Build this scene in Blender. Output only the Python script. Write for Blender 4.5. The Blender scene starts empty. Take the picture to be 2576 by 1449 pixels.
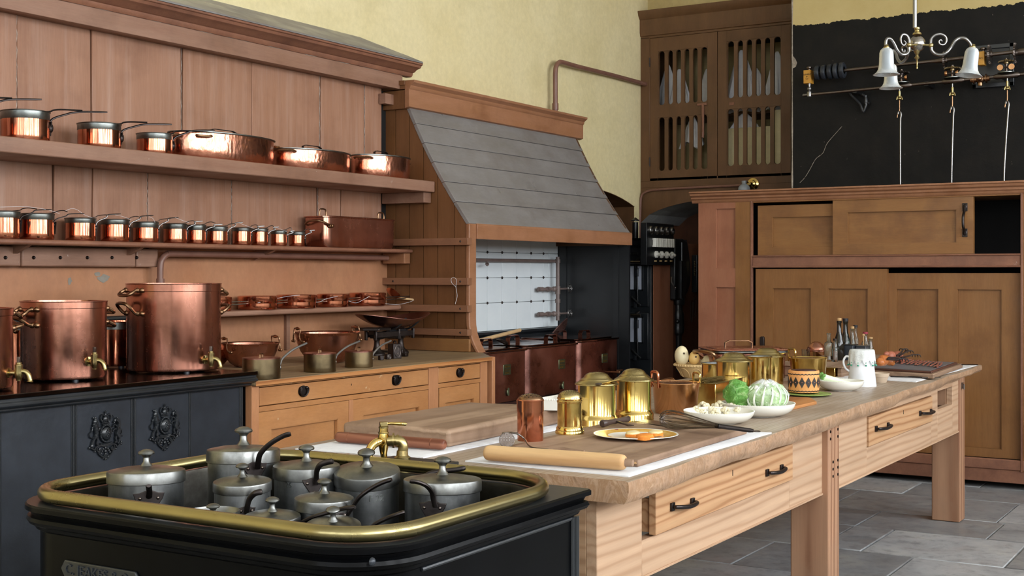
import bpy, math, random
from math import sin, cos, pi, radians
from mathutils import Vector, Matrix, noise
import numpy as np

random.seed(7)
SC = bpy.context.scene
COL = SC.collection

# ------------------------------------------------------------------ camera
H = 1.45; FPX = 3255.23; YAW = radians(31.306); CX = 1288.0; HY = 686.0
cam_d = bpy.data.cameras.new('camera'); cam = bpy.data.objects.new('camera', cam_d); COL.objects.link(cam)
cam.location = (0, 0, H); cam.rotation_euler = (pi/2, 0, YAW - pi/2)
cam_d.sensor_fit = 'HORIZONTAL'; cam_d.sensor_width = 36.0; cam_d.lens = 36.0*FPX/2576
cam_d.shift_y = -(724.5 - HY)/2576; cam_d.clip_start = .05; cam_d.clip_end = 60
SC.camera = cam

# ------------------------------------------------------------------ world, daylight, exposure
SC.view_settings.view_transform = 'Standard'; SC.view_settings.look = 'None'
SC.view_settings.gamma = 1; SC.view_settings.use_curve_mapping = False
SC.view_settings.exposure = 0.50
wd = bpy.data.worlds.new('sky'); SC.world = wd; wd.use_nodes = True
bg = wd.node_tree.nodes['Background']; bg.inputs[0].default_value = (.82, .9, 1, 1); bg.inputs[1].default_value = 3.0
def area_light(name, loc, rot, sx, sy, watts, col):
    d = bpy.data.lights.new(name, 'AREA'); d.shape = 'RECTANGLE'; d.size = sx; d.size_y = sy
    d.energy = watts; d.color = col
    o = bpy.data.objects.new(name, d); COL.objects.link(o); o.location = loc; o.rotation_euler = rot
    return o
WINX = [-2.6+2.1*i for i in range(6)]    # a row of tall narrow windows in the right-hand wall
WINY = [-1.6, 0.2, 2.0, 3.8]               # four in the wall behind the camera
WZ0, WZ1, WWID = 1.75, 4.35, .85
YR, XB = -3.4, -4.2                        # planes of those two walls
for i, x in enumerate(WINX):
    area_light('window_daylight', (x, YR-.12, (WZ0+WZ1)/2), (radians(90), 0, 0), WWID, WZ1-WZ0, 128, (.93, .965, 1))
for i, y in enumerate(WINY):
    area_light('window_daylight', (XB-.12, y, (WZ0+WZ1)/2), (radians(90), 0, radians(-90)), WWID, WZ1-WZ0, 26, (.93, .965, 1))

# ------------------------------------------------------------------ pixel rays on known planes (for measuring positions)
FW = Vector((cos(YAW), sin(YAW), 0)); RT = Vector((sin(YAW), -cos(YAW), 0))
def U(u, v, **k):
    r = FW + RT*((u-CX)/FPX) + Vector((0, 0, (HY-v)/FPX))
    (a, c), = k.items(); i = 'xyz'.index(a)
    t = (c - (H if i == 2 else 0))/r[i]
    p = r*t; p.z += H
    return p
def depth(x, y): return x*FW.x + y*FW.y
def onz(ul, ur, vb, z):
    "round thing standing at height z: silhouette ul..ur, lowest pixel vb -> x, y, radius"
    k = (ur-ul)/2/FPX
    d0 = FPX*(H-z)/(vb-HY); d = d0/(1-k)
    p = FW*d + RT*(((ul+ur)/2-CX)/FPX*d)
    return p.x, p.y, k*d
def ony(ul, ur, y):
    "round thing whose centre lies on plane y"
    p = U((ul+ur)/2, HY, y=y); d = depth(p.x, p.y)
    return p.x, y, (ur-ul)/2/FPX*d
def zat(v, x, y): return H - (v-HY)*depth(x, y)/FPX

# ------------------------------------------------------------------ mesh helpers
def catmull(pts, k=6, closed=False):
    P = [Vector(p) for p in pts]; n = len(P); out = []
    rng = range(n) if closed else range(n-1)
    for i in rng:
        p0 = P[(i-1) % n] if (closed or i > 0) else P[0]*2-P[1]
        p1 = P[i]; p2 = P[(i+1) % n]
        p3 = P[(i+2) % n] if (closed or i+2 < n) else P[-1]*2-P[-2]
        for j in range(k):
            t = j/k
            out.append(.5*((2*p1)+(-p0+p2)*t+(2*p0-5*p1+4*p2-p3)*t*t+(-p0+3*p1-3*p2+p3)*t**3))
    if not closed: out.append(P[-1])
    return out
class MB:
    def __init__(s): s.V = []; s.F = []
    def add(s, V, F, M=None):
        b = len(s.V)
        for v in V:
            v = Vector(v)
            if M is not None: v = M @ v
            s.V.append(v)
        for f in F: s.F.append([b+i for i in f])
        return s
    def box(s, x0, y0, z0, x1, y1, z1, M=None):
        if x0 > x1: x0, x1 = x1, x0
        if y0 > y1: y0, y1 = y1, y0
        if z0 > z1: z0, z1 = z1, z0
        return s.add([(x0,y0,z0),(x1,y0,z0),(x1,y1,z0),(x0,y1,z0),(x0,y0,z1),(x1,y0,z1),(x1,y1,z1),(x0,y1,z1)],
              [(0,3,2,1),(4,5,6,7),(0,1,5,4),(1,2,6,5),(2,3,7,6),(3,0,4,7)], M)
    def prism(s, poly, ax, a, b, M=None):
        "extrude a 2-D polygon along axis ax; poly coords are the two other axes in xyz order"
        def mk(p, c):
            return (c, p[0], p[1]) if ax == 'x' else ((p[0], c, p[1]) if ax == 'y' else (p[0], p[1], c))
        n = len(poly); V = [mk(p, a) for p in poly]+[mk(p, b) for p in poly]
        ar = sum(poly[i][0]*poly[(i+1) % n][1]-poly[(i+1) % n][0]*poly[i][1] for i in range(n))
        F = [[(i+1) % n, i, n+i, n+(i+1) % n] for i in range(n)]+[list(range(n)), list(range(2*n-1, n-1, -1))]
        flip = (ar < 0) ^ (ax == 'y') ^ (b < a)
        if not flip: F = [f[::-1] for f in F]
        return s.add(V, F, M)
    def lathe(s, prof, n=28, c=(0,0,0), sx=1, sy=1, M=None, a0=0, sq=0):
        "profile (r,z) from bottom to top, outside first; sq>0 squares the plan"
        V = []; F = []; idx = []
        for r, z in prof:
            if r < 1e-6: idx.append([len(V)]); V.append((c[0], c[1], c[2]+z)); continue
            row = []
            for i in range(n):
                a = a0+2*pi*i/n; ca, sa = cos(a), sin(a)
                q = 1.0
                if sq: q = 1/((abs(ca)**sq+abs(sa)**sq)**(1/sq))
                row.append(len(V)); V.append((c[0]+r*ca*sx*q, c[1]+r*sa*sy*q, c[2]+z))
            idx.append(row)
        for A, B in zip(idx, idx[1:]):
            for i in range(n):
                j = (i+1) % n
                if len(A) == 1 and len(B) == 1: continue
                if len(A) == 1: F.append([A[0], B[j], B[i]])
                elif len(B) == 1: F.append([A[i], A[j], B[0]])
                else: F.append([A[i], A[j], B[j], B[i]])
        return s.add(V, F, M)
    def tube(s, pts, r, n=8, closed=False, flat=1.0, up=None, M=None):
        P = [Vector(p) for p in pts]; m = len(P)
        R = r if isinstance(r, (list, tuple)) else [r]*m
        T = []
        for i in range(m):
            a = P[(i-1) % m] if (closed or i > 0) else P[i]
            b = P[(i+1) % m] if (closed or i < m-1) else P[i]
            t = (b-a); T.append(t.normalized() if t.length > 1e-9 else Vector((0,0,1)))
        nrm = Vector(up) if up is not None else (Vector((0,0,1)) if abs(T[0].z) < .9 else Vector((1,0,0)))
        nrm = (nrm-T[0]*nrm.dot(T[0])).normalized()
        V = []; F = []
        for i in range(m):
            nrm = (nrm-T[i]*nrm.dot(T[i]))
            nrm = nrm.normalized() if nrm.length > 1e-6 else T[i].orthogonal().normalized()
            bi = T[i].cross(nrm)
            for k in range(n):
                a = 2*pi*k/n
                V.append(P[i]+(nrm*cos(a)*flat+bi*sin(a))*R[i])
        for i in range(m if closed else m-1):
            j = (i+1) % m
            for k in range(n):
                l = (k+1) % n
                F.append([i*n+k, i*n+l, j*n+l, j*n+k])
        if not closed:
            F.append(list(range(n))[::-1]); F.append([(m-1)*n+k for k in range(n)])
        return s.add(V, F, M)
    def cyl(s, p, q, r, n=12, r2=None):
        return s.tube([p, q], [r, r if r2 is None else r2], n)
    def ball(s, c, r, n=10, sc=(1,1,1), M=None):
        m = max(4, n//2+1)
        pr = [(sin(pi*i/m)*r, -cos(pi*i/m)*r) for i in range(m+1)]; pr[0] = (0, -r); pr[-1] = (0, r)
        return s.add(*MB._sc(MB().lathe(pr, n), sc, c), M)
    @staticmethod
    def _sc(b, sc, c): return [(v.x*sc[0]+c[0], v.y*sc[1]+c[1], v.z*sc[2]+c[2]) for v in b.V], b.F
    def wobble(s, amp, f=3.0, z=True, seed=0):
        for i, v in enumerate(s.V):
            q = Vector((v.x*f+seed, v.y*f+3.1, v.z*f))
            d = noise.noise_vector(q)*amp
            if not z: d.z = 0
            s.V[i] = v+d
        return s
    def shift(s, d):
        d = Vector(d); s.V = [v+d for v in s.V]; return s
    def xf(s, M): s.V = [M @ v for v in s.V]; return s
    def build(s, name, m, parent=None, bevel=0, angle=38, seg=2, local=False, subsurf=0):
        me = bpy.data.meshes.new(name); me.from_pydata([tuple(v) for v in s.V], [], s.F)
        me.validate(); me.polygons.foreach_set('use_smooth', [True]*len(me.polygons))
        me.set_sharp_from_angle(angle=radians(angle))
        me.materials.append(m); me.update()
        o = bpy.data.objects.new(name, me); COL.objects.link(o)
        if parent is not None:
            o.parent = parent
            if not local: o.matrix_parent_inverse = wm(parent).inverted()
        if bevel:
            b = o.modifiers.new('bevel', 'BEVEL'); b.width = bevel; b.segments = seg; b.limit_method = 'ANGLE'; b.angle_limit = radians(40)
            b.harden_normals = False
        if subsurf:
            b = o.modifiers.new('smooth', 'SUBSURF'); b.levels = b.render_levels = subsurf
        return o
def wm(o):
    m = o.matrix_basis.copy()
    if o.parent is not None: m = wm(o.parent) @ o.matrix_parent_inverse @ m
    return m
def thing(name, label, cat, loc=(0,0,0), rz=0, group=None):
    o = bpy.data.objects.new(name, None); o.empty_display_size = .1; COL.objects.link(o)
    o.location = loc; o.rotation_euler = (0, 0, rz); o['label'] = label; o['category'] = cat
    if group: o['group'] = group
    return o
def tag(o, label, cat, group=None):
    o['label'] = label; o['category'] = cat
    if group: o['group'] = group
    return o
def struct(o, label=None):
    o['kind'] = 'structure'
    if label: o['label'] = label
    return o
def dup(root, loc, rz, label, scale=None, group=None):
    "copy of a thing with its parts and sub-parts"
    r = root.copy(); COL.objects.link(r); r.location = loc; r.rotation_euler = (0, 0, rz); r['label'] = label
    if scale: r.scale = scale
    if group: r['group'] = group
    for ch in root.children:
        c = ch.copy(); COL.objects.link(c); c.parent = r
        for g in ch.children:
            d = g.copy(); COL.objects.link(d); d.parent = c
    return r
def rot(ax, deg): return Matrix.Rotation(radians(deg), 4, ax)
def tr(x, y, z): return Matrix.Translation((x, y, z))

# ------------------------------------------------------------------ materials
def s2l(c):
    if isinstance(c, str):
        c = [int(c[i:i+2], 16)/255 for i in (0, 2, 4)]
    return tuple((x/12.92 if x <= .04045 else ((x+.055)/1.055)**2.4) for x in c)+(1,)
class NT:
    def __init__(s, name):
        s.m = bpy.data.materials.new(name); s.m.use_nodes = True; s.t = s.m.node_tree; s.n = s.t.nodes
        s.b = s.n['Principled BSDF']; s.co = s.n.new('ShaderNodeTexCoord'); s.src = s.co.outputs['Object']
        oi = s.n.new('ShaderNodeObjectInfo'); va = s.n.new('ShaderNodeVectorMath'); va.operation = 'MULTIPLY_ADD'
        s.t.links.new(oi.outputs['Random'], va.inputs[0]); va.inputs[1].default_value = (17, 23, 31); s.t.links.new(s.src, va.inputs[2])
        s.src = va.outputs[0]
    def L(s, a, b): s.t.links.new(a, b)
    def mp(s, sc, raw=False):
        m = s.n.new('ShaderNodeMapping'); m.inputs['Scale'].default_value = sc
        s.L(s.co.outputs['Object'] if raw else s.src, m.inputs['Vector']); return m.outputs[0]
    def noise(s, sc=(1,1,1), scale=5, detail=4, rough=.55, dist=0):
        t = s.n.new('ShaderNodeTexNoise'); s.L(s.mp(sc), t.inputs['Vector'])
        t.inputs['Scale'].default_value = scale; t.inputs['Detail'].default_value = detail
        t.inputs['Roughness'].default_value = rough; t.inputs['Distortion'].default_value = dist
        return t.outputs['Fac']
    def vor(s, sc=(1,1,1), scale=5, feature='F1', out='Distance'):
        t = s.n.new('ShaderNodeTexVoronoi'); s.L(s.mp(sc), t.inputs['Vector']); t.feature = feature
        t.inputs['Scale'].default_value = scale; return t.outputs[out]
    def wave(s, sc=(1,1,1), scale=5, dist=4, ds=1, typ='BANDS', d='X'):
        t = s.n.new('ShaderNodeTexWave'); s.L(s.mp(sc), t.inputs['Vector']); t.wave_type = typ
        if typ == 'BANDS': t.bands_direction = d
        else: t.rings_direction = d
        t.inputs['Scale'].default_value = scale; t.inputs['Distortion'].default_value = dist
        t.inputs['Detail'].default_value = 3; t.inputs['Detail Scale'].default_value = ds; return t.outputs['Fac']
    def ramp(s, f, stops):
        r = s.n.new('ShaderNodeValToRGB'); s.L(f, r.inputs[0]); e = r.color_ramp.elements
        while len(e) < len(stops): e.new(.5)
        for i, (p, c) in enumerate(stops):
            e[i].position = p; e[i].color = s2l(c) if not isinstance(c, (int, float)) else (c, c, c, 1)
        return r.outputs[0]
    def mix(s, f, a, b, mode='MIX'):
        m = s.n.new('ShaderNodeMix'); m.data_type = 'RGBA'; m.blend_type = mode
        for k, x in ((0, f), (6, a), (7, b)):
            if isinstance(x, (int, float)) and k == 0: m.inputs[0].default_value = x
            elif hasattr(x, 'links') or isinstance(x, bpy.types.NodeSocket): s.L(x, m.inputs[k])
            else: m.inputs[k].default_value = s2l(x)
        return m.outputs[2]
    def math(s, op, a, b=0.0):
        m = s.n.new('ShaderNodeMath'); m.operation = op
        for k, x in ((0, a), (1, b)):
            if isinstance(x, bpy.types.NodeSocket): s.L(x, m.inputs[k])
            else: m.inputs[k].default_value = x
        return m.outputs[0]
    def sep(s, raw=True):
        x = s.n.new('ShaderNodeSeparateXYZ'); s.L(s.co.outputs['Object'] if raw else s.src, x.inputs[0]); return x.outputs
    def set(s, k, v):
        i = s.b.inputs[k]
        if isinstance(v, bpy.types.NodeSocket): s.L(v, i)
        elif isinstance(v, (str,)) or (isinstance(v, tuple) and len(v) == 3): i.default_value = s2l(v)
        else: i.default_value = v
        return s
    def bump(s, h, st=.3, d=.01, prev=None):
        b = s.n.new('ShaderNodeBump'); b.inputs['Strength'].default_value = st; b.inputs['Distance'].default_value = d
        s.L(h, b.inputs['Height'])
        if prev is not None: s.L(prev, b.inputs['Normal'])
        s.L(b.outputs[0], s.b.inputs['Normal']); return b.outputs[0]
def paint(name, a, b, dirt, wear=None, st=(6,6,1), rough=.45, wscale=7, wpos=.68, dpos=.62, bump=.25, spec=.4, chalk=None):
    "old oil paint on wood: streaked two-tone, dirt clouds, worn spots; st stretches the streaks"
    n = NT(name)
    c = n.ramp(n.noise(st, 2.2, 6, .65), [(.3, a), (.7, b)])
    c = n.mix(n.ramp(n.noise((1,1,1), 2.6, 6, .6), [(dpos-.12, 0), (dpos+.16, .8)]), c, dirt)
    if wear:
        w = n.ramp(n.noise((1,1,1.0), wscale, 9, .72), [(wpos, 0), (wpos+.04, 1)])
        c = n.mix(w, c, wear)
    if chalk: c = n.mix(n.ramp(n.noise((st[0]*1.6, st[1]*1.6, st[2]*1.2), 1.3, 5, .6), [(.52, 0), (.80, .55)]), c, chalk)
    fine = n.noise((st[0]*3, st[1]*3, st[2]*3), 7, 5, .7)
    c = n.mix(.25, c, n.ramp(fine, [(.25, .35), (.75, 1.)]), 'MULTIPLY')
    n.set('Base Color', c).set('Specular IOR Level', spec)
    n.set('Roughness', n.ramp(n.noise((1,1,1), 4, 5), [(.3, rough-.08), (.7, min(1, rough+.2))]))
    n.bump(fine, bump, .002, n.bump(n.noise((1,1,1), 3, 3), .25, .01))
    return n.m
def metal(name, a, b, r0, r1, tar=None, sc=(1,1,1), scale=7, wob=.06, wsc=(1,1,1), wscale=9, tpos=.6, metallic=1.0, tst=.75):
    "polished or tarnished metal; wob bends the reflections as a beaten wall does"
    n = NT(name)
    f = n.noise(sc, scale, 6, .62)
    c = n.ramp(f, [(.3, a), (.7, b)])
    rr = n.ramp(f, [(.3, r0), (.75, r1)])
    if tar:
        t = n.ramp(n.noise((1,1,1.2), scale*.6, 8, .66), [(tpos-.08, 0), (tpos+.12, 1)])
        t = n.math('MULTIPLY', t, tst); c = n.mix(t, c, tar); rr = n.mix(t, rr, (r1+.12,)*3)
        rr2 = n.math('ADD', rr, 0.0); rr = rr2
    n.set('Base Color', c).set('Metallic', metallic).set('Roughness', rr)
    if wob:
        n.bump(n.noise(wsc, wscale, 2, .4), wob, .02, n.bump(n.noise((1,1,1), 180, 2), .06, .0006))
    return n.m
def plain(name, a, rough=.5, metallic=0, b=None, scale=12, spec=.5, bump=0):
    n = NT(name)
    c = n.ramp(n.noise((1,1,1), scale, 5, .6), [(.3, a), (.7, b or a)])
    n.set('Base Color', c).set('Roughness', rough).set('Metallic', metallic).set('Specular IOR Level', spec)
    if bump: n.bump(n.noise((1,1,1), scale*3, 5, .65), bump, .003)
    return n.m
def wood(name, a, b, c3, along='x', scale=1.0, rough=.6, ring=1.0, dirt=None, spec=.3):
    "bare wood, grain along an axis, wandering rings, stains"
    n = NT(name); i = 'xyz'.index(along)
    s1 = [9.0, 9.0, 9.0]; s1[i] = .55
    s2 = [60.0, 60.0, 60.0]; s2[i] = 2.0
    s1 = tuple(v*scale for v in s1); s2 = tuple(v*scale for v in s2)
    d = 'Z' if along != 'z' else 'X'
    w = n.wave(tuple(v*.28 for v in s1), 3.0*ring, 9+ring*3, .7, 'BANDS', d)
    w2 = n.noise(s2, 1.0, 4, .7)
    c = n.ramp(w, [(.1, a), (.75, b), (.97, c3)])
    c = n.mix(.45, c, n.ramp(w2, [(.3, .55), (.7, 1.)]), 'MULTIPLY')
    if dirt: c = n.mix(n.ramp(n.noise((1,1,1), 3.2*scale, 7, .68), [(.46, 0), (.72, .75)]), c, dirt)
    n.set('Base Color', c).set('Roughness', n.ramp(w2, [(.2, rough-.1), (.8, rough+.12)])).set('Specular IOR Level', spec)
    n.bump(w2, .35, .0012, n.bump(w, .15, .001))
    return n.m
M = {}
M['brown'] = paint('brown_paint', '966a51', 'a67c64', '7f5742', 'bfaea6', (9,9,.5), .42, 9, .70, chalk='b89a8a')
M['brownh'] = paint('brown_paint_shelf', '88624e', '9a7662', '70503e', 'b9a69c', (.7,7,7), .42, 16, .66)
M['tan'] = paint('tan_paint', 'b07850', 'ba835c', '9a6842', 'c9a78c', (5,5,1.2), .42, 10, .70)
M['tanh'] = paint('tan_paint_worn', 'ae7646', 'ba8454', '9e683e', 'd0b690', (1.2,5,5), .42, 7, .63)
M['ochre'] = paint('ochre_brown_paint', '83572f', '8f6338', '6c4420', 'b98f78', (7,7,.8), .40, 13, .72)
M['ochreh'] = paint('ochre_brown_paint_level', '865a32', '93683c', '64402a', 'b98f78', (7,.8,7), .40, 13, .71)
M['rail'] = paint('rail_paint', '80563c', '8c6248', '684430', 'a88c78', (7,1,7), .42, 13, .71)
M['pink'] = paint('faded_brown_paint', '9a6247', 'a26c50', '845038', 'c09a86', (7,7,.8), .45, 13, .71)
M['mould'] = paint('worn_moulding_paint', '7c5240', '92644c', '5c3c30', 'b39c90', (4,4,4), .4, 18, .68)
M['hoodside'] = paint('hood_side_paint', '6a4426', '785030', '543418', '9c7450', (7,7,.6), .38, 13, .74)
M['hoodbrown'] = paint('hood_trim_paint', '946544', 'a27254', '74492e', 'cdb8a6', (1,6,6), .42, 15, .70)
M['slategrey'] = paint('grey_paint', '78736f', '868281', '6a615c', '93786c', (.8,3,3), .34, 9, .72, bump=.10, spec=.55)
M['slat'] = paint('dark_brown_paint', '5c3f26', '69492e', '483018', 'c09470', (6,6,.8), .45, 11, .72)
M['yellow'] = paint('cream_plaster', 'dccc9c', 'e2d4a8', 'cebf90', 'bbaf94', (1,1,1), .75, 5, .76, bump=.1, spec=.2)
M['yellow2'] = paint('aged_cream_plaster', 'bda873', 'c6b281', 'a58f5e', '6d5638', (1,1,1), .75, 6, .75, bump=.2, spec=.2)
M['brownplaster'] = paint('brown_painted_plaster', 'a87454', 'b4825f', '8c6048', 'b3a294', (1.5,1.5,1), .38, 5, .70, bump=.2)
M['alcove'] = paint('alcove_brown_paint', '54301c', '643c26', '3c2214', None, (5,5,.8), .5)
M['white_arch'] = paint('whitewashed_soffit', '9a9a98', 'aeaeac', '6f6b66', '54504a', (2,2,2), .7, 8, .66)
M['ceil'] = paint('off_white_distemper', 'e4e2da', 'e9e7e0', 'dad7cc', None, (1,1,1), .8, bump=.1, spec=.2)
M['copper'] = metal('polished_copper', 'c47a5c', 'd08a6c', .12, .20, '9c5c46', wob=.08, wsc=(7,7,.7), wscale=6, tpos=.64)
M['copper2'] = metal('rosy_copper', 'b27a66', 'c08874', .22, .32, '8a5c4c', (1.6,1.6,.25), 8, .12, (3,3,.35), 6, .58, tst=.55)
M['copperd'] = metal('dark_copper', '9c6c60', 'ae7e72', .26, .40, '6e4a42', (1,1,1), 6, .08, (1,1,1), 5, .52)
M['copperh'] = metal('beaten_copper', 'c88468', 'd4947a', .18, .28, 'a4664e', wob=.12, wsc=(2,2,1.2), wscale=22, tpos=.66)
M['brass'] = metal('polished_brass', 'd2b36c', 'dcbf76', .11, .20, 'a08a50', wob=.05, wsc=(2,2,1), wscale=9, tpos=.64)
M['brassold'] = metal('old_brass', 'a49262', 'b4a272', .24, .36, '807048', wob=.02, tpos=.58)
M['bronze'] = metal('dull_bronze', '7c6c50', '907e5e', .30, .42, '625844', wob=.06, tpos=.55)
M['rosebrass'] = metal('rose_brass', 'ce9a6e', 'dca87c', .14, .24, 'b08058', wob=.05, tpos=.64)
M['bronzeh'] = metal('brown_bronze', '8a6a50', '9c7a5c', .25, .38, '5e4636', wob=0)
M['tin'] = metal('dull_tinned_metal', 'b0b2b2', '7c7e7e', .26, .50, '45474a', (3,3,.8), 7, .10, (1,1,1), 14, .50)
M['tinlid'] = metal('tinned_lid', '8e8e8b', '70716f', .28, .46, '52524f', (1,1,1), 16, .06, (1,1,1), 14, .54)
M['tinrim'] = metal('tinned_rim', '6f726f', '8b8e8a', .28, .42, '44484a', (1,1,1), 14, .05)
M['iron'] = metal('forged_iron', '3a3433', '4a4442', .38, .52, None, wob=.08, wscale=30)
M['steel'] = metal('bright_steel', '7f7d7c', '918f8d', .25, .38, '6c6a68', wob=.04)
M['gear'] = metal('oiled_steel', '6b625c', '7a706a', .30, .42, '4a3d34', wob=.04)
M['black'] = plain('black_lead_polish', '15171a', .30, .0, '24282c', 5, .65, .15)
M['castiron'] = plain('cast_iron_panel', '22262c', .36, .25, '31363e', 6, .6, .5)
M['blackpaint'] = plain('black_paint', '101113', .34, 0, '1b1c1e', 6, .55, .12)
M['plate'] = metal('polished_hotplate', '3a3230', '453b38', .10, .2, '2c2422', wob=.03)
M['brassrim'] = metal('brass_rail_metal', '94875e', '9c9066', .27, .30, '887c56', tst=.2, wob=.008, tpos=.62)
M['tabletop'] = wood('scrubbed_table_wood', '8f7660', '9c846e', 'a89078', 'x', 1.0, .52, 1.0, '6f5c4c')
M['tableedge'] = wood('worn_table_edge', 'b08c68', 'a07c5c', '8a6a4e', 'y', .9, .6, 1.0, '8a6c54')
M['pine'] = wood('scrubbed_pine', 'c4a284', 'bd9a7c', 'b28e70', 'x', .7, .62, 1.7, None)
M['piney'] = wood('scrubbed_pine_end', 'bc9878', 'b28e6e', 'a68264', 'y', .7, .62, 1.7, None)
M['pinedrawer'] = wood('orange_pine', 'c49a72', 'bb8f68', 'a87a54', 'x', .8, .58, 1.9, None)
M['legwood'] = wood('table_leg_wood', 'b08668', 'a0765a', '8c6248', 'z', .8, .6, .9, '96765e')
M['board'] = wood('chopping_board_wood', '9a7e68', '8c705a', 'a88c74', 'x', .9, .6, .9, '5f4638')
M['worktop'] = wood('worktop_wood', '98805f', '8b7357', 'a68d6a', 'x', .8, .5, .8, '6f5c48')
M['oakedge'] = wood('orange_edge_wood', 'c08450', 'b07644', '9a6238', 'x', .8, .5, 1, None)
M['pinroll'] = wood('beech_rolling_pin', 'd8b484', 'd0a878', 'c89c6c', 'y', .6, .45, .6, None)
M['darkpin'] = wood('reddish_ribbed_wood', '84503a', '94604a', '6c3c2a', 'y', .8, .42, 1, None)
M['linen'] = plain('white_linen', 'e2e2e4', .85, 0, 'd4d4d8', 20, .2, .3)
M['china'] = plain('white_china', 'e8e6de', .18, 0, 'e2e0d6', 8, .5)
M['enamel'] = plain('white_enamel', 'e4e6ea', .15, 0, 'dcdfe4', 8, .5)
M['tile'] = plain('white_glazed_tile', 'e2e9ec', .14, 0, 'dbe3e7', 5, .5)
M['grout'] = plain('dark_grout', '6f7474', .8)
M['paleblue'] = plain('pale_enamel_pane', 'b4bac8', .25, 0, 'a8aebc', 4, .5)
M['cream'] = plain('cream_earthenware', 'd6b884', .5, 0, 'c8a874', 14, .4, .1)
M['creambowl'] = plain('buff_stoneware', 'c4b09a', .6, 0, 'b8a48e', 14, .3)
M['pipe'] = plain('brown_painted_pipe', '6e4a3e', .4, 0, '7c584a', 10, .5, .1)
M['pipeg'] = plain('grey_brown_painted_pipe', '7c6c66', .4, 0, '6a5b56', 10, .5, .1)
M['wallblack'] = None
M['rubber'] = plain('dark_rubber', '1c1a1a', .6)
M['cork'] = plain('cork', 'c09a6c', .9, 0, 'a8845a', 60)
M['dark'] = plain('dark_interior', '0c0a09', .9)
M['stonegrey'] = None
def mk_glass(name, col, rough=.03, trans=1.0):
    n = NT(name); n.set('Base Color', col).set('Roughness', rough).set('Transmission Weight', trans).set('IOR', 1.45); return n.m
M['glass'] = mk_glass('clear_bottle_glass', 'e6eeea')
M['dglass'] = plain('dark_bottle_glass', '14110c', .06, 0, '1e1910', 4, .6)
M['frost'] = plain('frosted_lamp_glass', 'b4bcc2', .45, 0, 'c2c9ce', 9, .5)
M['frost'].node_tree.nodes['Principled BSDF'].inputs['Transmission Weight'].default_value = .6

M['well'] = metal('stained_well_lining', '5a5852', '6a6a66', .35, .5, '322e2a', wob=.05, scale=5, tpos=.5)
M['castblack'] = plain('black_enamelled_iron', '040405', .30, .0, '08090b', 7, .09, .04)
M['lampmetal'] = metal('worn_silvered_brass', '98928c', 'a8a29a', .16, .26, '8a7440', wob=.03, tpos=.6)
# ================================================================== THE ROOM
W = 5.10            # left (range) wall
XF = 10.63          # recessed far wall with the slatted cupboard
XBR = 10.13         # chimney breast
CEIL = 4.9
# --- floor of flagstones
def stone_mat():
    n = NT('flagstone')
    oi = n.n.new('ShaderNodeObjectInfo')
    c = n.ramp(n.noise((1,1,1), 3.0, 8, .66), [(.3, '808284'), (.55, '98999a'), (.75, 'a9a8a2')])
    v = n.ramp(oi.outputs['Random'], [(0, .66), (.5, .86), (1, 1.3)])
    c = n.mix(1.0, c, v, 'MULTIPLY')
    c = n.mix(n.ramp(n.noise((1,1,1), 14, 8, .7), [(.5, 0), (.66, .5)]), c, '55575a')
    n.set('Base Color', c).set('Roughness', n.ramp(n.noise((1,1,1), 5, 6), [(.3, .3), (.7, .55)])).set('Specular IOR Level', .5)
    n.bump(n.noise((1,1,1), 40, 5, .6), .25, .003, n.bump(n.noise((1,1,1), 4, 3), .3, .015))
    return n.m
M['stone'] = stone_mat()
M['mortar'] = plain('lime_mortar', '8c8a84', .9, 0, '7c7a74', 20)
fl = MB().box(XB-.3, YR-.3, -.3, 12.4, 6.2, -.012).build('floor', M['mortar']); struct(fl, 'grey flagstone floor of large worn slabs')
rng = random.Random(5)
xs = [2.9, 3.55, 4.2, 4.8, 5.44, 6.07, 6.70, 7.36, 7.89, 8.60, 9.12, 9.75, 10.45]
fixed = {8: [2.17, 1.454, .3], 7: [2.175, 1.95, 1.445, .35], 6: [2.37, 2.04, 1.69, 1.14, .2], 5: [2.64, 2.04, 1.2, .2]}
k = 0
for i in range(len(xs)-1):
    ys = [-.9]
    lim = 5.0 if i > 6 else 4.0
    anchor = {5: [.25, 1.1, 1.68, 2.415, 3.2], 6: [.3, 1.24, 1.95, 2.175, 2.9], 7: [.4, 1.454, 2.173, 2.8], 8: [.6, 1.5, 2.5, 3.0]}.get(i)
    if anchor is None:
        y = -.2-rng.random()*.5; anchor = []
        while y < lim: anchor.append(y); y += .55+rng.random()*.55
    ys = [-.9]+[a for a in anchor if a > -.6]
    while ys[-1] < lim: ys.append(ys[-1]+.6+rng.random()*.4)
    for a, b in zip(ys, ys[1:]):
        g = .004; dz = rng.uniform(-.0025, .0025)
        j = [rng.uniform(-.005, .005) for _ in range(4)]
        x0, x1 = xs[i]+g, xs[i+1]-g; y0, y1 = a+g, b-g
        P = [(x0+j[0], y0), (x1+j[1], y0+j[2]*.5), (x1, y1), (x0+j[3], y1)]
        MB().prism(P, 'z', -.05, dz).build('flagstone', M['stone'], fl, bevel=.004, seg=1)
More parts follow.
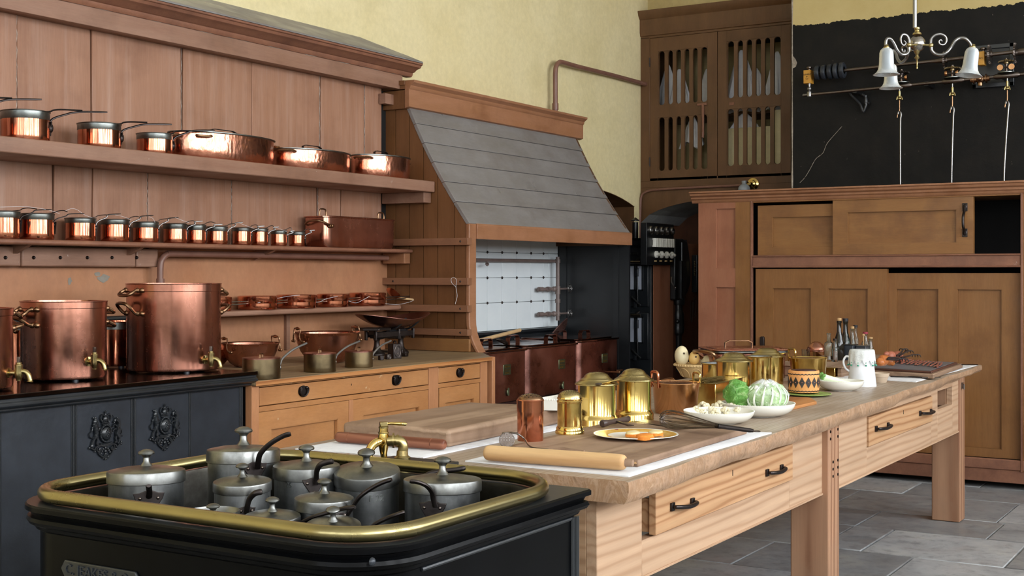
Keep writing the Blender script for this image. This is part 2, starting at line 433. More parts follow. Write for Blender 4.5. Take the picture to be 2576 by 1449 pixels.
# --- plaster walls, ceiling
def walls():
    wl = MB()
    wl.box(XB-.3, W, 0, 9.05, W+.35, CEIL)                        # range wall
    # arch beyond the hood: opening 9.05..10.45, top follows a segmental curve
    arc = [(9.05+i*(10.50-9.05)/12) for i in range(13)]
    zc = lambda x: 1.62+math.sqrt(max(0, 1.0-((x-9.55)/1.12)**2))*.54
    zc = lambda x: 2.165-.125*((x-9.66)/.86)**2*1.0
    poly = [(x, zc(x)) for x in arc]+[(10.50, CEIL), (9.05, CEIL)]
    wl.prism(poly, 'y', W, W+.35)
    wl.box(10.50, W, 0, XF+.3, W+.35, CEIL)
    struct(wl.build('wall_left', M['yellow'], angle=20), 'tall cream plaster wall behind the copper shelves and hood')
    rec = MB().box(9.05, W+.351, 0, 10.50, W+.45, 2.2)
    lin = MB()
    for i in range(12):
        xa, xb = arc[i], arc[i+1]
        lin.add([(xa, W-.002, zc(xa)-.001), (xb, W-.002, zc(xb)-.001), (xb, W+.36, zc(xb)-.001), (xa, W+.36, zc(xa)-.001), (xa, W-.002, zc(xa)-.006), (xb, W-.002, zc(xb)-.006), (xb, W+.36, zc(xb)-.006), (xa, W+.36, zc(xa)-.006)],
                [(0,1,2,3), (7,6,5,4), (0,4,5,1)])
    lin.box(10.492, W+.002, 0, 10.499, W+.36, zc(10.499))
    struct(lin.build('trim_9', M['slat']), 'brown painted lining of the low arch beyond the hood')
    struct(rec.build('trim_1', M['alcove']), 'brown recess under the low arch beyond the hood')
walls()
# breast: black lower part, ragged line, aged cream above
def breast_mat():
    n = NT('black_and_cream_breast'); x = n.sep()
    e = n.math('ADD', x[2], n.math('MULTIPLY', n.noise((1,3,1), 3, 6, .7), .10))
    e2 = n.math('GREATER_THAN', e, 3.445+.05)
    cream = n.mix(n.ramp(n.noise((1,1,1), 3, 6, .6), [(.3, 0), (.7, 1)]), 'b7a26c', 'c4b07c')
    crk = n.ramp(n.vor((1,1,1), 1.6, 'DISTANCE_TO_EDGE'), [(.0, .0), (.006, 1)])
    dist = n.noise((1,1,1), 1.7, 5, .6)
    blk = n.mix(n.ramp(n.noise((1,1,1), 4, 8, .68), [(.4, 0), (.8, 1)]), '0b0a09', '1c1814')
    sp = n.ramp(n.noise((1,1,.5), 42, 3, .6), [(.745, 0), (.76, 1)])
    blk = n.mix(sp, blk, '7c746a')
    c = n.mix(e2, blk, cream)
    n.set('Base Color', c).set('Roughness', n.mix(e2, (.8,)*3, (.95,)*3)).set('Specular IOR Level', .22)
    n.bump(n.noise((1,1,1), 9, 6, .65), .35, .01)
    return n.m
M['breast'] = breast_mat()
wf = struct(MB().box(XBR, YR-.3, 0, XBR+1.4, 3.505, CEIL).build('wall_far', M['breast']), 'chimney breast painted black below a ragged line, aged cream above')
crk = plain('bare_plaster_scar', 'a89c8c', .95, 0, '7c7266', 40, .2, .4)
ck_ = [U(u_, v_, x=XBR-.001) for u_, v_ in ((2118, 318), (2100, 338), (2080, 362), (2070, 385), (2052, 400), (2038, 425), (2025, 446), (2012, 460))]
MB().tube(catmull(ck_, 4), [  .0012+.0014*abs(sin(i*1.7)) for i in range(29)], 5).build('wall_crack', crk, wf)
MB().tube([(XBR, 3.505, z_*.1) for z_ in range(20, 49)], [.004+.005*abs(sin(i*2.3)*sin(i*.7)) for i in range(29)], 6).build('chipped_corner', crk, wf)
pt_ = [U(u_, v_, x=XBR-.003) for u_, v_ in ((1994, 140), (2001, 148), (2005, 158), (2002, 168), (1995, 172))]
MB().add(pt_, [[0,1,2,3,4]]).build('bare_patch', crk, wf)
# recess wall above and under the slatted cupboard, with arched opening
rw = MB().box(XF+.15, 3.4, 3.6, XF+.3, W+.1, CEIL)
struct(rw.build('wall_recess', M['yellow2']), 'aged cream plaster above the slatted cupboard')
arch = MB(); ay0, ay1 = 3.50, 5.10; n_ = 18
pts = []
for i in range(n_+1):
    t = i/n_; y = ay1+(ay0-ay1)*t
    pts.append((y, 1.90+.20*(1-(2*t-1)**2)**.62))
arch.prism(pts+[(ay0, 2.30), (ay1, 2.30)], 'x', XF, XF+.22)
struct(arch.build('wall_arch_spandrel', M['slat'], angle=25), 'dark brown boarding around the arch beneath the slatted cupboard')
sof = MB()
for (a, b), (c, d) in zip(pts, pts[1:]):
    sof.add([(XF+.22, a, b), (XF+.22, c, d), (XF+.85, c, d), (XF+.85, a, b), (XF+.22, a, b+.02), (XF+.22, c, d+.02), (XF+.85, c, d+.02), (XF+.85, a, b+.02)],
            [(0,1,2,3), (7,6,5,4), (0,4,5,1), (2,6,7,3)])
sof2 = MB()
for (a, b), (c, d) in zip(pts, pts[1:]):
    sof2.add([(XF-.004, a, b-.002), (XF-.004, c, d-.002), (XF+.22, c, d-.002), (XF+.22, a, b-.002)], [(0,1,2,3)])
struct(sof.build('trim_2', M['white_arch']), 'pale underside of the arch beside the fuse board')
struct(sof2.build('trim_3', M['white_arch']), 'whitewashed front underside of the arch')
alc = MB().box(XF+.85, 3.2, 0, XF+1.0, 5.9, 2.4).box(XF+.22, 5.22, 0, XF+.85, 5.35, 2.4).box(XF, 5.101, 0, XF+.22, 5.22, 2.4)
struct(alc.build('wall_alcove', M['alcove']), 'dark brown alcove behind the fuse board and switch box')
# closing walls behind the camera, with tall windows
def win_wall(name, label, axis, pos, thick, centres, lo, hi):
    b = MB(); half = WWID/2
    def bx(a, c, z0, z1):
        if axis == 'y': b.box(a, pos-thick, z0, c, pos, z1)
        else: b.box(pos-thick, a, z0, pos, c, z1)
    bx(lo, hi, 0, WZ0); bx(lo, hi, WZ1, CEIL)
    e = lo
    for c in centres: bx(e, c-half, WZ0, WZ1); e = c+half
    bx(e, hi, WZ0, WZ1)
    struct(b.build(name, M['ceil']), label)
    for i, c in enumerate(centres):
        g = MB()
        def bar(a0, a1, z0, z1, t=.03):
            if axis == 'y': g.box(c+a0, pos-.07, z0, c+a1, pos-.07+t, z1)
            else: g.box(pos-.07, c+a0, z0, pos-.07+t, c+a1, z1)
        for a in (-half, half-.06): bar(a, a+.06, WZ0, WZ1, .05)
        for z in (WZ0, WZ1-.06, (WZ0+WZ1)/2-.03): bar(-half, half, z, z+.06, .05)
        for a in (-.225, .225): bar(a-.0125, a+.0125, WZ0, WZ1)
        for z in (.55, 1.05, 1.85, 2.3): bar(-half, half, WZ0+z-.012, WZ0+z+.012)
        yield g.build('window_frame', M['enamel'])
nwin = 1
for g in list(win_wall('wall_right', 'cream plaster wall with tall sash windows facing the range', 'y', YR, .1, WINX, XB-.3, XBR+.3)) + \
         list(win_wall('wall_back', 'cream plaster wall with sash windows behind the viewer', 'x', XB, .1, WINY, YR-.3, W+.1)):
    g.name = 'window_%d' % nwin; struct(g, 'tall white glazing-bar sash window'); nwin += 1
struct(MB().box(XB-.3, YR-.3, CEIL, XF+1.2, W+.4, CEIL+.1).build('ceiling', M['ceil']), 'plain off-white ceiling high above the kitchen')

# ================================================================== RANGE WALL: panelling, canopy, shelves
M['chip'] = plain('chipped_white_undercoat', 'b4a89c', .9, 0, '8c7c70', 60)
pan = thing('wall_panelling', 'wide brown painted vertical boards behind the copper pans, cracked open between boards', 'panelling', (5, 5.06, 1.6))
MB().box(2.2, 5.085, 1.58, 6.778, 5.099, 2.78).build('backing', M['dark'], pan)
def planks(us, v, z0, z1, seed, gaps):
    r = random.Random(seed)
    X = [U(u, v, y=5.05).x for u in us]
    for (a, b), g, wide in zip(zip(X, X[1:]), gaps, [q > .006 for q in gaps]):
        if wide: MB().tube([(a-.001+.003*sin(i*2.1), 5.052, z0+(z1-z0)*i/30) for i in range(31)], [.0006+.0022*abs(sin(i*1.9+seed)*sin(i*.8)) for i in range(31)], 5).build('chipped_edge', M['chip'], pan)
        sk = r.uniform(-.006, .006); y = 5.05+r.uniform(0, .008)
        MB().add([(a+g, y, z0), (b-.001, y, z0), (b-.001+sk, y, z1), (a+g+sk, y, z1), (a+g, 5.085, z0), (b-.001, 5.085, z0), (b-.001+sk, 5.085, z1), (a+g+sk, 5.085, z1)],
                 [(0,1,2,3), (4,7,6,5), (0,4,5,1), (1,5,6,2), (2,6,7,3), (3,7,4,0)]).build('plank', M['brown'], pan, bevel=.003, seg=1)
planks([-560, -360, -160, 43, 232, 457, 634, 805, 860, 918, 962], 250, 1.99, 2.76, 3, [.003, .004, .003, .010, .004, .011, .003, .010, .003, .007])
planks([-520, -330, -60, 135, 233, 371, 583, 628, 800, 858, 917, 962], 550, 1.58, 1.975, 4, [.003, .003, .003, .005, .003, .007, .008, .003, .009, .003, .004])
MB().box(6.66, 5.0, 2.535, 6.775, 5.05, 2.60).build('cleat', M['brownh'], pan)
# lower plaster below shelf 2
lw = MB().box(2.2, 5.06, .9, 4.735, 5.098, 1.485).box(4.735, 5.075, .9, 6.778, 5.098, 1.58)
struct(lw.build('trim_4', M['brownplaster']), 'orange-brown painted plaster behind the stock pots with flaking grey patches')
fk = MB()
def flake(u, v, w, h, seed):
    p = U(u, v, y=5.0585); r = random.Random(seed); n = 11
    fk.add([(p.x+w*cos(2*pi*i/n)*r.uniform(.6, 1.1), 5.0585, p.z+h*sin(2*pi*i/n)*r.uniform(.55, 1.1)) for i in range(n)], [list(range(n))])
flake(262, 700, .045, .022, 1); flake(176, 707, .014, .022, 2); flake(245, 690, .02, .012, 5)
struct(fk.build('trim_5', plain('bare_grey_plaster', '8c857a', .9, 0, '7e776c', 30)), 'grey patches where paint has flaked from the plaster')
bat = thing('peg_batten', 'dark brown nailed batten under the lower shelf above the stock pots', 'batten', (4, 5.03, 1.53))
for a, b in ((2.2, 3.9), (3.905, 4.585), (4.59, 4.735)):
    MB().box(a, 5.005, 1.478, b, 5.06, 1.572).build('rail_board', M['brownh'], bat, bevel=.008)
for u in (15, 86, 153, 221, 283, 345):
    p = U(u, 648, y=5.0); MB().lathe([(.009, 0), (.009, .004), (.004, .012), (0, .012)], 10, M=tr(p.x, 5.006, p.z) @ rot('X', 90)).build('nail_head', M['iron'], bat)
# dust canopy
can = thing('dust_canopy', 'brown moulded canopy with grey boarded roof over the top pan shelf', 'canopy', (4.5, 4.95, 2.65))
MB().box(2.2, 4.945, 2.632, 6.772, 4.985, 2.735).build('fascia', M['brownh'], can, bevel=.002)
MB().box(2.2, 4.985, 2.638, 6.772, 5.095, 2.66).build('soffit_board', M['brownh'], can)
prof = [(4.985, 2.722), (4.942, 2.722), (4.932, 2.735), (4.93, 2.748), (4.915, 2.752), (4.90, 2.765), (4.868, 2.775), (4.86, 2.79), (4.852, 2.792), (4.85, 2.803), (4.985, 2.803)]
MB().prism([(y-.005, z) for y, z in prof], 'x', 2.2, 6.86).build('cornice_moulding', M['mould'], can, bevel=.0015, seg=1)
MB().tube([(3.4+.045*i, 4.943, 2.7225+.001*sin(i)) for i in range(74)], [.0004+.0032*max(0, sin(i*1.3)*sin(i*.37)) for i in range(74)], 5).build('chipped_edge', M['chip'], can)
zr0, zr1 = 2.803, 2.935
for i in range(3):
    t0, t1 = i/3, (i+1)/3
    y0, y1 = 4.845+(5.1-4.845)*t0, 4.845+(5.1-4.845)*t1-.003
    za, zb = zr0+(zr1-zr0)*t0, zr0+(zr1-zr0)*t1
    xe0, xe1 = 6.86-.34*t0, 6.86-.34*t1
    MB().add([(2.2, y0, za), (xe0, y0, za), (xe1, y1, zb), (2.2, y1, zb), (2.2, y0, za+.012), (xe0, y0, za+.012), (xe1, y1, zb+.012), (2.2, y1, zb+.012)],
             [(0,3,2,1), (4,5,6,7), (0,1,5,4), (1,2,6,5), (2,3,7,6), (3,0,4,7)]).build('roof_board', M['greyroof'] if 'greyroof' in M else M['slategrey'], can, bevel=.002, seg=1)
MB().add([(6.86, 4.845, zr0), (6.86, 5.1, zr0), (6.52, 5.1, zr1+.01), (6.52, 5.08, zr1)], [(0,1,2,3)]).build('hip_board', M['slategrey'], can)

def shelf(name, label, x0, x1, y0, y1, zt, th, m, r=.0):
    t = thing(name, label, 'shelf', ((x0+x1)/2, y1, zt-th))
    b = MB()
    if r:
        q = [(x0, y0), (x1-r, y0)]+[(x1-r+r*sin(a), y0+r-r*cos(a)) for a in [pi/12*i for i in range(1, 7)]]+[(x1, y1), (x0, y1)]
        b.prism(q, 'z', zt-th, zt)
    else: b.box(x0, y0, zt-th, x1, y1, zt)
    b.build('shelf_board', m, t, bevel=.006 if th > .03 else .009)
    return t
sh1 = shelf('wall_shelf', 'thick brown upper shelf carrying the largest copper saucepans and lidded stewpans', 2.2, 6.77, 4.69, 5.05, 2.03, .07, M['brownh'])
MB().box(6.69, 4.72, 1.893, 6.77, 5.05, 1.96).build('bracket', M['brownh'], sh1, bevel=.003)
sh2 = shelf('wall_shelf', 'thin chipped brown lower shelf carrying the row of small copper saucepans', 2.2, 6.765, 4.855, 5.05, 1.60, .024, M['mould'])
MB().box(6.70, 4.88, 1.508, 6.765, 5.05, 1.576).build('bracket', M['hoodbrown'], sh2, bevel=.003)
for u in (60, 345, 680):
    p = U(u, 640, y=4.93); MB().prism([(4.90, 1.576), (5.05, 1.576), (5.05, 1.52)], 'x', p.x, p.x+.025).build('small_bracket', M['brownh'], sh2)
sh3 = shelf('wall_shelf', 'short rounded brown shelf holding shallow copper pans above the preserving pans', 5.0, 6.72, 4.85, 5.075, 1.245, .028, M['brownh'], .14)
p = U(716, 800, y=5.07)
MB().box(p.x, 5.055, 1.0, p.x+.03, 5.075, 1.217).build('support_strip', M['brownh'], sh3)
# pipe under shelf 2
pp = catmull([(4.729, 4.985, 1.0), (4.729, 4.985, 1.3), (4.729, 4.985, 1.47), (4.742, 4.985, 1.52), (4.78, 4.985, 1.545), (4.84, 4.985, 1.548), (5.5, 4.985, 1.548), (6.2, 4.985, 1.546), (6.66, 4.985, 1.544)], 6)
pt = thing('water_pipe', 'bent brown pipe rising beside the tallest copper stock pot and running under the lower shelf', 'pipe', (4.729, 4.985, 1.0))
MB().tube(pp, .0165, 12).build('pipe_run', M['pipe'], pt)
MB().tube([(4.729, 4.985, 1.36), (4.729, 4.985, 1.42)], .0215, 12).build('collar', M['pipe'], pt)

# ================================================================== THE HOOD
hd = thing('cooking_hood', 'large sloping grey boarded hood with moulded brown top over the stove', 'hood', (7.9, 4.75, .95))
HX0, HX1 = 6.778, 9.04
def hood_y(t):   # t 0 top .. 1 bottom; slightly bowed slope
    return 4.895-(4.895-4.43)*t+.028*sin(pi*t), 2.52-(2.52-1.758)*t
# side boards facing the copper shelves
edge = [hood_y(i/16) for i in range(17)]
def edge_y(z):
    if z >= 2.52: return 4.895
    if z > 1.758:
        for (y0, z0), (y1, z1) in zip(edge, edge[1:]):
            if z1 <= z <= z0: return y0+(y1-y0)*(z0-z)/(z0-z1)
    if z > 1.16: return 4.43
    t = (1.16-z)/.21
    return 4.43-.075*max(0, t)**2.2
ys = [5.10, 5.005, 4.895, 4.785, 4.675, 4.545, 4.43]
for i, (a, b) in enumerate(zip(ys, ys[1:])):
    # clip each vertical board against the slanted edge
    zs = [.955+(2.62-.955)*k/60 for k in range(61)]
    L = []; R = []
    for z in zs:
        e = edge_y(z)+(.008 if z < 2.52 else 0)
        if i == len(ys)-2: lo = e
        else: lo = max(b, e)
        if lo < a-.001: L.append((a-.0025, z)); R.append((lo+(.0025 if lo == b else 0), z))
    if len(L) > 1:
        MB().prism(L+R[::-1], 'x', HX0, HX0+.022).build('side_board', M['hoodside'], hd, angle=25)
# corner post following the slanted edge and flaring foot
zs = [.95, .97, 1.0, 1.03, 1.07, 1.12, 1.16, 1.3, 1.5, 1.7, 1.758]
P = [(edge_y(z)-.0, z) for z in zs]
MB().prism([(y, z) for y, z in P]+[(y+.028, z) for y, z in P[::-1]], 'x', HX0-.006, HX0+.075).build('corner_post', M['hoodbrown'], hd, angle=25, bevel=.006)
# slope boards
nb = 6; cuts = [0, .145, .31, .475, .645, .815, 1.0]
for a, b in zip(cuts, cuts[1:]):
    q = []; k = 4
    for j in range(k+1):
        t = a+(b-a)*j/k; q.append(hood_y(t))
    q[-1] = (q[-1][0], q[-1][1]+.0022); q[0] = (q[0][0], q[0][1]-.0022)
    q2 = [(y+.02, z-.012) for y, z in q]
    MB().prism(q+q2[::-1], 'x', HX0-.004, HX1-.0+.006*b).build('slope_board', M['slategrey'], hd, angle=25, bevel=.0015, seg=1)
MB().prism([(4.435, 1.662), (4.418, 1.662), (4.418, 1.752), (4.425, 1.76), (4.45, 1.76), (4.45, 1.662)], 'x', HX0+.07, HX1+.02).build('front_rail', M['hoodbrown'], hd, bevel=.003)
MB().box(HX0+.03, 4.455, 1.70, HX1-.04, 5.0, 1.72).build('inner_shelf', M['slat'], hd)
# right side: black sheet inside, brown outside
MB().prism([(5.10, .62), (4.44, .62), (4.44, 1.70), (5.10, 1.70)], 'x', HX1+.005, HX1+.03).build('side_sheet', M['blackpaint'], hd)
MB().box(HX1-.004, 4.53, .62, HX1+.006, 4.575, 1.68).build('sheet_strip', M['blackpaint'], hd)
MB().box(HX1-.004, 4.99, .62, HX1+.006, 5.06, 1.68).build('sheet_strip', M['blackpaint'], hd)
q = [hood_y(i/10) for i in range(11)]
MB().prism(q+[(4.44, 1.66), (5.1, 1.66), (5.1, 2.62), (4.9, 2.62)], 'x', HX1-.03, HX1-.006).build('end_panel', M['slat'], hd, angle=25)
# frieze and cornice on top, returned on the left
fz = [(4.905, 2.505), (4.87, 2.515), (4.87, 2.625), (4.862, 2.632), (4.858, 2.65), (4.842, 2.662), (4.832, 2.668), (4.83, 2.684), (4.905, 2.684)]
MB().prism(fz, 'x', 6.74, 9.10).build('cornice_moulding', M['hoodbrown'], hd, bevel=.0015, seg=1)
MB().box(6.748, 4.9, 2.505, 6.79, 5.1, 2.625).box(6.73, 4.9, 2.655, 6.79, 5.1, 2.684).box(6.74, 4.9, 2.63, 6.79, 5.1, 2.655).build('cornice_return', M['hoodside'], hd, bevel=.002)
MB().box(6.74, 4.9, 2.67, 9.1, 5.1, 2.684).build('top_board', M['hoodbrown'], hd)
# rails on the side
rail_z = [(1.645, .022), (1.395, .022), (1.225, .021), (1.076, .02)]
for i, (z, h) in enumerate(rail_z):
    r = thing('hanging_rail', ['brown rail on the hood side level with the lower pan shelf', 'brown rail on the hood side with a loop of string hanging from it',
              'brown rail on the hood side at the height of the short shelf', 'lowest brown rail on the hood side behind the scales'][i], 'rail', (6.75, 4.75, z), group='rails across the hood side')
    MB().box(6.728, 4.415, z-h, 6.777, 5.04 if i != 1 else 5.075, z+h).build('rail_bar', M['rail'], r, bevel=.002)
    for y in (4.47, 4.99): MB().lathe([(.007, 0), (.004, .003), (0, .003)], 8, M=tr(6.728, y, z) @ rot('Y', -90)).build('screw', M['iron'], r)
MB().box(6.755, 4.42, .955, 6.777, 5.09, 1.035).build('skirting_board', M['ochreh'], hd, bevel=.004)
def string_loop(name, label, pts, r=.0012, m='linen'):
    return tag(MB().tube(catmull(pts, 8), r, 5).build(name, M[m]), label, 'string')
s0 = U(1140, 700, x=6.72)
string_loop('string_loop', 'pale string looped over the second rail on the hood side', [U(a, b, x=6.724) for a, b in ((1147, 722), (1137, 712), (1135, 702), (1141, 698), (1148, 704), (1147, 722), (1150, 745), (1145, 765))])

# tiled wall under the hood
tw = MB().box(HX0+.02, 5.075, 1.02, HX1, 5.0985, 1.72).build('wall_tiled', M['grout']); struct(tw, 'white tiled splashback with dark studs under the hood')
tx = [U(u, 700, y=5.07).x for u in (1150, 1187, 1225, 1262, 1299, 1335, 1366, 1379)]+[HX1]
tz = [1.022, 1.228, 1.412, 1.60, 1.72]
for j, (a, b) in enumerate(zip(tz, tz[1:])):
    for i, (c, d) in enumerate(zip(tx, tx[1:])):
        MB().box(c+.0015, 5.068, a+.0015, d-.0015, 5.08, b-.0015).build('tile', M['tile'], tw, bevel=.0015, seg=1)
        if 0 < i < 7 and j > 0: MB().lathe([(.011, 0), (.009, .005), (.004, .009), (0, .009)], 8, M=tr(c, 5.067, a) @ rot('X', 90)).build('stud', M['iron'], tw)
# pipework in front of the tiles
vp = thing('gas_pipework', 'grey-brown pipes with two wheel valves on the tiles under the hood', 'pipe', (9.0, 5.0, 1.15))
px = U(1403, 700, y=5.0).x; z = lambda v: H-(v-HY)*depth(px, 5.0)/FPX
MB().tube([(px, 5.0, z(806)), (px, 5.0, z(646))], .0155, 12).build('riser', M['pipeg'], vp)
MB().tube([(7.2, 5.02, z(657)), (px, 5.02, z(657))], .0125, 12).build('cross_pipe', M['pipeg'], vp)
for v in (657, 735, 757, 790, 725): MB().tube([(px, 5.0, z(v-5)), (px, 5.0, z(v+5))], .021, 12).build('collar', M['pipeg'], vp)
h_ = U(1228, 657, y=5.0); MB().tube(catmull([(h_.x, 5.02, h_.z-.005), (h_.x, 5.0, h_.z-.02), (h_.x-.03, 4.99, h_.z-.03), (h_.x-.045, 4.99, h_.z-.018)], 4), .007, 8).build('pipe_hook', M['pipeg'], vp)
for v in (727, 789):
    zz = z(v)
    MB().tube([(px, 5.0, zz), (px-.26, 5.03, zz)], .013, 10).tube([(px-.2, 5.02, zz), (px-.25, 5.03, zz)], .018, 10).ball((px-.06, 5.0, zz), .022, 10).tube([(px-.12, 5.01, zz-.0), (px-.15, 5.01, zz)], .02, 8).build('valve_body', M['pipeg'], vp)
    MB().tube([(px, 4.995, zz), (px+.02, 4.90, zz+.005)], .008, 8).build('spindle', M['pipeg'], vp)
    wh = MB(); c = Vector((px+.02, 4.90, zz+.005))
    ring = [c+Vector((cos(a)*.03, 0, sin(a)*.03)) for a in [2*pi*i/20 for i in range(20)]]
    wh.tube(ring, .005, 6, closed=True)
    for i in range(5): a = 2*pi*i/5+.3; wh.tube([c, c+Vector((cos(a)*.03, 0, sin(a)*.03))], .0035, 5)
    wh.ball(c, .009, 8); wh.build('valve_wheel', M['steel'], vp)

# stove and back rail under the hood
st = thing('iron_stove', 'black iron stove under the hood carrying three copper boilers', 'stove', (7.9, 4.7, 0))
MB().box(6.83, 4.26, .59, 9.03, 5.06, .617).build('hob', M['black'], st, bevel=.004)
MB().box(6.85, 4.30, .02, 9.02, 5.05, .59).build('stove_body', M['black'], st)
MB().box(6.83, 4.24, .585, 9.03, 4.27, .612).build('front_rail', M['black'], st, bevel=.006)
sbk = thing('stove_splashback', 'black iron splashback with a rounded top rail below the white tiles', 'splashback', (7.9, 5.05, .617))
MB().box(6.83, 5.03, .6175, 9.03, 5.066, 1.0).build('back_plate', M['black'], sbk)
MB().prism([(5.066, .985), (5.02, .985), (5.015, .995), (5.005, 1.0), (5.005, 1.02), (5.066, 1.02)], 'x', 6.83, 9.03).build('back_rail', M['black'], sbk, bevel=.003)

# yellow wall pipe
wp = thing('wall_pipe', 'brown pipe rising from the hood top, bending and running into the slatted cupboard', 'pipe', (8.93, 5.02, 2.67))
MB().tube(catmull([(8.931, 5.03, 2.675), (8.931, 5.03, 2.9), (8.931, 5.03, 3.03), (8.945, 5.03, 3.085), (8.985, 5.03, 3.12), (9.05, 5.03, 3.132), (9.3, 5.033, 3.133), (10.0, 5.05, 3.15), (10.66, 5.05, 3.155)], 6), .019, 12).build('pipe_run', M['pipe'], wp)
MB().tube([(8.931, 5.03, 2.74), (8.931, 5.03, 2.79)], .025, 12).build('collar', M['pipe'], wp)
# ================================================================== helpers for joinery
def text(name, s, size, mat, parent, M4, ext=.001, align='CENTER', sx=1):
    cu = bpy.data.curves.new(name, 'FONT'); cu.body = s; cu.size = size; cu.extrude = ext; cu.align_x = align; cu.align_y = 'CENTER'
    cu.materials.append(mat)
    t_ = bpy.data.objects.new(name, cu); COL.objects.link(t_); bpy.context.view_layer.update()
    me = bpy.data.meshes.new_from_object(t_); bpy.data.objects.remove(t_); bpy.data.curves.remove(cu)
    if not me.materials: me.materials.append(mat)
    o = bpy.data.objects.new(name, me); COL.objects.link(o)
    o.parent = parent; o.matrix_parent_inverse = wm(parent).inverted(); o.matrix_basis = M4 @ Matrix.Diagonal((sx, 1, 1, 1)); return o
FACE_X = Matrix(((0,0,-1,0),(-1,0,0,0),(0,1,0,0),(0,0,0,1)))     # text facing -X
FACE_Y = Matrix(((1,0,0,0),(0,0,-1,0),(0,1,0,0),(0,0,0,1)))      # text facing -Y
class PL:
    "a front plane: axis 'y' (fronts face -Y, a runs along X) or 'x' (fronts face -X, a runs along Y)"
    def __init__(s, ax, c): s.ax = ax; s.c = c
    def box(s, b, a0, a1, z0, z1, d0, d1):
        if s.ax == 'y': return b.box(a0, s.c+d0, z0, a1, s.c+d1, z1)
        return b.box(s.c+d0, a0, z0, s.c+d1, a1, z1)
    def a(s, u, v=700):
        p = U(u, v, **{s.ax: s.c}); return p.x if s.ax == 'y' else p.y
    def z(s, u, v): return U(u, v, **{s.ax: s.c}).z
def panel_door(pl, a0, a1, z0, z1, panels, parent, m, name='door', depth=.04, mp=None, d0=0):
    "framed door: panels = list of (a0,a1,z0,z1) recessed openings; frame built from strips between them"
    if a0 > a1: a0, a1 = a1, a0
    panels = [(min(p[0], p[1]), max(p[0], p[1]), p[2], p[3]) for p in panels]
    b = MB(); A = sorted({a0, a1, *[p[0] for p in panels], *[p[1] for p in panels]}); Z = sorted({z0, z1, *[p[2] for p in panels], *[p[3] for p in panels]})
    inp = lambda a, z: any(p[0] < a < p[1] and p[2] < z < p[3] for p in panels)
    for x, y in zip(A, A[1:]):
        run = None
        for q, r in zip(Z, Z[1:]):
            if inp((x+y)/2, (q+r)/2):
                if run is not None: pl.box(b, x, y, run, q, d0, d0+depth); run = None
            elif run is None: run = q
        if run is not None: pl.box(b, x, y, run, z1, d0, d0+depth)
    # weld the strips into one skin so that no false joints show
    o = b.build(name, m, parent, bevel=0)
    for p in panels:
        f = MB(); pl.box(f, p[0]-.004, p[1]+.004, p[2]-.004, p[3]+.004, d0+depth*.5, d0+depth*.8); f.build('door_panel', mp or m, o)
        e = MB(); w = .0035
        pl.box(e, p[0], p[0]+w, p[2], p[3], d0+.002, d0+depth*.42); pl.box(e, p[1]-w, p[1], p[2], p[3], d0+.002, d0+depth*.42)
        pl.box(e, p[0], p[1], p[2], p[2]+w, d0+.002, d0+depth*.42); pl.box(e, p[0], p[1], p[3]-w, p[3], d0+.002, d0+depth*.42)
        e.build('panel_bead', m, o)
    return o

# ================================================================== BLACK RANGE (left)
rg = thing('kitchen_range', 'black cast-iron hot plate range with two coats of arms, holding the copper stock pots', 'range', (3.3, 4.6, 0))
R0 = 1.6
MB().box(R0, 4.135, .02, 4.425, 5.05, .955).build('range_body', M['castiron'], rg, bevel=.004)
MB().box(R0, 4.075, .982, 4.462, 5.04, 1.0).build('hot_plate', M['plate'], rg, bevel=.003)
mp_ = [(4.075, .982), (4.075, .972), (4.066, .966), (4.066, .955), (4.085, .946), (4.10, .944), (4.10, .936), (4.112, .930), (4.14, .930), (4.14, .982)]
MB().prism(mp_, 'x', R0, 4.452).build('edge_moulding', M['black'], rg, bevel=.002, seg=1)
def vmould(x, w, n):
    b = MB()
    for i in range(n):
        c = x+(i-(n-1)/2)*w/n
        b.tube([(c, 4.134, .02), (c, 4.134, .93)], w/n*.42, 8)
    b.build('vertical_moulding', M['black'], rg)
for x in (3.118, 3.468, 3.772): vmould(x, .03, 4)
vmould(4.093, .014, 2); vmould(4.412, .024, 4); vmould(2.75, .03, 4)
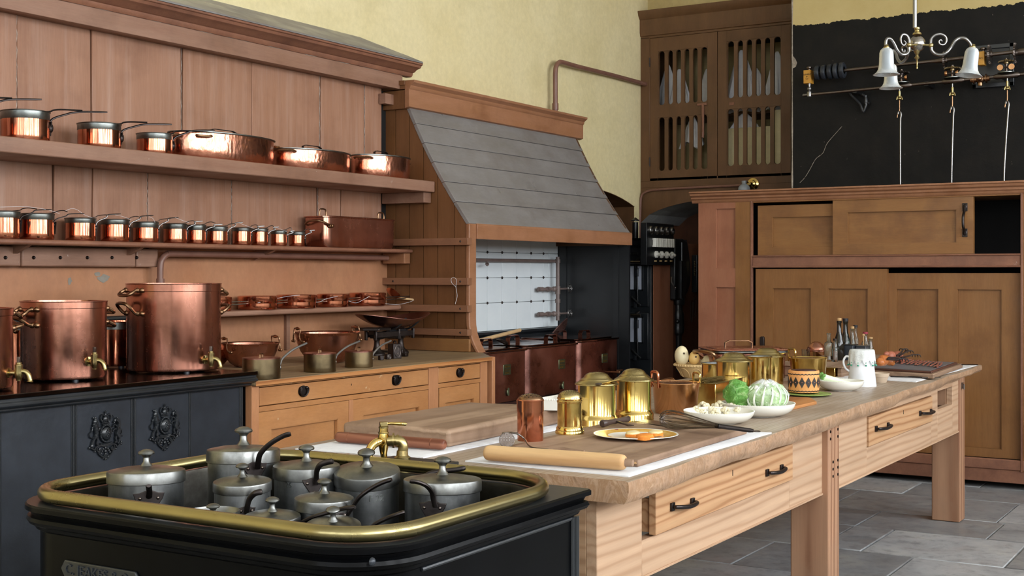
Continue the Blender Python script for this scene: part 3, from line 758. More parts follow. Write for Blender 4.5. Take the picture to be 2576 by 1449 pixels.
def arms(cx, cz, s):
    b = MB(); Y = 4.128
    def P(x, z, y=0): return (cx+x*s, Y-y*s, cz+z*s)
    def tb(pts, r, k=5, n=6): b.tube(catmull([P(*p) for p in pts], k), [q*s for q in r] if isinstance(r, list) else r*s, n)
    def bl(x, z, r, sc=(1,.6,1), y=0): 
        v, f = MB._sc(MB().lathe([(0, -r)]+[(sin(pi*i/5)*r, -cos(pi*i/5)*r) for i in range(1, 5)]+[(0, r)], 8), sc, (0,0,0))
        b.add([(cx+(x+q[0])*s, Y-y*s+q[1]*s, cz+(z+q[2])*s) for q in v], f)
    # oval shield in its garter
    tb([(cos(a)*.27, .0+sin(a)*.33) for a in [2*pi*i/16 for i in range(17)]], .05)
    bl(.02, 0, .24, (1, .45, 1.15), .02)
    for i in range(14):
        a = 2*pi*i/14; bl(cos(a)*.27, sin(a)*.33, .035, (1,1,1), .04)
    for i in range(5): bl(-.05+.05*(i % 3), -.1+.06*i, .035, (1,1,1), .13)
    # crown
    for z, r in ((.40, .035), (.46, .028)): tb([(-.19, z), (-.1, z-.03), (0, z-.04), (.1, z-.03), (.19, z)], r)
    tb([(-.19, .46), (-.26, .62), (-.2, .74), (-.08, .72), (0, .66)], .035); tb([(.19, .46), (.26, .62), (.2, .74), (.08, .72), (0, .66)], .035)
    tb([(-.1, .46), (-.12, .6), (0, .68)], .03); tb([(.1, .46), (.12, .6), (0, .68)], .03); bl(0, .56, .13, (1,.5,1)); bl(0, .74, .06); tb([(-.05, .84), (.05, .84)], .022); tb([(0, .76), (0, .9)], .022)
    for i in range(5): bl(-.16+.08*i, .5, .035)
    # lion (left): mane, body, legs, tail
    bl(-.52, .50, .12); bl(-.5, .58, .08); bl(-.55, .36, .12); bl(-.43, .42, .08); bl(-.6, .66, .05); bl(-.5, .66, .055); bl(-.44, .5, .05)
    tb([(-.55, .42), (-.5, .2), (-.47, .02), (-.52, -.14)], [.13]*1+[.12]*5+[.10]*5+[.09]*5)
    tb([(-.45, .1), (-.36, .16), (-.3, .24)], .04); tb([(-.45, .3), (-.35, .3), (-.28, .2)], .04)
    tb([(-.5, -.1), (-.62, -.22), (-.68, -.38), (-.72, -.46)], .06); tb([(-.46, -.1), (-.42, -.25), (-.45, -.38), (-.38, -.42)], .055)
    tb([(-.55, -.12), (-.74, -.1), (-.8, .04), (-.7, .12), (-.66, .24)], .03); bl(-.66, .27, .05)
    # unicorn (right)
    bl(.52, .46, .09, (1.1,.6,1)); tb([(.5, .5), (.62, .42), (.66, .28), (.6, .14)], .1); tb([(.46, .54), (.34, .68)], .018); tb([(.47, .44), (.4, .38)], .05); bl(.6, .56, .04)
    for i in range(5): bl(.66+.02*(i % 2), .5-.07*i, .045)
    tb([(.6, .2), (.62, .05), (.58, -.08), (.64, -.2)], .11)
    tb([(.56, .12), (.42, .12), (.34, .04)], .045); tb([(.56, .24), (.42, .3), (.36, .22)], .04)
    tb([(.62, -.12), (.7, -.26), (.66, -.4), (.58, -.46)], .055); tb([(.56, -.12), (.5, -.26), (.54, -.38), (.44, -.4)], .05)
    tb([(.66, -.02), (.78, .08), (.82, -.06), (.74, -.14), (.86, -.2)], .028)
    # motto ribbon and scrolls
    tb([(-.74, -.50), (-.55, -.60), (-.5, -.5), (-.32, -.46), (0, -.50), (.3, -.46), (.48, -.5), (.56, -.6), (.72, -.48), (.8, -.4)], .045)
    tb([(-.3, -.4), (0, -.44), (.3, -.4)], .05)
    for sx in (-1, 1):
        tb([(sx*.42, -.52), (sx*.44, -.64), (sx*.32, -.70), (sx*.26, -.6), (sx*.34, -.56)], .032)
        tb([(sx*.3, -.56), (sx*.36, -.74), (sx*.22, -.88), (sx*.08, -.96)], .04)
        for i in range(3): bl(sx*(.12+.05*i), -.62-.08*i, .05)
        bl(sx*.8, -.5, .05); bl(sx*.52, -.68, .04)
        tb([(0, -.8), (sx*.1, -.9), (sx*.14, -1.0)], .035); tb([(0, -.8), (sx*.04, -.96), (sx*.04, -1.06)], .03)
    bl(0, -.72, .08); bl(0, -1.02, .05); bl(0, -.58, .06)
    b.build('coat_of_arms', M['black'], rg, angle=60)
arms(3.622, .80, .102); arms(3.942, .80, .102)
rsb = thing('range_splashback', 'low black iron plate with a rounded rail behind the copper stock pots', 'splashback', (3.3, 5.04, 1.0))
MB().box(R0, 5.041, 1.0005, 4.44, 5.058, 1.215).build('back_plate', M['black'], rsb)
MB().tube([(R0, 5.025, 1.222), (4.62, 5.025, 1.222)], .014, 10).build('back_rail', M['black'], rsb)

# ================================================================== LOW CUPBOARD with worktop
cb = thing('dresser_base', 'orange-brown painted cupboard with drawers and doors between the black range and the hood', 'cupboard', (5.45, 4.6, 0))
F = PL('y', 4.1)
q = [(4.445, 4.075), (6.47, 4.075), (6.79, 4.345), (6.79, 5.07), (4.445, 5.07)]
MB().prism(q, 'z', .932, .9535).build('worktop', M['worktop'], cb, bevel=.002)
MB().prism([(4.445, 4.0705), (6.472, 4.0705), (6.472, 4.076), (4.445, 4.076)], 'z', .931, .952).build('worktop_edge', M['oakedge'], cb, bevel=.002)
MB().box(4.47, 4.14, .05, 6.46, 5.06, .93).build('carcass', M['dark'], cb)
fz0, fz1 = .832, .928
def a_(u): return F.a(u, 1000)
def strip(a0, a1, z0, z1, name='frame_rail', m='tan', d0=0, d1=.04): b = MB(); F.box(b, a0, a1, z0, z1, d0, d1); return b.build(name, M[m], cb, bevel=.0015, seg=1)
strip(4.447, 4.497, .05, .931, 'stile'); strip(a_(1079), a_(1103), .05, .931, 'stile'); strip(a_(1209), 6.462, .05, .931, 'stile')
strip(4.497, a_(1079), .921, .931, m='tanh'); strip(4.497, a_(1079), .806, .830, m='tanh'); strip(a_(1103), a_(1209), .921, .931, m='tanh'); strip(a_(1103), a_(1209), .806, .830, m='tanh')
strip(a_(879), a_(889), .05, .806, 'muntin')
def drawer(a0, a1, z0, z1, pulls):
    b = MB(); F.box(b, a0+.004, a1-.004, z0+.004, z1-.004, .002, .03); d = b.build('drawer', M['tanh'], cb, bevel=.002)
    for x, sh in pulls:
        zc = (z0+z1)/2+.004
        pl_ = MB().lathe([(0, 0), (.034, 0), (.034, .003), (.0, .004)], 20, sy=.8, sq=3.5 if sh else 0, M=tr(x, F.c+.001, zc) @ rot('X', 90)); pl_.build('pull_plate', M['iron'], d)
        ring = [(x+.027*cos(t), F.c-.012-.004*sin(t), zc+.002+.026*sin(t)) for t in [radians(a) for a in range(150, 395, 15)]]
        MB().tube(ring, .0045, 8).ball((x-.022, F.c-.006, zc+.016), .008, 8).ball((x+.022, F.c-.006, zc+.016), .008, 8).build('ring_pull', M['iron'], d)
    return d
drawer(4.497, a_(1079), .830, .921, [(U(762, 982, y=4.1).x, 0), (U(996, 955, y=4.1).x, 1)])
drawer(a_(1103), a_(1209), .830, .921, [(U(1156, 941, y=4.1).x, 0)])
MB().box(a_(884)-.001, 4.0985, .878, a_(884)+.001, 4.1, .888).build('keyhole', M['dark'], cb)
for u0, u1 in ((652, 879), (889, 1079), (1106, 1208)):
    a0, a1 = a_(u0)+.002, a_(u1)-.002; w = .085 if u0 != 1106 else .06
    panel_door(F, a0, a1, .06, .804, [(a0+w, a1-w, .14, .72)], cb, M['tanh'], d0=.004)
# narrow upright between cupboard and stove
sp_ = thing('end_upright', 'narrow tan painted upright closing the gap at the right end of the cupboard', 'upright', (6.53, 4.15, 0))
MB().box(6.485, 4.13, .02, 6.50, 4.3, .925).box(6.515, 4.10, .02, 6.55, 4.28, .948).build('upright_board', M['tan'], sp_, bevel=.003)
MB().box(6.55, 4.13, .02, 6.585, 4.30, .948).build('return_board', M['pink'], sp_, bevel=.003)

# ================================================================== SLATTED CUPBOARD
sc_ = thing('slatted_cupboard', 'tall dark brown wall cupboard with two slatted doors above the arch', 'cupboard', (10.7, 4.3, 2.28))
S = PL('x', XF)
def sb(a0, a1, z0, z1, d0, d1, name, m='slat', par=None, bev=.003):
    b = MB(); S.box(b, a0, a1, z0, z1, d0, d1); return b.build(name, M[m], par or sc_, bevel=bev, seg=1)
sb(3.51, 5.10, 2.215, 2.275, -.002, .05, 'bottom_rail'); sb(5.008, 5.10, 2.275, 3.575, -.002, .05, 'stile'); sb(3.51, 3.685, 2.275, 3.575, -.002, .05, 'stile'); sb(3.51, 5.10, 3.565, 3.66, -.002, .05, 'top_rail')
MB().prism([(-.002, 3.585), (-.012, 3.59), (-.016, 3.61), (-.02, 3.62), (-.02, 3.735), (-.03, 3.745), (-.05, 3.77), (-.062, 3.80), (-.062, 3.812), (.15, 3.812), (.15, 3.585)], 'y', 3.51, 5.165,
           M=Matrix.Identity(4)).shift((XF, 0, 0)).build('cornice', M['slat'], sc_, bevel=.002, seg=1)
sb(3.51, 5.10, 2.215, 3.60, .75, .77, 'back_board', 'yellow2', bev=0); sb(3.51, 5.10, 2.215, 2.235, .05, .75, 'floor_board', 'slat', bev=0)
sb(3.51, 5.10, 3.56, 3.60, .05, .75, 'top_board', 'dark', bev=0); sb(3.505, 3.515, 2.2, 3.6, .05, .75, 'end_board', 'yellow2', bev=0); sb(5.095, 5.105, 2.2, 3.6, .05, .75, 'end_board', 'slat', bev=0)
sb(3.52, 5.09, 2.86, 2.88, .3, .75, 'inner_shelf', 'slat', bev=0)
def slat_door(a0, a1, z0, z1, s0, s1, zones, hinge):
    d = None
    bands = [(z0, zones[0][0]), (zones[0][1], zones[1][0]), (zones[1][1], z1)]
    b = MB()
    S.box(b, a0, s0, z0, z1, .0, .032); S.box(b, s1, a1, z0, z1, .0, .032)
    for q, r in bands: S.box(b, s0, s1, q, r, .0, .032)
    d = b.build('slatted_door', M['slat'], sc_, bevel=.001, seg=1)
    n = 6; p = (s1-s0)/n; w = p*.42
    for lo, hi in zones:
        for i in range(n+1):
            c = s0+(i-0)*p+(.0)
            h = w/2 if 0 < i < n else w*.28
            if i == 0: L_, R_ = c, c+h*.6
            elif i == n: L_, R_ = c-h*.6, c
            else: L_, R_ = c-h, c+h
            f = p*.27
            fl = 0 if i == 0 else f; fr = 0 if i == n else f
            poly = [(L_-fl, lo), (R_+fr, lo), (R_+fr*.3, lo+f*.35), (R_, lo+f), (R_, hi-f), (R_+fr*.3, hi-f*.35), (R_+fr, hi), (L_-fl, hi), (L_-fl*.3, hi-f*.35), (L_, hi-f), (L_, lo+f), (L_-fl*.3, lo+f*.35)]
            MB().prism(poly, 'x', XF+.004, XF+.026).build('slat', M['slat'], d)
    return d
dl = slat_door(4.360, 5.006, 2.277, 3.563, 4.449, 4.928, [(2.365, 2.845), (2.957, 3.44)], 1)
dr = slat_door(3.690, 4.354, 2.277, 3.563, 3.776, 4.270, [(2.38, 2.877), (2.972, 3.468)], 0)
MB().box(XF-.012, 4.455, 2.925, XF, 4.545, 2.945).box(XF-.016, 4.478, 2.66, XF-.004, 4.500, 2.935).tube([(XF-.014, 4.489, 2.69), (XF-.014, 4.489, 2.64)], .012, 8).build('latch_bar', M['mould'], dl, bevel=.002)
for z in (3.35, 2.45): MB().tube([(XF-.004, 5.007, z-.04), (XF-.004, 5.007, z+.04)], .006, 8).build('hinge', M['iron'], dl)
MB().box(XF-.006, 4.2, 2.91, XF, 4.245, 2.935).build('catch_plate', M['mould'], dr)
# cloths and box seen behind the slats
def cloth(x, y, ztop, zbot, w, seed, name='pudding_cloth'):
    n = 26; rows = 14; V = []; Fc = []; r = random.Random(seed); ph = r.uniform(0, 6)
    for j in range(rows+1):
        t = j/rows; rad = .012+w*(t**.75)*(1-.12*t)
        for i in range(n):
            a = 2*pi*i/n; k = 1+.22*t*sin(5*a+ph)+.12*t*sin(9*a+ph*2)
            V.append((x+rad*k*cos(a)*.55, y+rad*k*sin(a), ztop+(zbot-ztop)*t+.03*t*sin(3*a+ph)))
    for j in range(rows):
        for i in range(n): Fc.append([j*n+i, j*n+(i+1) % n, (j+1)*n+(i+1) % n, (j+1)*n+i])
    Fc.append(list(range(n)))
    return MB().add(V, Fc).build(name, M['linen'])
for i, (u, zt_, zb_, w, lab) in enumerate([(1684, 3.35, 2.93, .11, 'off-white cloth hanging behind the upper slats of the left slatted door, near its hinges'), (1712, 3.30, 2.90, .13, 'grey-white cloth hanging behind the middle slats of the left slatted door'),
        (1748, 2.86, 2.60, .10, 'small white cloth behind the lower slats of the left door beside the latch'), (1782, 3.28, 2.9, .10, 'off-white cloth hanging behind the meeting stile of the slatted doors'),
        (1868, 3.42, 2.9, .17, 'white cloth with a tall peak hanging in the middle of the right slatted door'), (1905, 3.25, 2.9, .13, 'cream cloth hanging behind the right slatted door, just right of the peaked one'), (1958, 3.38, 2.9, .12, 'cream cloth hanging at the far end of the right slatted door, by the chimney breast'),
        (1878, 2.86, 2.66, .18, 'bundled grey cloth on the inner shelf behind the lower slats of the right door')]):
    y = U(u, 250, x=XF+.25).y
    tag(cloth(XF+.22 if i not in (2, 7) else XF+.2, y, zt_, zb_, w, i), lab, 'cloth', 'cloths inside the slatted cupboard')
pb_ = thing('cream_box', 'pale cream box behind the lower slats of the right slatted door', 'box', (XF+.2, 4.05, 2.235))
MB().box(XF+.10, 3.90, 2.236, XF+.28, 4.30, 2.72).build('box_body', M['yellow'], pb_, bevel=.004); MB().box(XF+.10, 3.77, 2.236, XF+.28, 3.88, 2.858).build('tall_divider', M['yellow'], pb_, bevel=.004)
# wall lamp and conduit
wlmp = thing('wall_lamp', 'small brass wall lamp with a white glass globe above the tall sliding cupboard', 'lamp', (XF, 4.03, 2.22))
c = U(1894, 463, x=XF-.01)
MB().lathe([(.052, 0), (.052, .01), (.034, .02), (.03, .035), (.014, .045), (.012, .09), (0, .09)], 20, M=tr(XF-.002, c.y, c.z) @ rot('Y', -90)).build('wall_rose', M['brass'], wlmp)
g = U(1872, 474, x=XF-.12)
MB().tube(catmull([(XF-.06, c.y, c.z), (XF-.10, c.y+.03, c.z+.015), (XF-.12, g.y, c.z+.01), (XF-.12, g.y, g.z+.06)], 5), .008, 8).build('lamp_arm', M['bronzeh'], wlmp)
MB().ball((XF-.12, g.y, g.z-.01), .052, 18).lathe([(.02, .03), (.022, .065), (0, .066)], 12, c=(XF-.12, g.y, g.z)).build('globe', M['frost'], wlmp)
cd = thing('conduit', 'brown conduit curving up from the black oven and along under the slatted cupboard', 'pipe', (XF-.02, 5.09, 1.7))
MB().tube(catmull([U(a, b, x=XF-.02) for a, b in ((1609, 600), (1610, 560), (1611, 520), (1613, 495), (1622, 484), (1645, 478), (1720, 473), (1800, 469), (1868, 466))], 5), .011, 8).build('conduit_run', M['pipe'], cd)

# ================================================================== BLACK STEAM OVEN
ov = thing('iron_oven', 'tall black iron oven with two glazed doors in the recess beyond the hood', 'oven', (9.9, 4.9, 0))
MB().box(9.6, 4.51, .03, 10.3, 5.40, 1.68).build('oven_body', M['black'], ov, bevel=.004)
MB().prism([(9.60, 1.655), (9.57, 1.675), (9.565, 1.695), (9.54, 1.715), (9.54, 1.732), (9.6, 1.732)], 'y', 4.46, 5.42).build('oven_cornice', M['black'], ov)
MB().box(9.54, 4.46, 1.715, 9.68, 4.5, 1.732).box(9.54, 4.511, 1.715, 10.32, 5.42, 1.732).build('oven_top', M['black'], ov)
OV = PL('x', 9.6)
for vt, vb, hv in ((669, 728, 660), (799, 860, 793)):
    z1_, z0_ = OV.z(1600, vt), OV.z(1600, vb)
    b = MB(); OV.box(b, 4.53, 5.05, z0_-.14, z1_+.04, -.018, 0); d = b.build('oven_door', M['black'], ov, bevel=.004)
    for ua, ub in ((1607, 1618), (1575, 1599)):
        b = MB(); OV.box(b, OV.a(ub), OV.a(ua), z0_, z1_, -.021, -.015); b.build('pane', M['paleblue'], d)
        b = MB(); ya, yb = OV.a(ub), OV.a(ua)
        for q in ((ya-.008, ya, z0_-.008, z1_+.008), (yb, yb+.008, z0_-.008, z1_+.008), (ya-.008, yb+.008, z1_, z1_+.008), (ya-.008, yb+.008, z0_-.008, z0_)): OV.box(b, *q, -.028, -.018)
        b.build('pane_frame', M['black'], d)
    zr = OV.z(1600, hv); MB().tube([(9.52, OV.a(1622), zr), (9.52, 5.1, zr)], .012, 10).tube([(9.52, 4.62, zr), (9.6, 4.62, zr+.03)], .008, 8).build('towel_rail', M['gear'], d)
    yy = OV.a(1607); zt2 = OV.z(1607, vt+5)
    MB().box(9.55, yy-.012, zt2-.07, 9.575, yy+.014, zt2).tube([(9.565, yy, zt2-.05), (9.565, yy-.008, z0_-.10)], .007, 8).tube([(9.57, yy+.05, z0_-.06), (9.56, yy-.01, z0_-.11), (9.55, yy-.04, z0_-.13)], .009, 8).box(9.57, yy+.01, z0_-.15, 9.585, yy+.035, z0_-.09).build('latch_lever', M['black'], d, bevel=.002)
nz = OV.z(1595, 638); b = MB(); OV.box(b, OV.a(1605), OV.a(1586), nz-.014, nz+.014, -.006, 0); npl = b.build('name_plate', M['black'], ov, bevel=.002)
text('lettering', 'BENHAM', .022, M['tinrim'], ov, tr(9.592, OV.a(1596), nz) @ FACE_X, .001)
fx, fy = 9.95, U(1598, 560, x=9.95).y
MB().tube([(fx, fy, 1.732), (fx, fy, zat(562, fx, fy)+.01)], .026, 14).build('flue_pipe', M['blackpaint'], ov)
MB().lathe([(.03, 0), (.036, .002), (.036, .006), (.008, .028), (.0, .03)], 14, c=(fx, fy, zat(556, fx, fy))).build('flue_cap', M['blackpaint'], ov)

# ================================================================== FUSE BOARD, SWITCH BOX
YP = 4.505
bdm = thing('backing_board', 'reddish brown plain board beside the iron oven, beneath the fuse board', 'board', (9.8, YP, .05))
MB().box(9.625, YP-.006, .02, U(1692, 700, y=YP).x, YP, 1.84).build('board_sheet', M['pink'], bdm)
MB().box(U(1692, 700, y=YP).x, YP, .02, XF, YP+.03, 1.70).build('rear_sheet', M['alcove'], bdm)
fb = thing('fuse_board', 'black fuse board with white switches and round meters above the brown board', 'fuse board', (9.85, YP-.05, 1.55))
YF = YP-.062
FB = PL('y', YF)
fx0, fx1 = U(1627, 600, y=YF).x, U(1695, 600, y=YF).x
MB().box(fx0, YF, U(1660, 667, y=YF).z, fx1, YP-.0065, U(1660, 562, y=YF).z).build('board_case', M['blackpaint'], fb, bevel=.003)
for u in (1635, 1648.5, 1662, 1675, 1688):
    p = U(u, 579+(u-1635)*.06, y=YF); MB().lathe([(.034, 0), (.034, .016), (.029, .022), (.021, .020), (.021, .006), (0, .006)], 16, M=tr(p.x, YF, p.z) @ rot('X', 90)).build('meter_ring', M['steel'], fb)
for u0, u1 in ((1641, 1661), (1667, 1689)):
    b = MB(); za, zb = U(1660, 622, y=YF).z, U(1660, 600, y=YF).z; xa, xb = U(u0, 610, y=YF).x, U(u1, 610, y=YF).x; n = 5
    b.box(xa, YF-.025, za, xb, YF, za+.014).box(xa, YF-.025, zb-.014, xb, YF, zb)
    for i in range(n): c = xa+(xb-xa)*(i+.5)/n; b.box(c-.009, YF-.032, za, c+.009, YF, zb)
    b.build('switch_block', M['china'], fb, bevel=.002)
for u in (1650, 1663, 1676, 1689):
    p = U(u, 640+(u-1650)*.05, y=YF); MB().lathe([(.030, 0), (.028, .014), (.012, .022), (.012, .034), (0, .034)], 14, M=tr(p.x, YF, p.z) @ rot('X', 90)).box(p.x-.026, YF-.03, p.z-.007, p.x+.026, YF-.016, p.z+.007).build('porcelain_holder', M['china'], fb)
    p = U(u-1, 656.5, y=YF); MB().box(p.x-.02, YF-.003, p.z-.006, p.x+.02, YF, p.z+.006).build('label_tab', M['cream'], fb)
sw = thing('switch_box', 'large black rounded electrical switch box beside the fuse board with lever and cable', 'switch box', (10.2, YP-.1, 1.0))
YS_ = YP-.055
def Pm(u, v, dy=0): return U(u, v, y=YS_+dy)
b = MB(); xa, xb = Pm(1699, 680).x, Pm(1716, 680).x
b.box(xa, YS_, Pm(1700, 755).z, xb, YP-.001, Pm(1700, 600).z).build('switch_case', M['blackpaint'], sw, bevel=.012)
poly = [(Pm(u, v).x, Pm(u, v).z) for u, v in ((1712, 602), (1728, 601), (1737, 607), (1741, 625), (1744, 650), (1747, 680), (1746, 710), (1738, 738), (1727, 754), (1712, 758))]
MB().prism(poly, 'y', YS_+.03, YP-.001).build('drum_cover', M['blackpaint'], sw, bevel=.01)
poly = [(Pm(u, v, -.01).x, Pm(u, v, -.01).z) for u, v in ((1714, 655), (1722, 662), (1729, 680), (1729, 715), (1722, 742), (1714, 752))]
MB().prism(poly, 'y', YS_-.012, YS_+.04).build('side_flange', M['black'], sw, bevel=.004)
MB().tube([Pm(1715, 610, -.005), Pm(1715, 752, -.005)], .008, 8).build('edge_rib', M['black'], sw)
MB().tube(catmull([Pm(1689, 697, -.02), Pm(1689, 708, -.03), Pm(1693, 716, -.04), Pm(1699, 724, -.05)], 4), .006, 8).ball(Pm(1699, 724, -.05), .010, 8).build('lever', M['steel'], sw)
c0 = Pm(1704, 760, .05)
MB().lathe([(.05, 0), (.055, .02), (.055, .05), (.045, .06), (0, .06)], 16, c=(c0.x, c0.y-.01, Pm(1704, 768).z)).build('case_foot', M['blackpaint'], sw)
zz = lambda v: Pm(1704, v, .05).z
MB().lathe([(.025, zz(935)), (.028, zz(845)), (.03, zz(842)), (.045, zz(838)), (.052, zz(825)), (.045, zz(818)), (.05, zz(812)), (.045, zz(800)), (.05, zz(790)), (.035, zz(780)), (.032, zz(760))], 16, c=(c0.x, c0.y-.01, 0)).ball((c0.x-.045, c0.y-.02, zz(808)), .02, 8).ball((c0.x+.04, c0.y-.03, zz(828)), .02, 8).build('cable_gland', M['blackpaint'], sw)
MB().box(Pm(1741, 680, .05).x, YP-.05, Pm(1750, 735, .05).z, Pm(1757, 680, .05).x, YP-.001, Pm(1750, 642, .05).z).build('rear_box', M['blackpaint'], sw, bevel=.004)
for i in range(9):
    p = U(1748, 658+i*4.2, y=YP-.051); MB().box(p.x-.014, YP-.055, p.z-.004, p.x+.014, YP-.05, p.z+.004).build('terminal', M['brassold'], sw)
for k_, (a, b_) in enumerate((((1738, 775), 12), ((1746, 770), 9))):
    string_loop('hanging_wire', ['thin dark wire hanging in a loop below the switch box', 'shorter thin dark wire hanging beside the loop below the switch box'][k_], [U(a[0], a[1]-20, y=YP-.01), U(a[0]-1, a[1], y=YP-.01), U(a[0]+1, a[1]+b_*3, y=YP-.01), U(a[0]+4, a[1]+b_*2, y=YP-.01), U(a[0]+5, a[1]-15, y=YP-.01)], .002, 'rubber')

# ================================================================== TALL SLIDING-DOOR CUPBOARD
XC = 9.13
tc = thing('sliding_cupboard', 'long tan-brown cupboard with panelled sliding doors standing before the chimney breast', 'cupboard', (9.4, 2.4, 0))
T = PL('x', XC)
def tb_(a0, a1, z0, z1, d0, d1, name, m='ochre', bev=.002):
    b = MB(); T.box(b, a0, a1, z0, z1, d0, d1); return b.build(name, M[m], tc, bevel=bev, seg=1)
YL, YE, YQ = 3.896, 3.464, 1.585            # left end, opening left, opening right
YR_ = .55
# carcass
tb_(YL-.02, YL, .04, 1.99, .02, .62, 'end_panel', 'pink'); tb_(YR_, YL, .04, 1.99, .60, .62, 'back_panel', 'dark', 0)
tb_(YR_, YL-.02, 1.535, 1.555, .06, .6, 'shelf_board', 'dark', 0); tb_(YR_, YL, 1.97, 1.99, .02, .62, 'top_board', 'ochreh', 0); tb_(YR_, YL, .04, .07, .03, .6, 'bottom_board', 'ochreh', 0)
# left fixed framing with two recessed panels
pa0, pa1 = T.a(1850, 600), T.a(1801, 600)
zA, zB, zC = T.z(1825, 524), T.z(1825, 676), T.z(1825, 722)
panel_door(T, YE+.012, YL, .14, 1.99, [(pa0, pa1, zB, zA), (pa0, pa1, .30, zC)], tc, M['pink'], name='fixed_frame', mp=M['pink'])
tb_(YE+.012, pa0-.001, .15, 1.985, -.0015, .0, 'inner_stile', 'ochre', 0)
# opening frame with bead
zt_o, zm1, zm0 = 1.985, T.z(2230, 641), T.z(2230, 672)
tb_(YE, YE+.014, .12, 1.985, -.008, .02, 'bead', 'mould'); tb_(YQ-.014, YQ, .12, 1.985, -.008, .02, 'bead', 'mould')
tb_(YQ, YE, zm0, zm1, 0, .03, 'middle_rail', 'mould', .004)
for z_ in (zm1-.004, zm0+.004):
    MB().tube([(XC-.004, YQ, z_), (XC-.004, YE, z_)], .007, 8).build('rail_bead', M['mould'], tc)
tb_(YR_, YQ-.014, .12, 1.985, 0, .03, 'right_stile', 'ochre')
# cornice
MB().prism([(0, 1.975), (-.012, 1.985), (-.016, 1.998), (-.028, 2.006), (-.03, 2.02), (-.05, 2.03), (-.055, 2.046), (-.068, 2.05), (-.068, 2.062), (.62, 2.062), (.62, 1.99), (0, 1.99)], 'y', YR_, YL+.05).shift((XC, 0, 0)).build('cornice', M['hoodbrown'], tc, bevel=.0015, seg=1)
# upper sliding doors
zu0, zu1 = zm1+.004, 1.968
tb_(YQ, YE, zu1, 1.985, .0, .03, 'top_rail')
d1 = panel_door(T, T.a(2096, 580), T.a(1901, 580), zu0, zu1-.02, [(T.a(2096, 580)+.004, T.a(1937, 580), T.z(2000, 622), T.z(2000, 544))], tc, M['ochreh'], name='sliding_door', d0=.045)
d2 = panel_door(T, T.a(2448, 560), T.a(2094, 560), zu0, zu1+.004, [(T.a(2405, 560), T.a(2131, 560), T.z(2270, 612), T.z(2270, 530))], tc, M['ochreh'], name='sliding_door', d0=.008)
hy = T.a(2427, 560)
hp = catmull([(XC-.0, hy, T.z(2427, 520)), (XC-.02, hy, T.z(2427, 533)), (XC-.05, hy, T.z(2427, 545)), (XC-.055, hy, T.z(2427, 555)), (XC-.05, hy, T.z(2427, 570)), (XC-.015, hy, T.z(2427, 580)), (XC+.0, hy, T.z(2427, 590))], 5)
hd_ = MB().tube(hp, .0095, 8)
for va, vb in ((511, 531), (575, 596)):
    z0_, z1_ = T.z(2427, vb), T.z(2427, va); hd_.box(XC+.000, hy-.017, z0_, XC+.009, hy+.017, z1_)
    hd_.ball((XC+.004, hy, (z0_+z1_)/2), .018, 10, (.5, 1, 1.2))
hd_.build('handle', M['iron'], d2, bevel=.003)
# lower sliding doors
zl1 = zm0-.012; zl0 = T.z(2521, 1155)
pz1, pz0 = T.z(2200, 726), T.z(2515, 1133)
d3 = panel_door(T, T.a(2231, 800), T.a(1900, 800), zl0, zl1, [(T.a(2039, 800), T.a(1943, 800), pz0, pz1), (T.a(2182, 800), T.a(2083, 800), pz0, pz1)], tc, M['ochre'], name='sliding_door', d0=.008)
d4 = panel_door(T, YQ+.002, T.a(2228, 800), zl0, zl1-.03, [(T.a(2357, 800), T.a(2251, 800), pz0, pz1), (T.a(2517, 800), T.a(2405, 800), pz0, pz1)], tc, M['ochre'], name='sliding_door', d0=.042)
ky, kz = T.a(1918, 860), T.z(1918, 860)
MB().prism([(ky-.016, kz-.045), (ky+.016, kz-.045), (ky+.016, kz+.03), (ky+.01, kz+.04), (ky-.01, kz+.04), (ky-.016, kz+.03)], 'x', XC-.012, XC+.01).build('finger_plate', M['iron'], d3, bevel=.003)
tb_(YR_, YE+.014, T.z(2521, 1182), zl0-.002, -.004, .03, 'plinth_bead', 'mould', .006)
tb_(YR_, YL, .04, T.z(2521, 1182), .004, .03, 'plinth', 'mould', .003)
tb_(YR_+.3, YR_+.4, 0, .05, .1, .2, 'foot', 'mould', 0); tb_(YL-.3, YL-.2, 0, .05, .1, .2, 'foot', 'mould', 0); tb_(2.3, 2.4, 0, .05, .3, .4, 'foot', 'mould', 0)
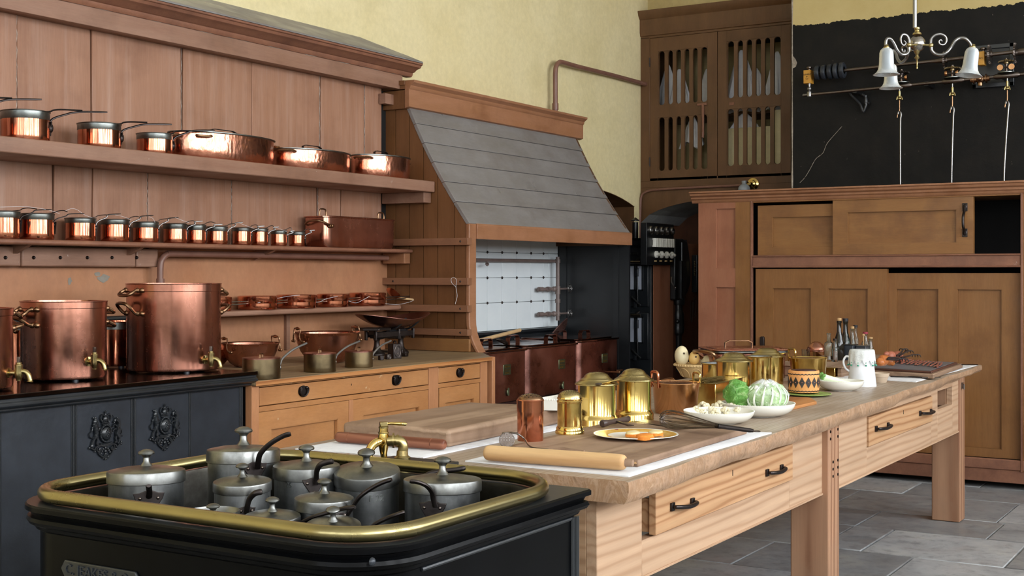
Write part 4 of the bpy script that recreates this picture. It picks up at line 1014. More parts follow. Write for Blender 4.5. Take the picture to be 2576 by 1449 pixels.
# ================================================================== COPPER
def camang(x, y): return math.atan2(-y, -x)          # direction from a thing towards the viewer's side of the room
def reach(x, y, phi, u):
    k = (u-CX)/FPX; d = depth(x, y); l = Vector((x, y, 0)).dot(RT); D = Vector((cos(phi), sin(phi), 0))
    return (k*d-l)/(D.dot(RT)-k*D.dot(FW))
def pan_body(b, r, h, t=.0022, flare=0, sx=1, sy=1, sq=0, n=40, er=.008, c=(0,0,0)):
    R = r; rt = r*(1+flare)
    pr = [(0, 0), (R-er, 0), (R-er*.3, er*.3), (R, er)]
    pr += [(R+(rt-R)*k_/4, er+(h-er)*k_/4) for k_ in range(1, 5)]
    pr += [(rt-t, h), (R-t, er+.002), (R-er-t, t+.001), (0, t+.001)]
    return b.lathe(pr, n, sx=sx, sy=sy, sq=sq, c=c)
def saucepan(name, label, x, y, z, r, h, band, pe, le=None, phi=radians(-28), body='copper', rim='tinrim', hm='iron', lid=True, group=None, hr=.0055, cat='saucepan', hz=.62):
    "pe / le: (u,v) of the tips of the pan handle and lid handle"
    t = thing(name, label, cat, (x, y, z), 0, group)
    pan_body(MB(), r, h-band).xf(tr(x, y, z)).build('pan_body', M[body], t)
    MB().lathe([(r+.0006, h-band-.001), (r+.0012, h-band), (r+.0012, h-.001), (r-.0015, h), (r-.003, h-.004)], 40, c=(x, y, z)).build('tinned_rim', M[rim], t)
    D = Vector((cos(phi), sin(phi), 0)); N = Vector((-sin(phi), cos(phi), 0)); C_ = Vector((x, y, z))
    if pe:
        L = reach(x, y, phi, pe[0]); tip = C_+D*L; tip.z = zat(pe[1], tip.x, tip.y)
        a = C_+D*(r+.001)+Vector((0, 0, h*hz)); up = tip.z-a.z
        pts = [a+Vector((0, 0, -h*.28)), a, a+D*.012+Vector((0, 0, up*.38)), a+D*(.035+.12*(L-r))+Vector((0, 0, up*.68)), a+D*(.5*(L-r))+Vector((0, 0, up*.9)), tip]
        q = catmull(pts, 5); R_ = [hr*(1.0 if i > 3 else .9+.1*i) for i in range(len(q))]; R_[-1] = hr*.7
        b = MB().tube(q, R_, 8, flat=.7)
        b.ball(a+Vector((0, 0, -h*.1))+D*.001, hr*2.6, 10, (1, 1, 1.5))
        bb = MB(); w = .016+r*.12
        P0 = [C_+D*(r+.002)+N*w*.9+Vector((0, 0, h*.72)), C_+D*(r+.002)-N*w*.9+Vector((0, 0, h*.72)), C_+D*(r+.002)+Vector((0, 0, h*.25))]
        b.add(P0+[p+D*.005 for p in P0], [(0,1,2), (5,4,3), (0,3,4,1), (1,4,5,2), (2,5,3,0)])
        b.build('handle', M[hm], t)
    if lid:
        l = MB().lathe([(r+.003, h-.001), (r+.004, h+.003), (r*.9, h+.006), (r*.3, h+.008), (0, h+.008)], 40, c=(x, y, z)).build('lid', M['tinrim'] if rim == 'tinrim' else M[body], t)
        if le:
            L = reach(x, y, phi, le[0]); tip = C_+D*L; tip.z = zat(le[1], tip.x, tip.y)
            a = C_+D*(r*.55)+Vector((0, 0, h+.007)); up = tip.z-a.z
            q = catmull([a, a+D*(.47*r)+Vector((0, 0, .004)), a+D*(.6*r)+Vector((0, 0, max(up*.6, .01))), a+D*(.85*r+.01)+Vector((0, 0, max(up*.9, .015))), tip], 5)
            MB().tube(q, hr*.9, 8, flat=.7).build('lid_handle', M[hm], l)
    return t
G1 = 'copper saucepans on the thick upper shelf'
for i, (ul, ur, vt, vb_, pe, le, lab) in enumerate([
    (-185, -62, 262, 284, (105, 250), (30, 247), 'upper-shelf saucepan cut off at the left, showing only its long iron handles'),
    (5, 122, 283, 302, (270, 282), (207, 278), 'largest tin-rimmed copper saucepan on the upper shelf, at its left end'),
    (197, 302, 314, 329, (432, 313), (370, 308), 'middle tin-rimmed copper saucepan on the upper shelf'),
    (345, 433, 339, 352, (540, 328), (496, 330), 'smallest saucepan on the upper shelf, its handles crossing the big oval stewpan')]):
    x, y, r = ony(ul, ur, 4.84); h = zat(vt, x, y)-2.03; bd = (vb_-vt)*depth(x, y)/FPX
    saucepan('copper_saucepan', lab, x, y, 2.03, r, h, bd, pe, le, group=G1, hr=.006)
G2 = 'row of small copper saucepans on the lower shelf'
where = ['cut off by the picture edge', 'largest fully seen', 'third from the left', 'fourth from the left', 'fifth from the left', 'sixth from the left, touching its right neighbour', 'seventh from the left, touching its left neighbour',
         'eighth from the left, handle raised high', 'ninth from the left, below a board joint', 'tenth from the left, close against the ninth', 'second from the oblong pan', 'domed lid, beside the oblong pan']
for i, (ul, ur, vt, vb_, pe, le) in enumerate([(-28, 47.5, 534, 548, (130, 527), (93, 526)), (50, 134, 540, 553, (212, 537), (170, 533)), (165, 239, 551, 561, (304, 538), (273, 541)), (253, 324, 554.5, 565, (386, 542), (356, 548)),
    (335, 397.6, 561, 573, (450, 547), (429, 550)), (411.5, 469, 565, 576, (510, 556), (492, 558)), (470, 517, 568, 579, (560, 564), (542, 561)), (519, 572, 572, 582, (611, 559), (592, 564)), (585, 631, 575, 582, (665, 568.5), (650, 570)),
    (632, 674, 577, 583, (702, 571), (690, 573)), (681, 721, 582, 589, (741, 581), (733, 580)), (727, 766.6, 585, 592, (792, 579), (780, 580))]):
    x, y, r = ony(ul, ur, 4.945); h = zat(vt, x, y)-1.60; bd = (vb_-vt)*depth(x, y)/FPX
    saucepan('small_copper_saucepan', 'small tin-rimmed copper saucepan on the lower shelf, '+where[i], x, y, 1.60, r, h, bd, pe, le, group=G2, hr=.0032, hz=.7, cat='saucepan', hm='steel' if i > 1 else 'iron')
for k_, pts in enumerate([[(0, 521), (60, 520), (100, 524), (135, 532), (150, 538)], [(165, 530), (180, 525), (195, 528), (212, 540), (232, 548)], [(290, 541), (310, 545), (330, 553)], [(375, 545), (385, 550), (390, 560)], [(440, 547), (455, 553), (475, 560)], [(600, 560), (620, 568), (640, 575)], [(690, 570), (705, 576), (722, 583)]]):
    string_loop('handle_string', 'pale thread between small saucepans on the lower shelf, '+['leftmost of the threads', 'arched above the third pan', 'falling to the fourth pan', 'falling to the fifth pan', 'falling to the sixth pan', 'falling to the ninth pan', 'falling to the second last pan'][k_],
                [U(a, b, y=4.86) for a, b in pts], .0007)

def strap(b, c, D, w, h, wd=.012, th=.003):
    "flat strap handle standing on a lid: c centre, D direction along strap"
    D = Vector(D).normalized(); c = Vector(c); Zv = Vector((0, 0, 1))
    pts = [c-D*(w*.62), c-D*(w*.5), c-D*(w*.5)+Zv*h*.7, c-D*(w*.36)+Zv*h, c+D*(w*.36)+Zv*h, c+D*(w*.5)+Zv*h*.7, c+D*(w*.5), c+D*(w*.62)]
    N = D.cross(Zv); V = []
    for i, p in enumerate(pts):
        a = pts[max(0, i-1)]; e = pts[min(len(pts)-1, i+1)]; T_ = (e-a).normalized(); nn = T_.cross(N)
        for s, q in ((-1, -1), (1, -1), (1, 1), (-1, 1)): V.append(p+N*s*wd/2+nn*q*th/2)
    F_ = []
    for i in range(len(pts)-1):
        for k_ in range(4): l = (k_+1) % 4; F_.append([i*4+k_, i*4+l, (i+1)*4+l, (i+1)*4+k_])
    F_ += [[3,2,1,0], [len(V)-4+k_ for k_ in range(4)]]
    b.add(V, F_); return b
def loop(b, c, r, ang, z, w, out, dz, rr=.006, sx=1, sy=1, plate=True):
    "lug handle on a round or oval wall: two feet spread by w, bowed out by out and up by dz"
    c = Vector(c)
    def pt(a, R): return Vector((c.x+cos(a)*R*sx, c.y+sin(a)*R*sy, 0))
    p0 = pt(ang, r); Nn = Vector((cos(ang)/sx, sin(ang)/sy, 0)).normalized(); Tn = Vector((-Nn.y, Nn.x, 0))
    A_, B_ = p0-Tn*w/2-Nn*(w*w/(8*r)), p0+Tn*w/2-Nn*(w*w/(8*r))
    for q in (A_, B_): q.z = z
    pts = [A_-Tn*w*.04, A_+Nn*out*.3+Vector((0, 0, dz*.1)), A_-Tn*w*.02+Nn*out*.7+Vector((0, 0, dz*.6)), A_+Tn*w*.18+Nn*out+Vector((0, 0, dz)), B_-Tn*w*.18+Nn*out+Vector((0, 0, dz)), B_+Tn*w*.02+Nn*out*.7+Vector((0, 0, dz*.6)), B_+Nn*out*.3+Vector((0, 0, dz*.1)), B_+Tn*w*.04]
    b.tube(catmull(pts, 4), rr, 8)
    if plate:
        for q, s in ((A_, -1), (B_, 1)):
            for k_ in (0, 1.1): 
                a2 = ang+s*(w/2+k_*rr*3)/r
                b.ball(Vector((c.x+cos(a2)*r*sx, c.y+sin(a2)*r*sy, z)), rr*1.75, 8, (1, 1, .9))
    return b
def stewpan(name, label, ul, ur, Yc, b_, vt, z, body, handles='bronzeh', lidm='tinrim', sq=0, strap_on=True, group=None):
    x, y, k_ = ony(ul, ur, Yc)
    a_x = math.sqrt(max(1e-4, k_**2-(b_*.8545)**2))/.5196 if not sq else (k_-b_*.8545*.93)/(.5196*.93)
    h = zat(vt, x, y)-z
    t = thing(name, label, 'stewpan', (x, y, z), 0, group)
    pan_body(MB(), 1.0, h, t=.012, sx=a_x, sy=b_, sq=sq, n=56, er=.05).xf(tr(x, y, z)).build('pan_body', M[body], t)
    if lidm:
        l = MB().lathe([(1.0, h-.004), (1.035, h), (1.035, h+.004), (.97, h+.007), (.6, h+.011), (0, h+.011)], 56, sx=a_x, sy=b_, sq=sq, c=(x, y, z)).build('lid', M[lidm], t)
        if strap_on: strap(MB(), (x, y, z+h+.011), (1, 0, 0), a_x*.55, .028, .016).build('lid_handle', M['iron'], l)
    return t, x, y, a_x, h
t, x, y, ax, h = stewpan('oval_stewpan', 'largest oval beaten copper stewpan with lid on the upper shelf', 452, 671, 4.865, .165, 346, 2.03, 'copperh', group='lidded oval stewpans on the upper shelf')
for s in (1, -1): loop(MB(), (x, y, 0), 1, pi/2-s*pi/2-(.5 if s < 0 else -.0)*0, 2.03+h*.84, .09, .05, .0, .006, ax, .165, False).build('side_handle', M['bronzeh'], t)
loop(MB(), (x, y, 0), 1, pi+.75, 2.03+h*.86, .07, .025, -.005, .0065, ax, .165, False).build('side_handle', M['bronzeh'], t)
t, x, y, ax, h = stewpan('oval_stewpan', 'middle oval beaten copper stewpan with dark-edged lid on the upper shelf', 697, 872, 4.865, .155, 384, 2.03, 'copperh', group='lidded oval stewpans on the upper shelf')
loop(MB(), (x, y, 0), 1, 0, 2.03+h*.85, .08, .03, .0, .006, ax, .155, False).build('side_handle', M['bronzeh'], t)
loop(MB(), (x, y, 0), 1, pi+.25, 2.03+h*.84, .12, .055, .004, .007, ax, .155, False).build('side_handle', M['bronzeh'], t)
t, x, y, ax, h = stewpan('round_stewpan', 'lidded round copper stewpan at the right end of the upper shelf beside the hood', 888, 1028, 4.86, .142, 397, 2.03, 'copperh', group='lidded oval stewpans on the upper shelf')
loop(MB(), (x, y, 0), 1, -.0, 2.03+h*.84, .07, .03, 0, .0055, ax, .142, False).build('side_handle', M['bronzeh'], t)
loop(MB(), (x, y, 0), 1, pi+.3, 2.03+h*.84, .10, .045, .004, .006, ax, .142, False).build('side_handle', M['bronzeh'], t)
# oblong braising pan on shelf 2
t, x, y, ax, h = stewpan('oblong_pan', 'deep oblong rosy copper braising pan with upright and side loop handles on the lower shelf', 785, 981, 4.94, .088, 551, 1.60, 'copper2', lidm='copper2', sq=9, strap_on=False)
for u in (812, 958):
    p = U(u, 550, y=4.90); b = MB()
    b.tube(catmull([(p.x-.028, 4.90, 1.60+h), (p.x-.03, 4.90, 1.60+h+.025), (p.x-.02, 4.90, 1.60+h+.045), (p.x+.02, 4.90, 1.60+h+.045), (p.x+.03, 4.90, 1.60+h+.025), (p.x+.028, 4.90, 1.60+h)], 4), .0045, 8).build('lid_handle', M['bronzeh'], t)
b = MB(); xa = x-ax
b.tube(catmull([(xa+.0, 4.985, 1.60+h*.74), (xa-.03, 4.98, 1.60+h*.78), (xa-.04, 4.94, 1.60+h*.86), (xa-.035, 4.87, 1.60+h*.86), (xa+.0, 4.848, 1.60+h*.78), (xa+.03, 4.848, 1.60+h*.72)], 4), .006, 8).ball((xa+.04, 4.85, 1.60+h*.70), .013, 8, (1.4, .5, 1)).ball((xa+.06, 4.85, 1.60+h*.70), .012, 8, (1, .5, 1)).build('side_handle', M['bronzeh'], t)
xb = x+ax; MB().tube(catmull([(xb, 4.90, 1.60+h*.68), (xb+.025, 4.90, 1.60+h*.72), (xb+.03, 4.94, 1.60+h*.8), (xb+.02, 4.98, 1.60+h*.68), (xb, 4.98, 1.60+h*.66)], 4), .006, 8).build('side_handle', M['bronzeh'], t)

# shallow pans on the short shelf
G3 = 'shallow copper pans on the short shelf'
zs3 = 1.2455
for i, (ul, ur, vt, tip, lab) in enumerate([(500, 581, 747, (648, 760), 'shallow copper pan half hidden behind the tallest stock pot'), (599, 696, 745, (770, 754), 'shallow copper pan on the short shelf nearest the tall stock pot'), (697, 795, 742, (877, 752), 'middle shallow copper pan on the short shelf, string on its handle'),
        (798, 876, 740, (951, 747), 'fourth shallow copper pan on the short shelf, string on its rods'), (879, 970, 737, (1062, 745), 'last shallow copper pan at the right end of the short shelf')]):
    x, y, r = ony(ul, ur, 4.945); h = zat(vt, x, y)-zs3; phi = radians(-7)
    t = thing('saute_pan', lab, 'pan', (x, y, zs3), 0, G3)
    pan_body(MB(), r, h, er=.006, n=40).xf(tr(x, y, zs3)).build('pan_body', M['copper'], t)
    l = MB().lathe([(r+.002, h*.48), (r+.003, h*.5), (r+.003, h-.001), (r-.006, h+.003), (0, h+.004)], 40, c=(x, y, zs3)).build('lid', M['copper'], t)
    D = Vector((cos(phi), sin(phi), 0)); L = reach(x, y, phi, tip[0]); P0 = Vector((x, y, 0))
    for k_, (q, nm) in enumerate(((.40, 'handle'), (.62, 'lid_handle'))):
        A_ = P0+D*(r-.002); A_.z = zs3+h*q; B_ = P0+D*L; B_.z = zat(tip[1], B_.x, B_.y)+(.004 if k_ else -.004)
        MB().tube([A_, A_+D*.015, B_], [.006, .0036, .003], 8).ball(A_, .009, 8).build(nm, M['steel'], l if k_ else t)
for k_, pts in enumerate([[(648, 762), (670, 758), (700, 750), (735, 744), (765, 742)], [(770, 756), (800, 760), (820, 752), (850, 745)], [(877, 757), (895, 762), (912, 755), (930, 745)], [(972, 764), (1000, 766), (1035, 758), (1058, 744)], [(950, 754), (965, 763), (972, 764)]]):
    string_loop('handle_string', 'pale string between the shallow pans, '+['beside the first handle', 'second along', 'third along', 'longest, hanging below the last handle rods', 'short piece before the last handle'][k_], [U(a, b, y=4.86) for a, b in pts], .0009)
sk = thing('copper_skimmer', 'round copper skimmer with long wooden handle at the right end of the short shelf', 'skimmer', U(990, 745, y=4.97))
c = U(989, 738, y=4.97); Mx = tr(*c) @ rot('Z', 20) @ rot('Y', 38)
MB().lathe([(0, -.016), (.03, -.012), (.05, 0), (.052, .002), (.05, .003), (.03, -.009), (0, -.013)], 24, M=Mx @ rot('X', 20)).build('bowl', M['copper'], sk)
a_, b_ = U(1008, 752, y=4.93), U(1163, 768, y=4.62); a_.z += .005
MB().tube([c+Vector((.03, -.01, -.03)), a_, b_], [.005, .007, .006], 8).build('wooden_handle', M['pinroll'], sk)

# ---------------------------------------------------------------- great stock pots
def tap(parent, x, y, r, ang, z, s=1.0):
    D = Vector((cos(ang), sin(ang), 0)); P0 = Vector((x, y, z))+D*(r-.002)
    C_ = P0+D*.042*s; q = camang(x, y)+radians(72); E = Vector((cos(q), sin(q), 0))
    b = MB(); b.tube([P0, P0+D*.006*s, P0+D*.008*s, C_], [.02*s, .02*s, .010*s, .0105*s], 14)
    b.lathe([(0, -.03*s), (.009*s, -.03*s), (.010*s, -.022*s), (.014*s, -.016*s), (.016*s, .0), (.0145*s, .022*s), (.015*s, .024*s), (.015*s, .032*s), (.011*s, .034*s), (.011*s, .04*s), (0, .04*s)], 16, c=tuple(C_))
    b.tube(catmull([C_, C_+E*.018*s+Vector((0, 0, .006*s)), C_+E*.034*s+Vector((0, 0, -.004*s)), C_+E*.042*s+Vector((0, 0, -.026*s)), C_+E*.042*s+Vector((0, 0, -.034*s))], 5), [.010*s]*20+[.0125*s]*1, 12)
    o = b.build('tap', M['brassold'], parent)
    MB().box(-.006*s, -.006*s, .04*s, .006*s, .006*s, .062*s, tr(*C_) @ rot('Z', 20)).build('tap_key', M['gear'], o, bevel=.001)
def stockpot(label, ul, ur, vt, vb, band, hands, tap_a=None, tz=.06, body='copper2', m2=None):
    x, y, r = onz(ul, ur, vb, 1.0); z0 = 1.006; h = zat(vt, x, y)-z0
    t = thing('copper_stock_pot', label, 'stock pot', (x, y, 1.0), 0, 'great copper stock pots on the black range')
    b = MB().lathe([(0, 0), (r-.012, 0), (r-.003, .004), (r, .014), (r, h-band), (r+.0025, h-band+.002), (r+.0025, h-.004), (r+.005, h-.002), (r+.005, h), (r-.003, h+.001), (r-.004, h-.004), (r-.004, .02), (r-.02, .006), (0, .006)], 72, c=(x, y, z0))
    b.build('pot_body', M[body], t, angle=30)
    if m2:
        MB().lathe([(r+.001, h-band-.001), (r+.003, h-band), (r+.003, h-.001), (r, h+.001)], 64, c=(x, y, z0)).build('tinned_rim', M['tinrim'], t)
    for i in range(3):
        a = i*2.09+camang(x, y)+.3; MB().lathe([(0, 0), (.014, 0), (.014, .007), (0, .007)], 10, c=(x+cos(a)*(r-.025), y+sin(a)*(r-.025), .9995)).build('foot', M['castiron'], t)
    ca = camang(x, y)
    for (da, hz, w, out, dz) in hands:
        loop(MB(), (x, y, 0), r, ca+radians(da), z0+h*hz, w, out, dz, .0078).build('side_handle', M['bronzeh'], t)
    if tap_a is not None: tap(t, x, y, r, ca+radians(tap_a), z0+tz)
    return t, x, y, r, h
P3 = stockpot('tallest copper stock pot on the range, with tap at its right foot', 322, 553, 713, 941, .036, [(-62, .925, .11, .045, -.022), (-62, .66, .11, .055, .045), (112, .925, .11, .04, -.022), (112, .66, .11, .05, .03)], 40, .052)
P2 = stockpot('copper stock pot nearer the left edge with four loop handles and a brass tap', 58, 264, 757, 962, .03, [(-62, .90, .10, .05, -.03), (-62, .70, .10, .06, .03), (118, .90, .10, .045, -.02), (118, .72, .10, .05, -.02)], 34, .075)
P1 = stockpot('copper stock pot cut off at the left, only right side and tap in view', -180, 26, 775, 990, .03, [(118, .93, .09, .045, -.02), (118, .74, .09, .05, .01), (-62, .9, .1, .05, -.03)], 62, .06)
P4 = stockpot('smaller copper pot with a dark tinned rim standing between the two large stock pots', 232, 350, 808, 926, .035, [], None, m2=1, body='copper')
P5 = stockpot('dark copper pot seen in the narrow gap behind the two left stock pots', 12, 92, 812, 946, .03, [(-70, .85, .08, .04, -.02)], None, m2=1, body='copper')

# ---------------------------------------------------------------- on the worktop: preserving pans, bronze saucepans, scales
ZW = .9535
def preserving(label, ul, ur, vrim, vb, hands, body='copper2'):
    # rim width measured; centre from lowest point
    k = (ur-ul)/2/FPX; d0 = FPX*(H-ZW)/(vb-HY); d = d0/(1-k*.6); p = FW*d+RT*(((ul+ur)/2-CX)/FPX*d); x, y, r = p.x, p.y, k*d
    h = zat(vrim, x, y)-ZW
    t = thing('preserving_pan', label, 'pan', (x, y, ZW), 0, 'copper preserving pans on the worktop')
    out = [(0, 0), (.40, .0), (.52, .05), (.66, .18), (.80, .40), (.89, .65), (.945, .9), (.97, .97), (1.0, 1.0)]
    inn = [(.985, 1.01), (.93, .97), (.875, .68), (.785, .43), (.65, .21), (.5, .08), (0, .03)]
    MB().lathe([(a*r, b*h) for a, b in out+inn], 64, c=(x, y, ZW)).build('pan_body', M[body], t)
    ca = camang(x, y)
    for da in hands:
        a = ca+radians(da); Nn = Vector((cos(a), sin(a), 0)); Tn = Vector((-Nn.y, Nn.x, 0)); P0 = Vector((x, y, ZW+h*.9))+Nn*r*.97; w = .052
        b = MB(); za = Vector((0, 0, 1))
        for s in (-1, 1):
            b.tube(catmull([P0+Tn*w*s*1.1-za*.03-Nn*.004, P0+Tn*w*s*.8-za*.018+Nn*.006, P0+Tn*w*s*.68+za*.005+Nn*.008, P0+Tn*w*s*.7+za*.03+Nn*.004, P0+Tn*w*s*.62+za*.044+Nn*.003], 5), .0038, 8)
            for q in (1.25, .95): b.ball(P0+Tn*w*s*q-za*.028-Nn*.002, .008, 8)
        b.tube([P0+Tn*w*.66*s+za*.042 +Nn*.003 for s in (-1, -.72, -.45, -.2, 0, .2, .45, .72, 1)], [.004, .0045, .006, .0085, .0095, .0085, .006, .0045, .004], 10)
        b.build('bail_handle', M['bronzeh'], t)
    return t
preserving('medium copper preserving pan behind the first bronze saucepan', 553, 704, 863, 926, [-58, 122])
preserving('largest copper preserving pan with twisted upright handles', 739, 908, 836, 916, [-62, 122])
preserving('small copper bowl pan mostly hidden behind the tallest stock pot', 475, 583, 878, 925, [-90], 'copper')
for i, (ul, ur, vt, vb, tip, lab, dr_) in enumerate([(610, 705, 901, 956, (772, 863), 'largest dull bronze saucepan with lid, beside the black range', 0), (764, 845, 889, 938, (905, 858), 'middle dull bronze saucepan with lid before the largest preserving pan', 0), (868, 938, 884, 926, (984, 857), 'smallest dull bronze saucepan beside the scales', 0)]):
    x, y, r = onz(ul, ur, vb, ZW); h = zat(vt, x, y)-ZW
    t = thing('bronze_saucepan', lab, 'saucepan', (x, y, ZW), 0, 'dull bronze saucepans on the worktop')
    pan_body(MB(), r, h, er=.004).xf(tr(x, y, ZW)).build('pan_body', M['bronze'], t)
    l = MB().lathe([(r+.001, h-.002), (r+.001, h+.003), (r*.94, h+.004), (0, h+.004)], 40, c=(x, y, ZW)).build('lid', M['copperd'], t)
    b = MB(); strap(b, (x-.0, y, ZW+h+.004), (cos(.5), sin(.5), 0), .05, .018, .008, .0035); b.build('lid_handle', M['bronzeh'], l)
    phi = radians(-25); D = Vector((cos(phi), sin(phi), 0)); L = reach(x, y, phi, tip[0]); T_ = Vector((x, y, 0))+D*L; T_.z = zat(tip[1], T_.x, T_.y)
    A_ = Vector((x, y, ZW+h*.6))+D*(r+.001); up = T_.z-A_.z
    MB().tube(catmull([A_+Vector((0, 0, -.015)), A_+D*.006+Vector((0, 0, .01)), A_+D*.02+Vector((0, 0, up*.35)), A_+D*((L-r)*.5)+Vector((0, 0, up*.72)), T_], 6), .0055, 8).ball(A_+Vector((0, 0, -.01)), .011, 8, (1, 1, 1.3)).build('handle', M['steel'], t)
# scales
sc2 = thing('kitchen_scales', 'black iron kitchen scales with a wide shallow copper pan', 'scales', U(960, 900, z=ZW))
Ys = 4.72
def Q(u, v, y=Ys): return U(u, v, y=y)
b0 = Q(950, 903); bx_, by_ = b0.x, Ys
b = MB()
for u in (948, 1008):
    p = Q(u, 900)
    b.lathe([(0, 0), (.05, 0), (.05, .012), (.042, .02), (.024, .035), (.018, .06), (.016, .085), (.022, .10), (.03, .105), (0, .107)], 20, c=(p.x, Ys, ZW))
p1, p2 = Q(948, 900), Q(1008, 900)
b.tube(catmull([(p1.x, Ys, ZW+.03), ((p1.x+p2.x)/2, Ys, ZW+.018), (p2.x, Ys, ZW+.03)], 6), .014, 8, flat=.5)
b.tube(catmull([(p1.x, Ys, ZW+.10), ((p1.x+p2.x)/2, Ys, ZW+.108), (p2.x, Ys, ZW+.10)], 6), .008, 8)
b.build('stand', M['iron'], sc2)
zb_ = zat(842, p1.x, Ys)
b = MB(); b.box(p1.x-.02, Ys-.012, zb_-.018, p2.x+.12, Ys+.0, zb_+.014)
b.box(p1.x-.02, Ys+.06, zb_-.018, p2.x+.12, Ys+.072, zb_+.014)
for X_ in (p1.x-.02, p2.x-.03, p2.x+.12):
    for y_ in (Ys-.006, Ys+.066): b.tube([(X_, y_, zb_-.035), (X_, y_, zb_+.028)], .012, 10, flat=.6)
b.box(p2.x-.035, Ys-.02, ZW+.09, p2.x-.02, Ys+.08, zb_)
b.box(p1.x+.01, Ys+.0, ZW+.1, p1.x+.03, Ys+.06, zb_)
b.build('beam', M['iron'], sc2, bevel=.002)
pz = zat(825, p1.x, Ys)
MB().prism([(p1.x-.11, Ys+.02), (p1.x-.07, Ys-.07), (p1.x+.05, Ys-.07), (p1.x+.09, Ys+.02), (p1.x+.05, Ys+.11), (p1.x-.07, Ys+.11)], 'z', pz-.014, pz+.0).build('weight_plate', M['iron'], sc2, bevel=.003)
MB().box(p1.x-.03, Ys, zb_, p1.x, Ys+.04, pz-.012).build('plate_post', M['iron'], sc2)
# boat shaped pan
n = 32; V = []; rings = 7
pc = Q(1000, 808); ax_, ay_ = .30, .15
for j in range(rings+1):
    t_ = j/rings
    for i in range(n):
        a = 2*pi*i/n; e = t_
        xx = ax_*cos(a)*e; yy = ay_*sin(a)*e
        zz_ = .095*(e**1.9)*(.62+.38*abs(cos(a))**1.3)
        V.append((xx, yy, zz_))
Fc = []
for j in range(rings):
    for i in range(n): Fc.append([j*n+i, j*n+(i+1) % n, (j+1)*n+(i+1) % n, (j+1)*n+i])
V2 = [(a, b_, c_+.003) for a, b_, c_ in V]; m_ = len(V)
Fc2 = Fc+[[q+m_ for q in f][::-1] for f in Fc]+[[rings*n+i, rings*n+(i+1) % n, m_+rings*n+(i+1) % n, m_+rings*n+i] for i in range(n)]
zpan = zat(826, pc.x, Ys)-.004
MB().add(V+V2, [f[::-1] for f in Fc2], tr(pc.x, Ys+.03, zpan) @ rot('Z', -6)).build('scale_pan', M['copperd'], sc2)
b = MB()
for s in (-.5, .5):
    arc = [(pc.x+.03+s*.16+0, Ys+.03+.13*cos(a), zpan-.006+.075*(abs(cos(a))**2)) for a in [pi*i/12 for i in range(13)]]
    b.tube(arc, .009, 8, flat=.6)
b.box(pc.x-.06, Ys+.01, zb_+.01, pc.x+.12, Ys+.04, zpan-.004)
b.build('pan_cradle', M['black'], sc2)
# weights
def weight(label, u, vb, w, h, rz=0, txt=None, ring=True):
    p = U(u, vb, z=ZW); t = thing('iron_weight', label, 'weight', (p.x, p.y+w*.5, ZW), 0, 'iron scale weights on the worktop')
    Mz = tr(p.x, p.y+w*.5, ZW) @ rot('Z', rz)
    MB().box(-w/2, -w/2, 0, w/2, w/2, h, Mz).build('weight_block', M['iron'], t, bevel=.003)
    if ring: MB().tube([Mz @ Vector((0, .014*cos(a), h+.004+.012*sin(a))) for a in [pi*i/8 for i in range(9)]], .004, 8).build('ring', M['iron'], t)
    if txt:
        MB().tube([Mz @ Vector((cos(a)*w*.36, -w/2-.0015, h*.5+sin(a)*h*.4)) for a in [2*pi*i/24 for i in range(24)]], .0016, 6, closed=True).build('raised_rim', M['gear'], t)
        text('lettering', txt, h*.34, M['gear'], t, Mz @ tr(0, -w/2-.001, h*.5) @ FACE_Y, .001)
    return t
weight('tall iron four pound weight marked lb 4 before the scales', 1003, 902, .058, .085, -18, 'lb\n4')
weight('small square iron weight on edge between the scale foot and the four pound weight', 981, 904, .030, .030, -18, 'o', False)
weight('small iron weight against the left foot of the scales', 963, 906, .026, .026, -18, None, False)
weight('low iron weight lying right of the four pound weight', 1024, 897, .035, .02, 10, None, False)
weight('flat iron weight half hidden behind the four pound weight', 1016, 893, .03, .035, 0, None, False)

